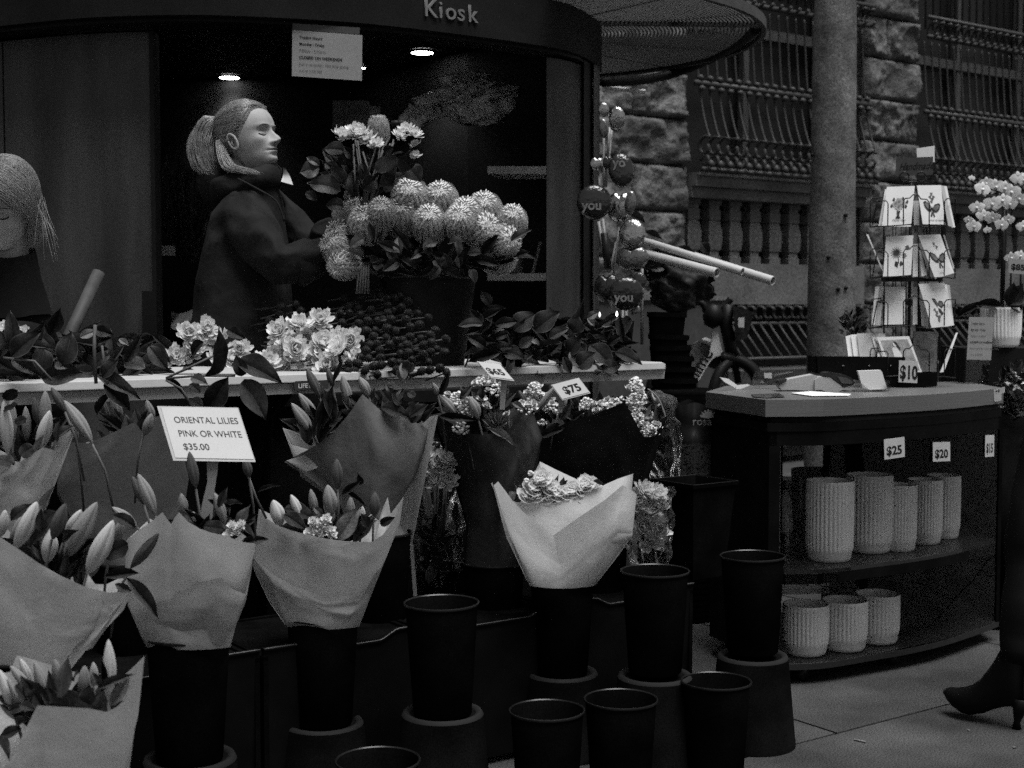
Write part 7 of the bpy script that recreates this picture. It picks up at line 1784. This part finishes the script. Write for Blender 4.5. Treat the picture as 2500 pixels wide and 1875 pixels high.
# trousers
b = MB()
for s_ in (-.09, .09): b.tube([hp_ + Vector((0, s_, -.02)), Vector((hp_.x, hp_.y + s_, .5)), Vector((hp_.x, hp_.y + s_, .08))], [.10, .075, .06], 16)
part('trousers', b, M_trous, W1, True)
b = MB()
for s_ in (-.09, .09): b.box((hp_.x + .05, hp_.y + s_, .045), (.26, .09, .09))
part('shoes', b, M_boot, W1)
# hair cap and combed strands to the tie
TIE = (.175, math.pi)
def hairline(ph):
    a = abs(ph)
    return interp([(0, .335), (.4, .33), (.75, .29), (1.0, .20), (1.25, .10), (1.45, .02), (1.6, -.02), (1.75, .02), (1.95, -.14), (2.3, -.26), (3.2, -.30)], a)
def cap(off, hl=hairline):
    b = MB(); nph = 110; nz_ = 44
    def f(u, v):
        ph = (u * 2 - 1) * math.pi; z0 = hl(ph); z = z0 + (.4999 - z0) * math.sin(v * math.pi / 2) if v < 1 else .4999
        th = off * sstep(0, .12, v) + .002
        ridge = .002 * math.sin(z * 60 + 3 * math.sin(ph * 3)) + .003 * noise.noise(Vector((ph * 2, z * 26, 3)))
        return head_pt(z, ph, th + ridge * sstep(0, .2, v), feat=False)
    b.grid(f, nph, nz_); return b
part('hair', cap(.032, lambda p: hairline(p) + .015), M_hair2, W1, True, M=HM)
rs = random.Random(11); paths = []
for i in range(2600):
    sd = 1 if rs.random() < .5 else -1
    p0 = sd * rs.uniform(.0, 2.0); z0 = hairline(p0) + abs(rs.gauss(0, .022)) - .012
    if rs.random() < .35: z0 = rs.uniform(max(z0, .2), .47)
    pth = []; wob = rs.uniform(-.03, .03)
    N = 12
    for k in range(N):
        t = k / (N - 1)
        ph = p0 + (sd * math.pi - p0) * t ** .95
        zz = z0 + (TIE[0] - z0) * t ** 1.5 + (.10 * (1 if z0 > .15 else .2) + wob) * math.sin(math.pi * t) * (.5 + .5 * (z0 > .25))
        zz = min(.485, zz)
        pth.append(head_pt(zz, ph, .034 + .006 * math.sin(i + k) , feat=False) if k else head_pt(z0, p0, .004, feat=False))
    paths.append(pth)
strands('hair_strands', paths, .0021, M_hair, W1, M=HM)
tie = HM @ head_pt(.175, math.pi, .035)
b = MB(); b.tube([tie + Vector((.012, 0, .006)), tie + Vector((-.02, 0, 0))], [.022, .022], 14); part('hair_tie', b, M_hair2, W1, True)
cen = catmull([tie, P(*fK(1062, 630), D1), P(*fK(1030, 690), D1 - .01), P(*fK(1022, 770), D1 - .02), P(*fK(1040, 840), D1 - .03), P(*fK(1075, 885), D1 - .04)], 6)
def bundle(cen, R0, n, seed, rt=1.0):
    rs = random.Random(seed); out = []
    for i in range(n):
        a = rs.uniform(0, 6.28); r = .78 + .27 * rs.random() ** 1.6; e = rs.uniform(.7, 1.0); wv = rs.uniform(-.5, .5); sway = Vector((rs.uniform(-.014, .014), rs.uniform(-.012, .012), 0)); pth = []
        m_ = int(len(cen) * e)
        for k in range(max(4, m_)):
            t = k / (len(cen) - 1); Rr = interp(R0, t)
            tg = (cen[min(k + 1, len(cen) - 1)] - cen[max(k - 1, 0)]).normalized(); u_ = tg.cross(Vector((0, 1, 0))).normalized(); w_ = tg.cross(u_)
            pth.append(cen[k] + (u_ * math.cos(a + wv * math.sin(t * 5)) * r + w_ * math.sin(a) * r) * Rr * (1 + .12 * math.sin(t * 9 + a * 3)) + sway * t * 2)
        out.append(pth)
    return out
strands('ponytail', bundle(cen, [(0, .014), (.2, .026), (.5, .031), (.8, .022), (1, .006)], 700, 4), .0007, M_hair, W1)
b = MB(); ncn = len(cen)
def fcore(u, v):
    k = min(ncn - 1, int(round(v * (ncn - 1)))); tg = (cen[min(k + 1, ncn - 1)] - cen[max(k - 1, 0)]).normalized(); u_ = tg.cross(Vector((0, 1, 0))).normalized(); w_ = tg.cross(u_); a = 2 * math.pi * u
    r = interp([(0, .014), (.2, .026), (.5, .031), (.8, .021), (1, .003)], v) * (.93 + .05 * math.sin(a * 23 + 2 * math.sin(v * 4)) + .04 * math.sin(a * 7 + v * 3))
    return cen[k] + (u_ * math.cos(a) + w_ * math.sin(a)) * r
b.grid(fcore, 120, ncn); part('ponytail_core', b, M_hair2, W1, True)
cen2 = catmull([P(*fK(1112, 715), 4.36), P(*fK(1128, 790), 4.34), P(*fK(1165, 848), 4.32), P(*fK(1230, 866), 4.31), P(*fK(1300, 885), 4.30)], 6)
strands('loose_hair', bundle(cen2, [(0, .012), (.4, .011), (.8, .007), (1, .002)], 900, 6), .0006, M_hair, W1)
# ---------- second person
D2 = 3.98
h2 = P(6, 505, D2)
W2 = thing('person', (h2.x, D2, 0), 'blonde person cut off by the left edge, head bowed, in dark clothes', 'person', 'people')
HM2 = Mh(h2, -6, 20, 4, .262)
bb2 = MB(); bb2.add([HM2 @ Vector(v) for v in hb_.v], hb_.f); bb2.mi = list(hb_.mi)
eb = MB(); ear(eb, 1); ear(eb, -1); bb2.add([HM2 @ Vector(v) for v in eb.v], eb.f)
vs, fs = skin_body([h2 + Vector((0, .05, -.03)), h2 + Vector((0, .06, -.15)), h2 + Vector((0, .08, -.25))], [(0, 1), (1, 2)], [.05, .055, .07], 2); bb2.add(vs, fs)
hand(bb2, P(-40, 900, 3.6), Vector((.7, -.6, -.2)), Vector((0, 0, -1)), 1.0, .5)
part('body', bb2, [M_skin2, M_lip], W2, True); face_bits(W2, HM2)
n2 = h2 + Vector((0, .09, -.24)); c2 = h2 + Vector((0, .12, -.42)); w2 = h2 + Vector((-.02, .14, -.75)); hh2 = h2 + Vector((-.02, .14, -.95))
sR = h2 + Vector((.085, .12, -.40)); sL = h2 + Vector((-.185, .12, -.34)); eR = P(45, 830, D2); eL = h2 + Vector((-.30, .0, -.62)); cR = P(-20, 880, 3.65); cL = P(-160, 900, 3.6)
vs, fs = skin_body([c2, n2, w2, hh2, sR, eR, cR, sL, eL, cL, w2 + Vector((0, 0, .15))], [(0, 1), (0, 10), (10, 2), (2, 3), (0, 4), (4, 5), (5, 6), (0, 7), (7, 8), (8, 9)], [.15, .085, .155, .17, .075, .062, .05, .075, .062, .05, .15], 3)
b = MB(); b.add(cloth_noise(vs, .010, 9, 7), fs); part('jumper', b, M_jack2, W2, True)
b = MB(); b.tube([n2 + Vector((0, .0, -.06)), n2 + Vector((0, -.01, .04)), n2 + Vector((0, -.03, .115))], [.10, .078, .070], 20, cap=False); b.v = [tuple(v) for v in cloth_noise([Vector(v) for v in b.v], .014, 16, 3)]; part('scarf', b, M_jack2, W2, True)
b = MB()
for s_ in (-.09, .09): b.tube([hh2 + Vector((s_, 0, 0)), Vector((hh2.x + s_, hh2.y, .08))], [.10, .06], 14)
for s_ in (-.09, .09): b.box((hh2.x + s_, hh2.y - .04, .045), (.09, .26, .09))
part('trousers', b, M_trous, W2, True)
def hairline2(ph):
    a = abs(ph); return interp([(0, .30), (.3, .29), (.6, .24), (.9, .13), (1.15, .02), (1.35, -.08), (1.7, -.20), (3.2, -.30)], a)
part('hair', cap(.046, hairline2), M_hairb, W2, True, M=HM2)
def onhead(dv, off):
    dv = dv.normalized(); c_ = Vector((0, .03, .03)); lo, hi = .1, .8
    for _ in range(16):
        m_ = (lo + hi) / 2; q = c_ + dv * m_
        if q.z >= .499: hi = m_; continue
        w_ = smooth_interp(WZ, q.z); f_ = smooth_interp(FZ, q.z) if q.y < 0 else smooth_interp(BZ, q.z); p_ = 2.25 if q.y < 0 else 2
        if (abs(q.x) / max(w_, 1e-4)) ** p_ + (abs(q.y) / max(f_, 1e-4)) ** p_ < 1: lo = m_
        else: hi = m_
    return c_ + dv * (lo + off)
rs = random.Random(21); paths = []
for i in range(3000):
    sd = 1 if rs.random() < .5 else -1
    al = rs.uniform(.62, 2.75); S = Vector((sd * .012, -math.cos(al), math.sin(al)))
    yE = interp([(.6, -.10), (1.5, .10), (2.8, .34)], al) + rs.uniform(-.05, .08); E = Vector((sd * .33, yE, rs.uniform(-.14, -.02)))
    pth = []; n_ = 12; of = rs.uniform(.0, .014)
    for k in range(n_):
        t = k / (n_ - 1); dv = S.lerp(E - Vector((0, .03, .05)), t ** .85) + Vector((0, -.02 * math.sin(t * 3.1), .0)); pth.append(onhead(dv, .050 + of) + Vector((0, 0, .005 * math.sin(i + t * 6))))
    q = pth[-1]; L_ = rs.uniform(.10, .34); o_ = rs.uniform(-.09, .02)
    for k in range(1, 5): pth.append(q + Vector((sd * o_ * k / 4, .05 * k / 4, -L_ * k / 4)))
    paths.append(pth)
strands('hair_strands', paths, .0020, M_hairb, W2, M=HM2)
paths = []
for i in range(14):
    s0 = P(*fK(rs.uniform(185, 225), rs.uniform(960, 1080)), D2 - .02); e = P(*fK(rs.uniform(175, 320), rs.uniform(1180, 1330)), D2 - .06)
    m_ = (s0 + e) / 2 + Vector((rs.uniform(-.01, .012), 0, rs.uniform(-.01, .02))); paths.append(bez(s0, m_, e, 8))
strands('loose_hair', paths, .0005, M_hairb, W2)
# ---------- passer-by at the right edge, walking
W3 = thing('person', (1.62, 4.15, 0), 'passer-by in dark clothes and pointed heeled boot walking out of the right edge', 'person', 'people')
heel = PZ(*fH(2150, 1290), 0); 
toe = P(*fH(1550, 985), heel.y + .16)
fd = Vector((toe.x - heel.x, toe.y - heel.y, 0)).normalized(); sd_ = Vector((-fd.y, fd.x, 0))
L = (Vector((toe.x, toe.y, 0)) - Vector((heel.x, heel.y, 0))).length
def bpnt(a, h, s): return Vector((heel.x, heel.y, 0)) + fd * (a * L) + sd_ * s + Vector((0, 0, h))
# boot: lofted sections from heel back to toe; (a, sole height, top height, half width)
secs = [(-.12, .075, .20, .018), (-.06, .068, .235, .034), (.05, .062, .25, .038), (.18, .054, .235, .036), (.32, .040, .175, .036), (.46, .022, .128, .040), (.60, .012, .100, .043), (.72, .014, .088, .041), (.84, .026, .080, .033), (.93, .040, .078, .022), (1.0, .056, .070, .008)]
b = MB(); n = 20; vs = []
for (a, h0, h1, w_) in secs:
    for k in range(n):
        t = 2 * math.pi * k / n; c, s = math.cos(t), math.sin(t)
        vs.append(bpnt(a, (h0 + h1) / 2 + (h1 - h0) / 2 * s, w_ * (abs(c) ** .8) * (1 if c > 0 else -1)))
fs = [(i * n + k, i * n + (k + 1) % n, (i + 1) * n + (k + 1) % n, (i + 1) * n + k) for i in range(len(secs) - 1) for k in range(n)] + [tuple(range(n)), tuple(reversed(range((len(secs) - 1) * n, len(secs) * n)))]
b.add(vs, fs); bo = part('boot', b, M_boot, W3, True)
b = MB(); b.tube([bpnt(-.07, .09, 0), bpnt(-.03, .05, 0), bpnt(-.005, .02, 0), bpnt(0, .002, 0)], [.03, .017, .009, .013], 12); part('boot_heel', b, M_boot, bo, True)
ank = bpnt(-.02, .20, 0); knee = ank + Vector((.05, .06, .40)); hipR = knee + Vector((.10, .03, .36)); hipc = hipR + Vector((.12, .08, .05)); chst = hipc + Vector((.12, .02, .42)); nck = chst + Vector((.0, 0, .17)); hd3 = nck + Vector((-.01, -.01, .16))
hipL = hipc + Vector((.02, .12, -.04)); kneeL = hipL + Vector((.16, .02, -.42)); ankL = kneeL + Vector((.22, .02, -.34))
pts = [hipc, hipR, knee, ank + Vector((0, 0, -.03)), hipL, kneeL, ankL]
vs, fs = skin_body(pts, [(0, 1), (1, 2), (2, 3), (0, 4), (4, 5), (5, 6)], [.13, .09, .075, .062, .10, .08, .06], 2); vs = cloth_noise(vs, .010, 8, 4)
b = MB(); b.add(vs, fs); part('trousers', b, M_trous, W3, True)
shr = chst + Vector((-.05, -.17, .06)); shl = chst + Vector((.05, .17, .06)); el = shr + Vector((.12, -.04, -.27)); ha = el + Vector((-.02, .02, -.25)); el2 = shl + Vector((.1, .04, -.27)); ha2 = el2 + Vector((-.05, 0, -.25))
vs, fs = skin_body([chst, nck, hipc, shr, el, ha, shl, el2, ha2], [(0, 1), (0, 2), (0, 3), (3, 4), (4, 5), (0, 6), (6, 7), (7, 8)], [.14, .07, .16, .075, .055, .042, .075, .055, .042], 2)
b = MB(); b.add(cloth_noise(vs, .01, 8, 9), fs); part('coat', b, M_trous, W3, True)
HM3 = Mh(hd3, -80, 0, 0, .23); b = MB(); b.add([HM3 @ Vector(v) for v in hb_.v], hb_.f); b.mi = list(hb_.mi)
hand(b, ha, Vector((0, 0, -1)), Vector((0, 1, 0)), 1, .4); hand(b, ha2, Vector((0, 0, -1)), Vector((0, -1, 0)), 1, .4); part('body', b, [M_skin, M_lip], W3, True); part('hair', cap(.04, hairline2), M_hair2, W3, True, M=HM3)
b = MB(); fdl = bpnt(0, 0, 0) - bpnt(0, 0, 0); a2 = ankL
b.tube([a2 + Vector((0, 0, .03)), a2 + Vector((-.01, 0, -.05)), a2 + Vector((-.09, 0, -.13)), a2 + Vector((-.17, 0, -.15))], [.055, .045, .035, .012], 12); part('boot', b, M_boot, W3, True)
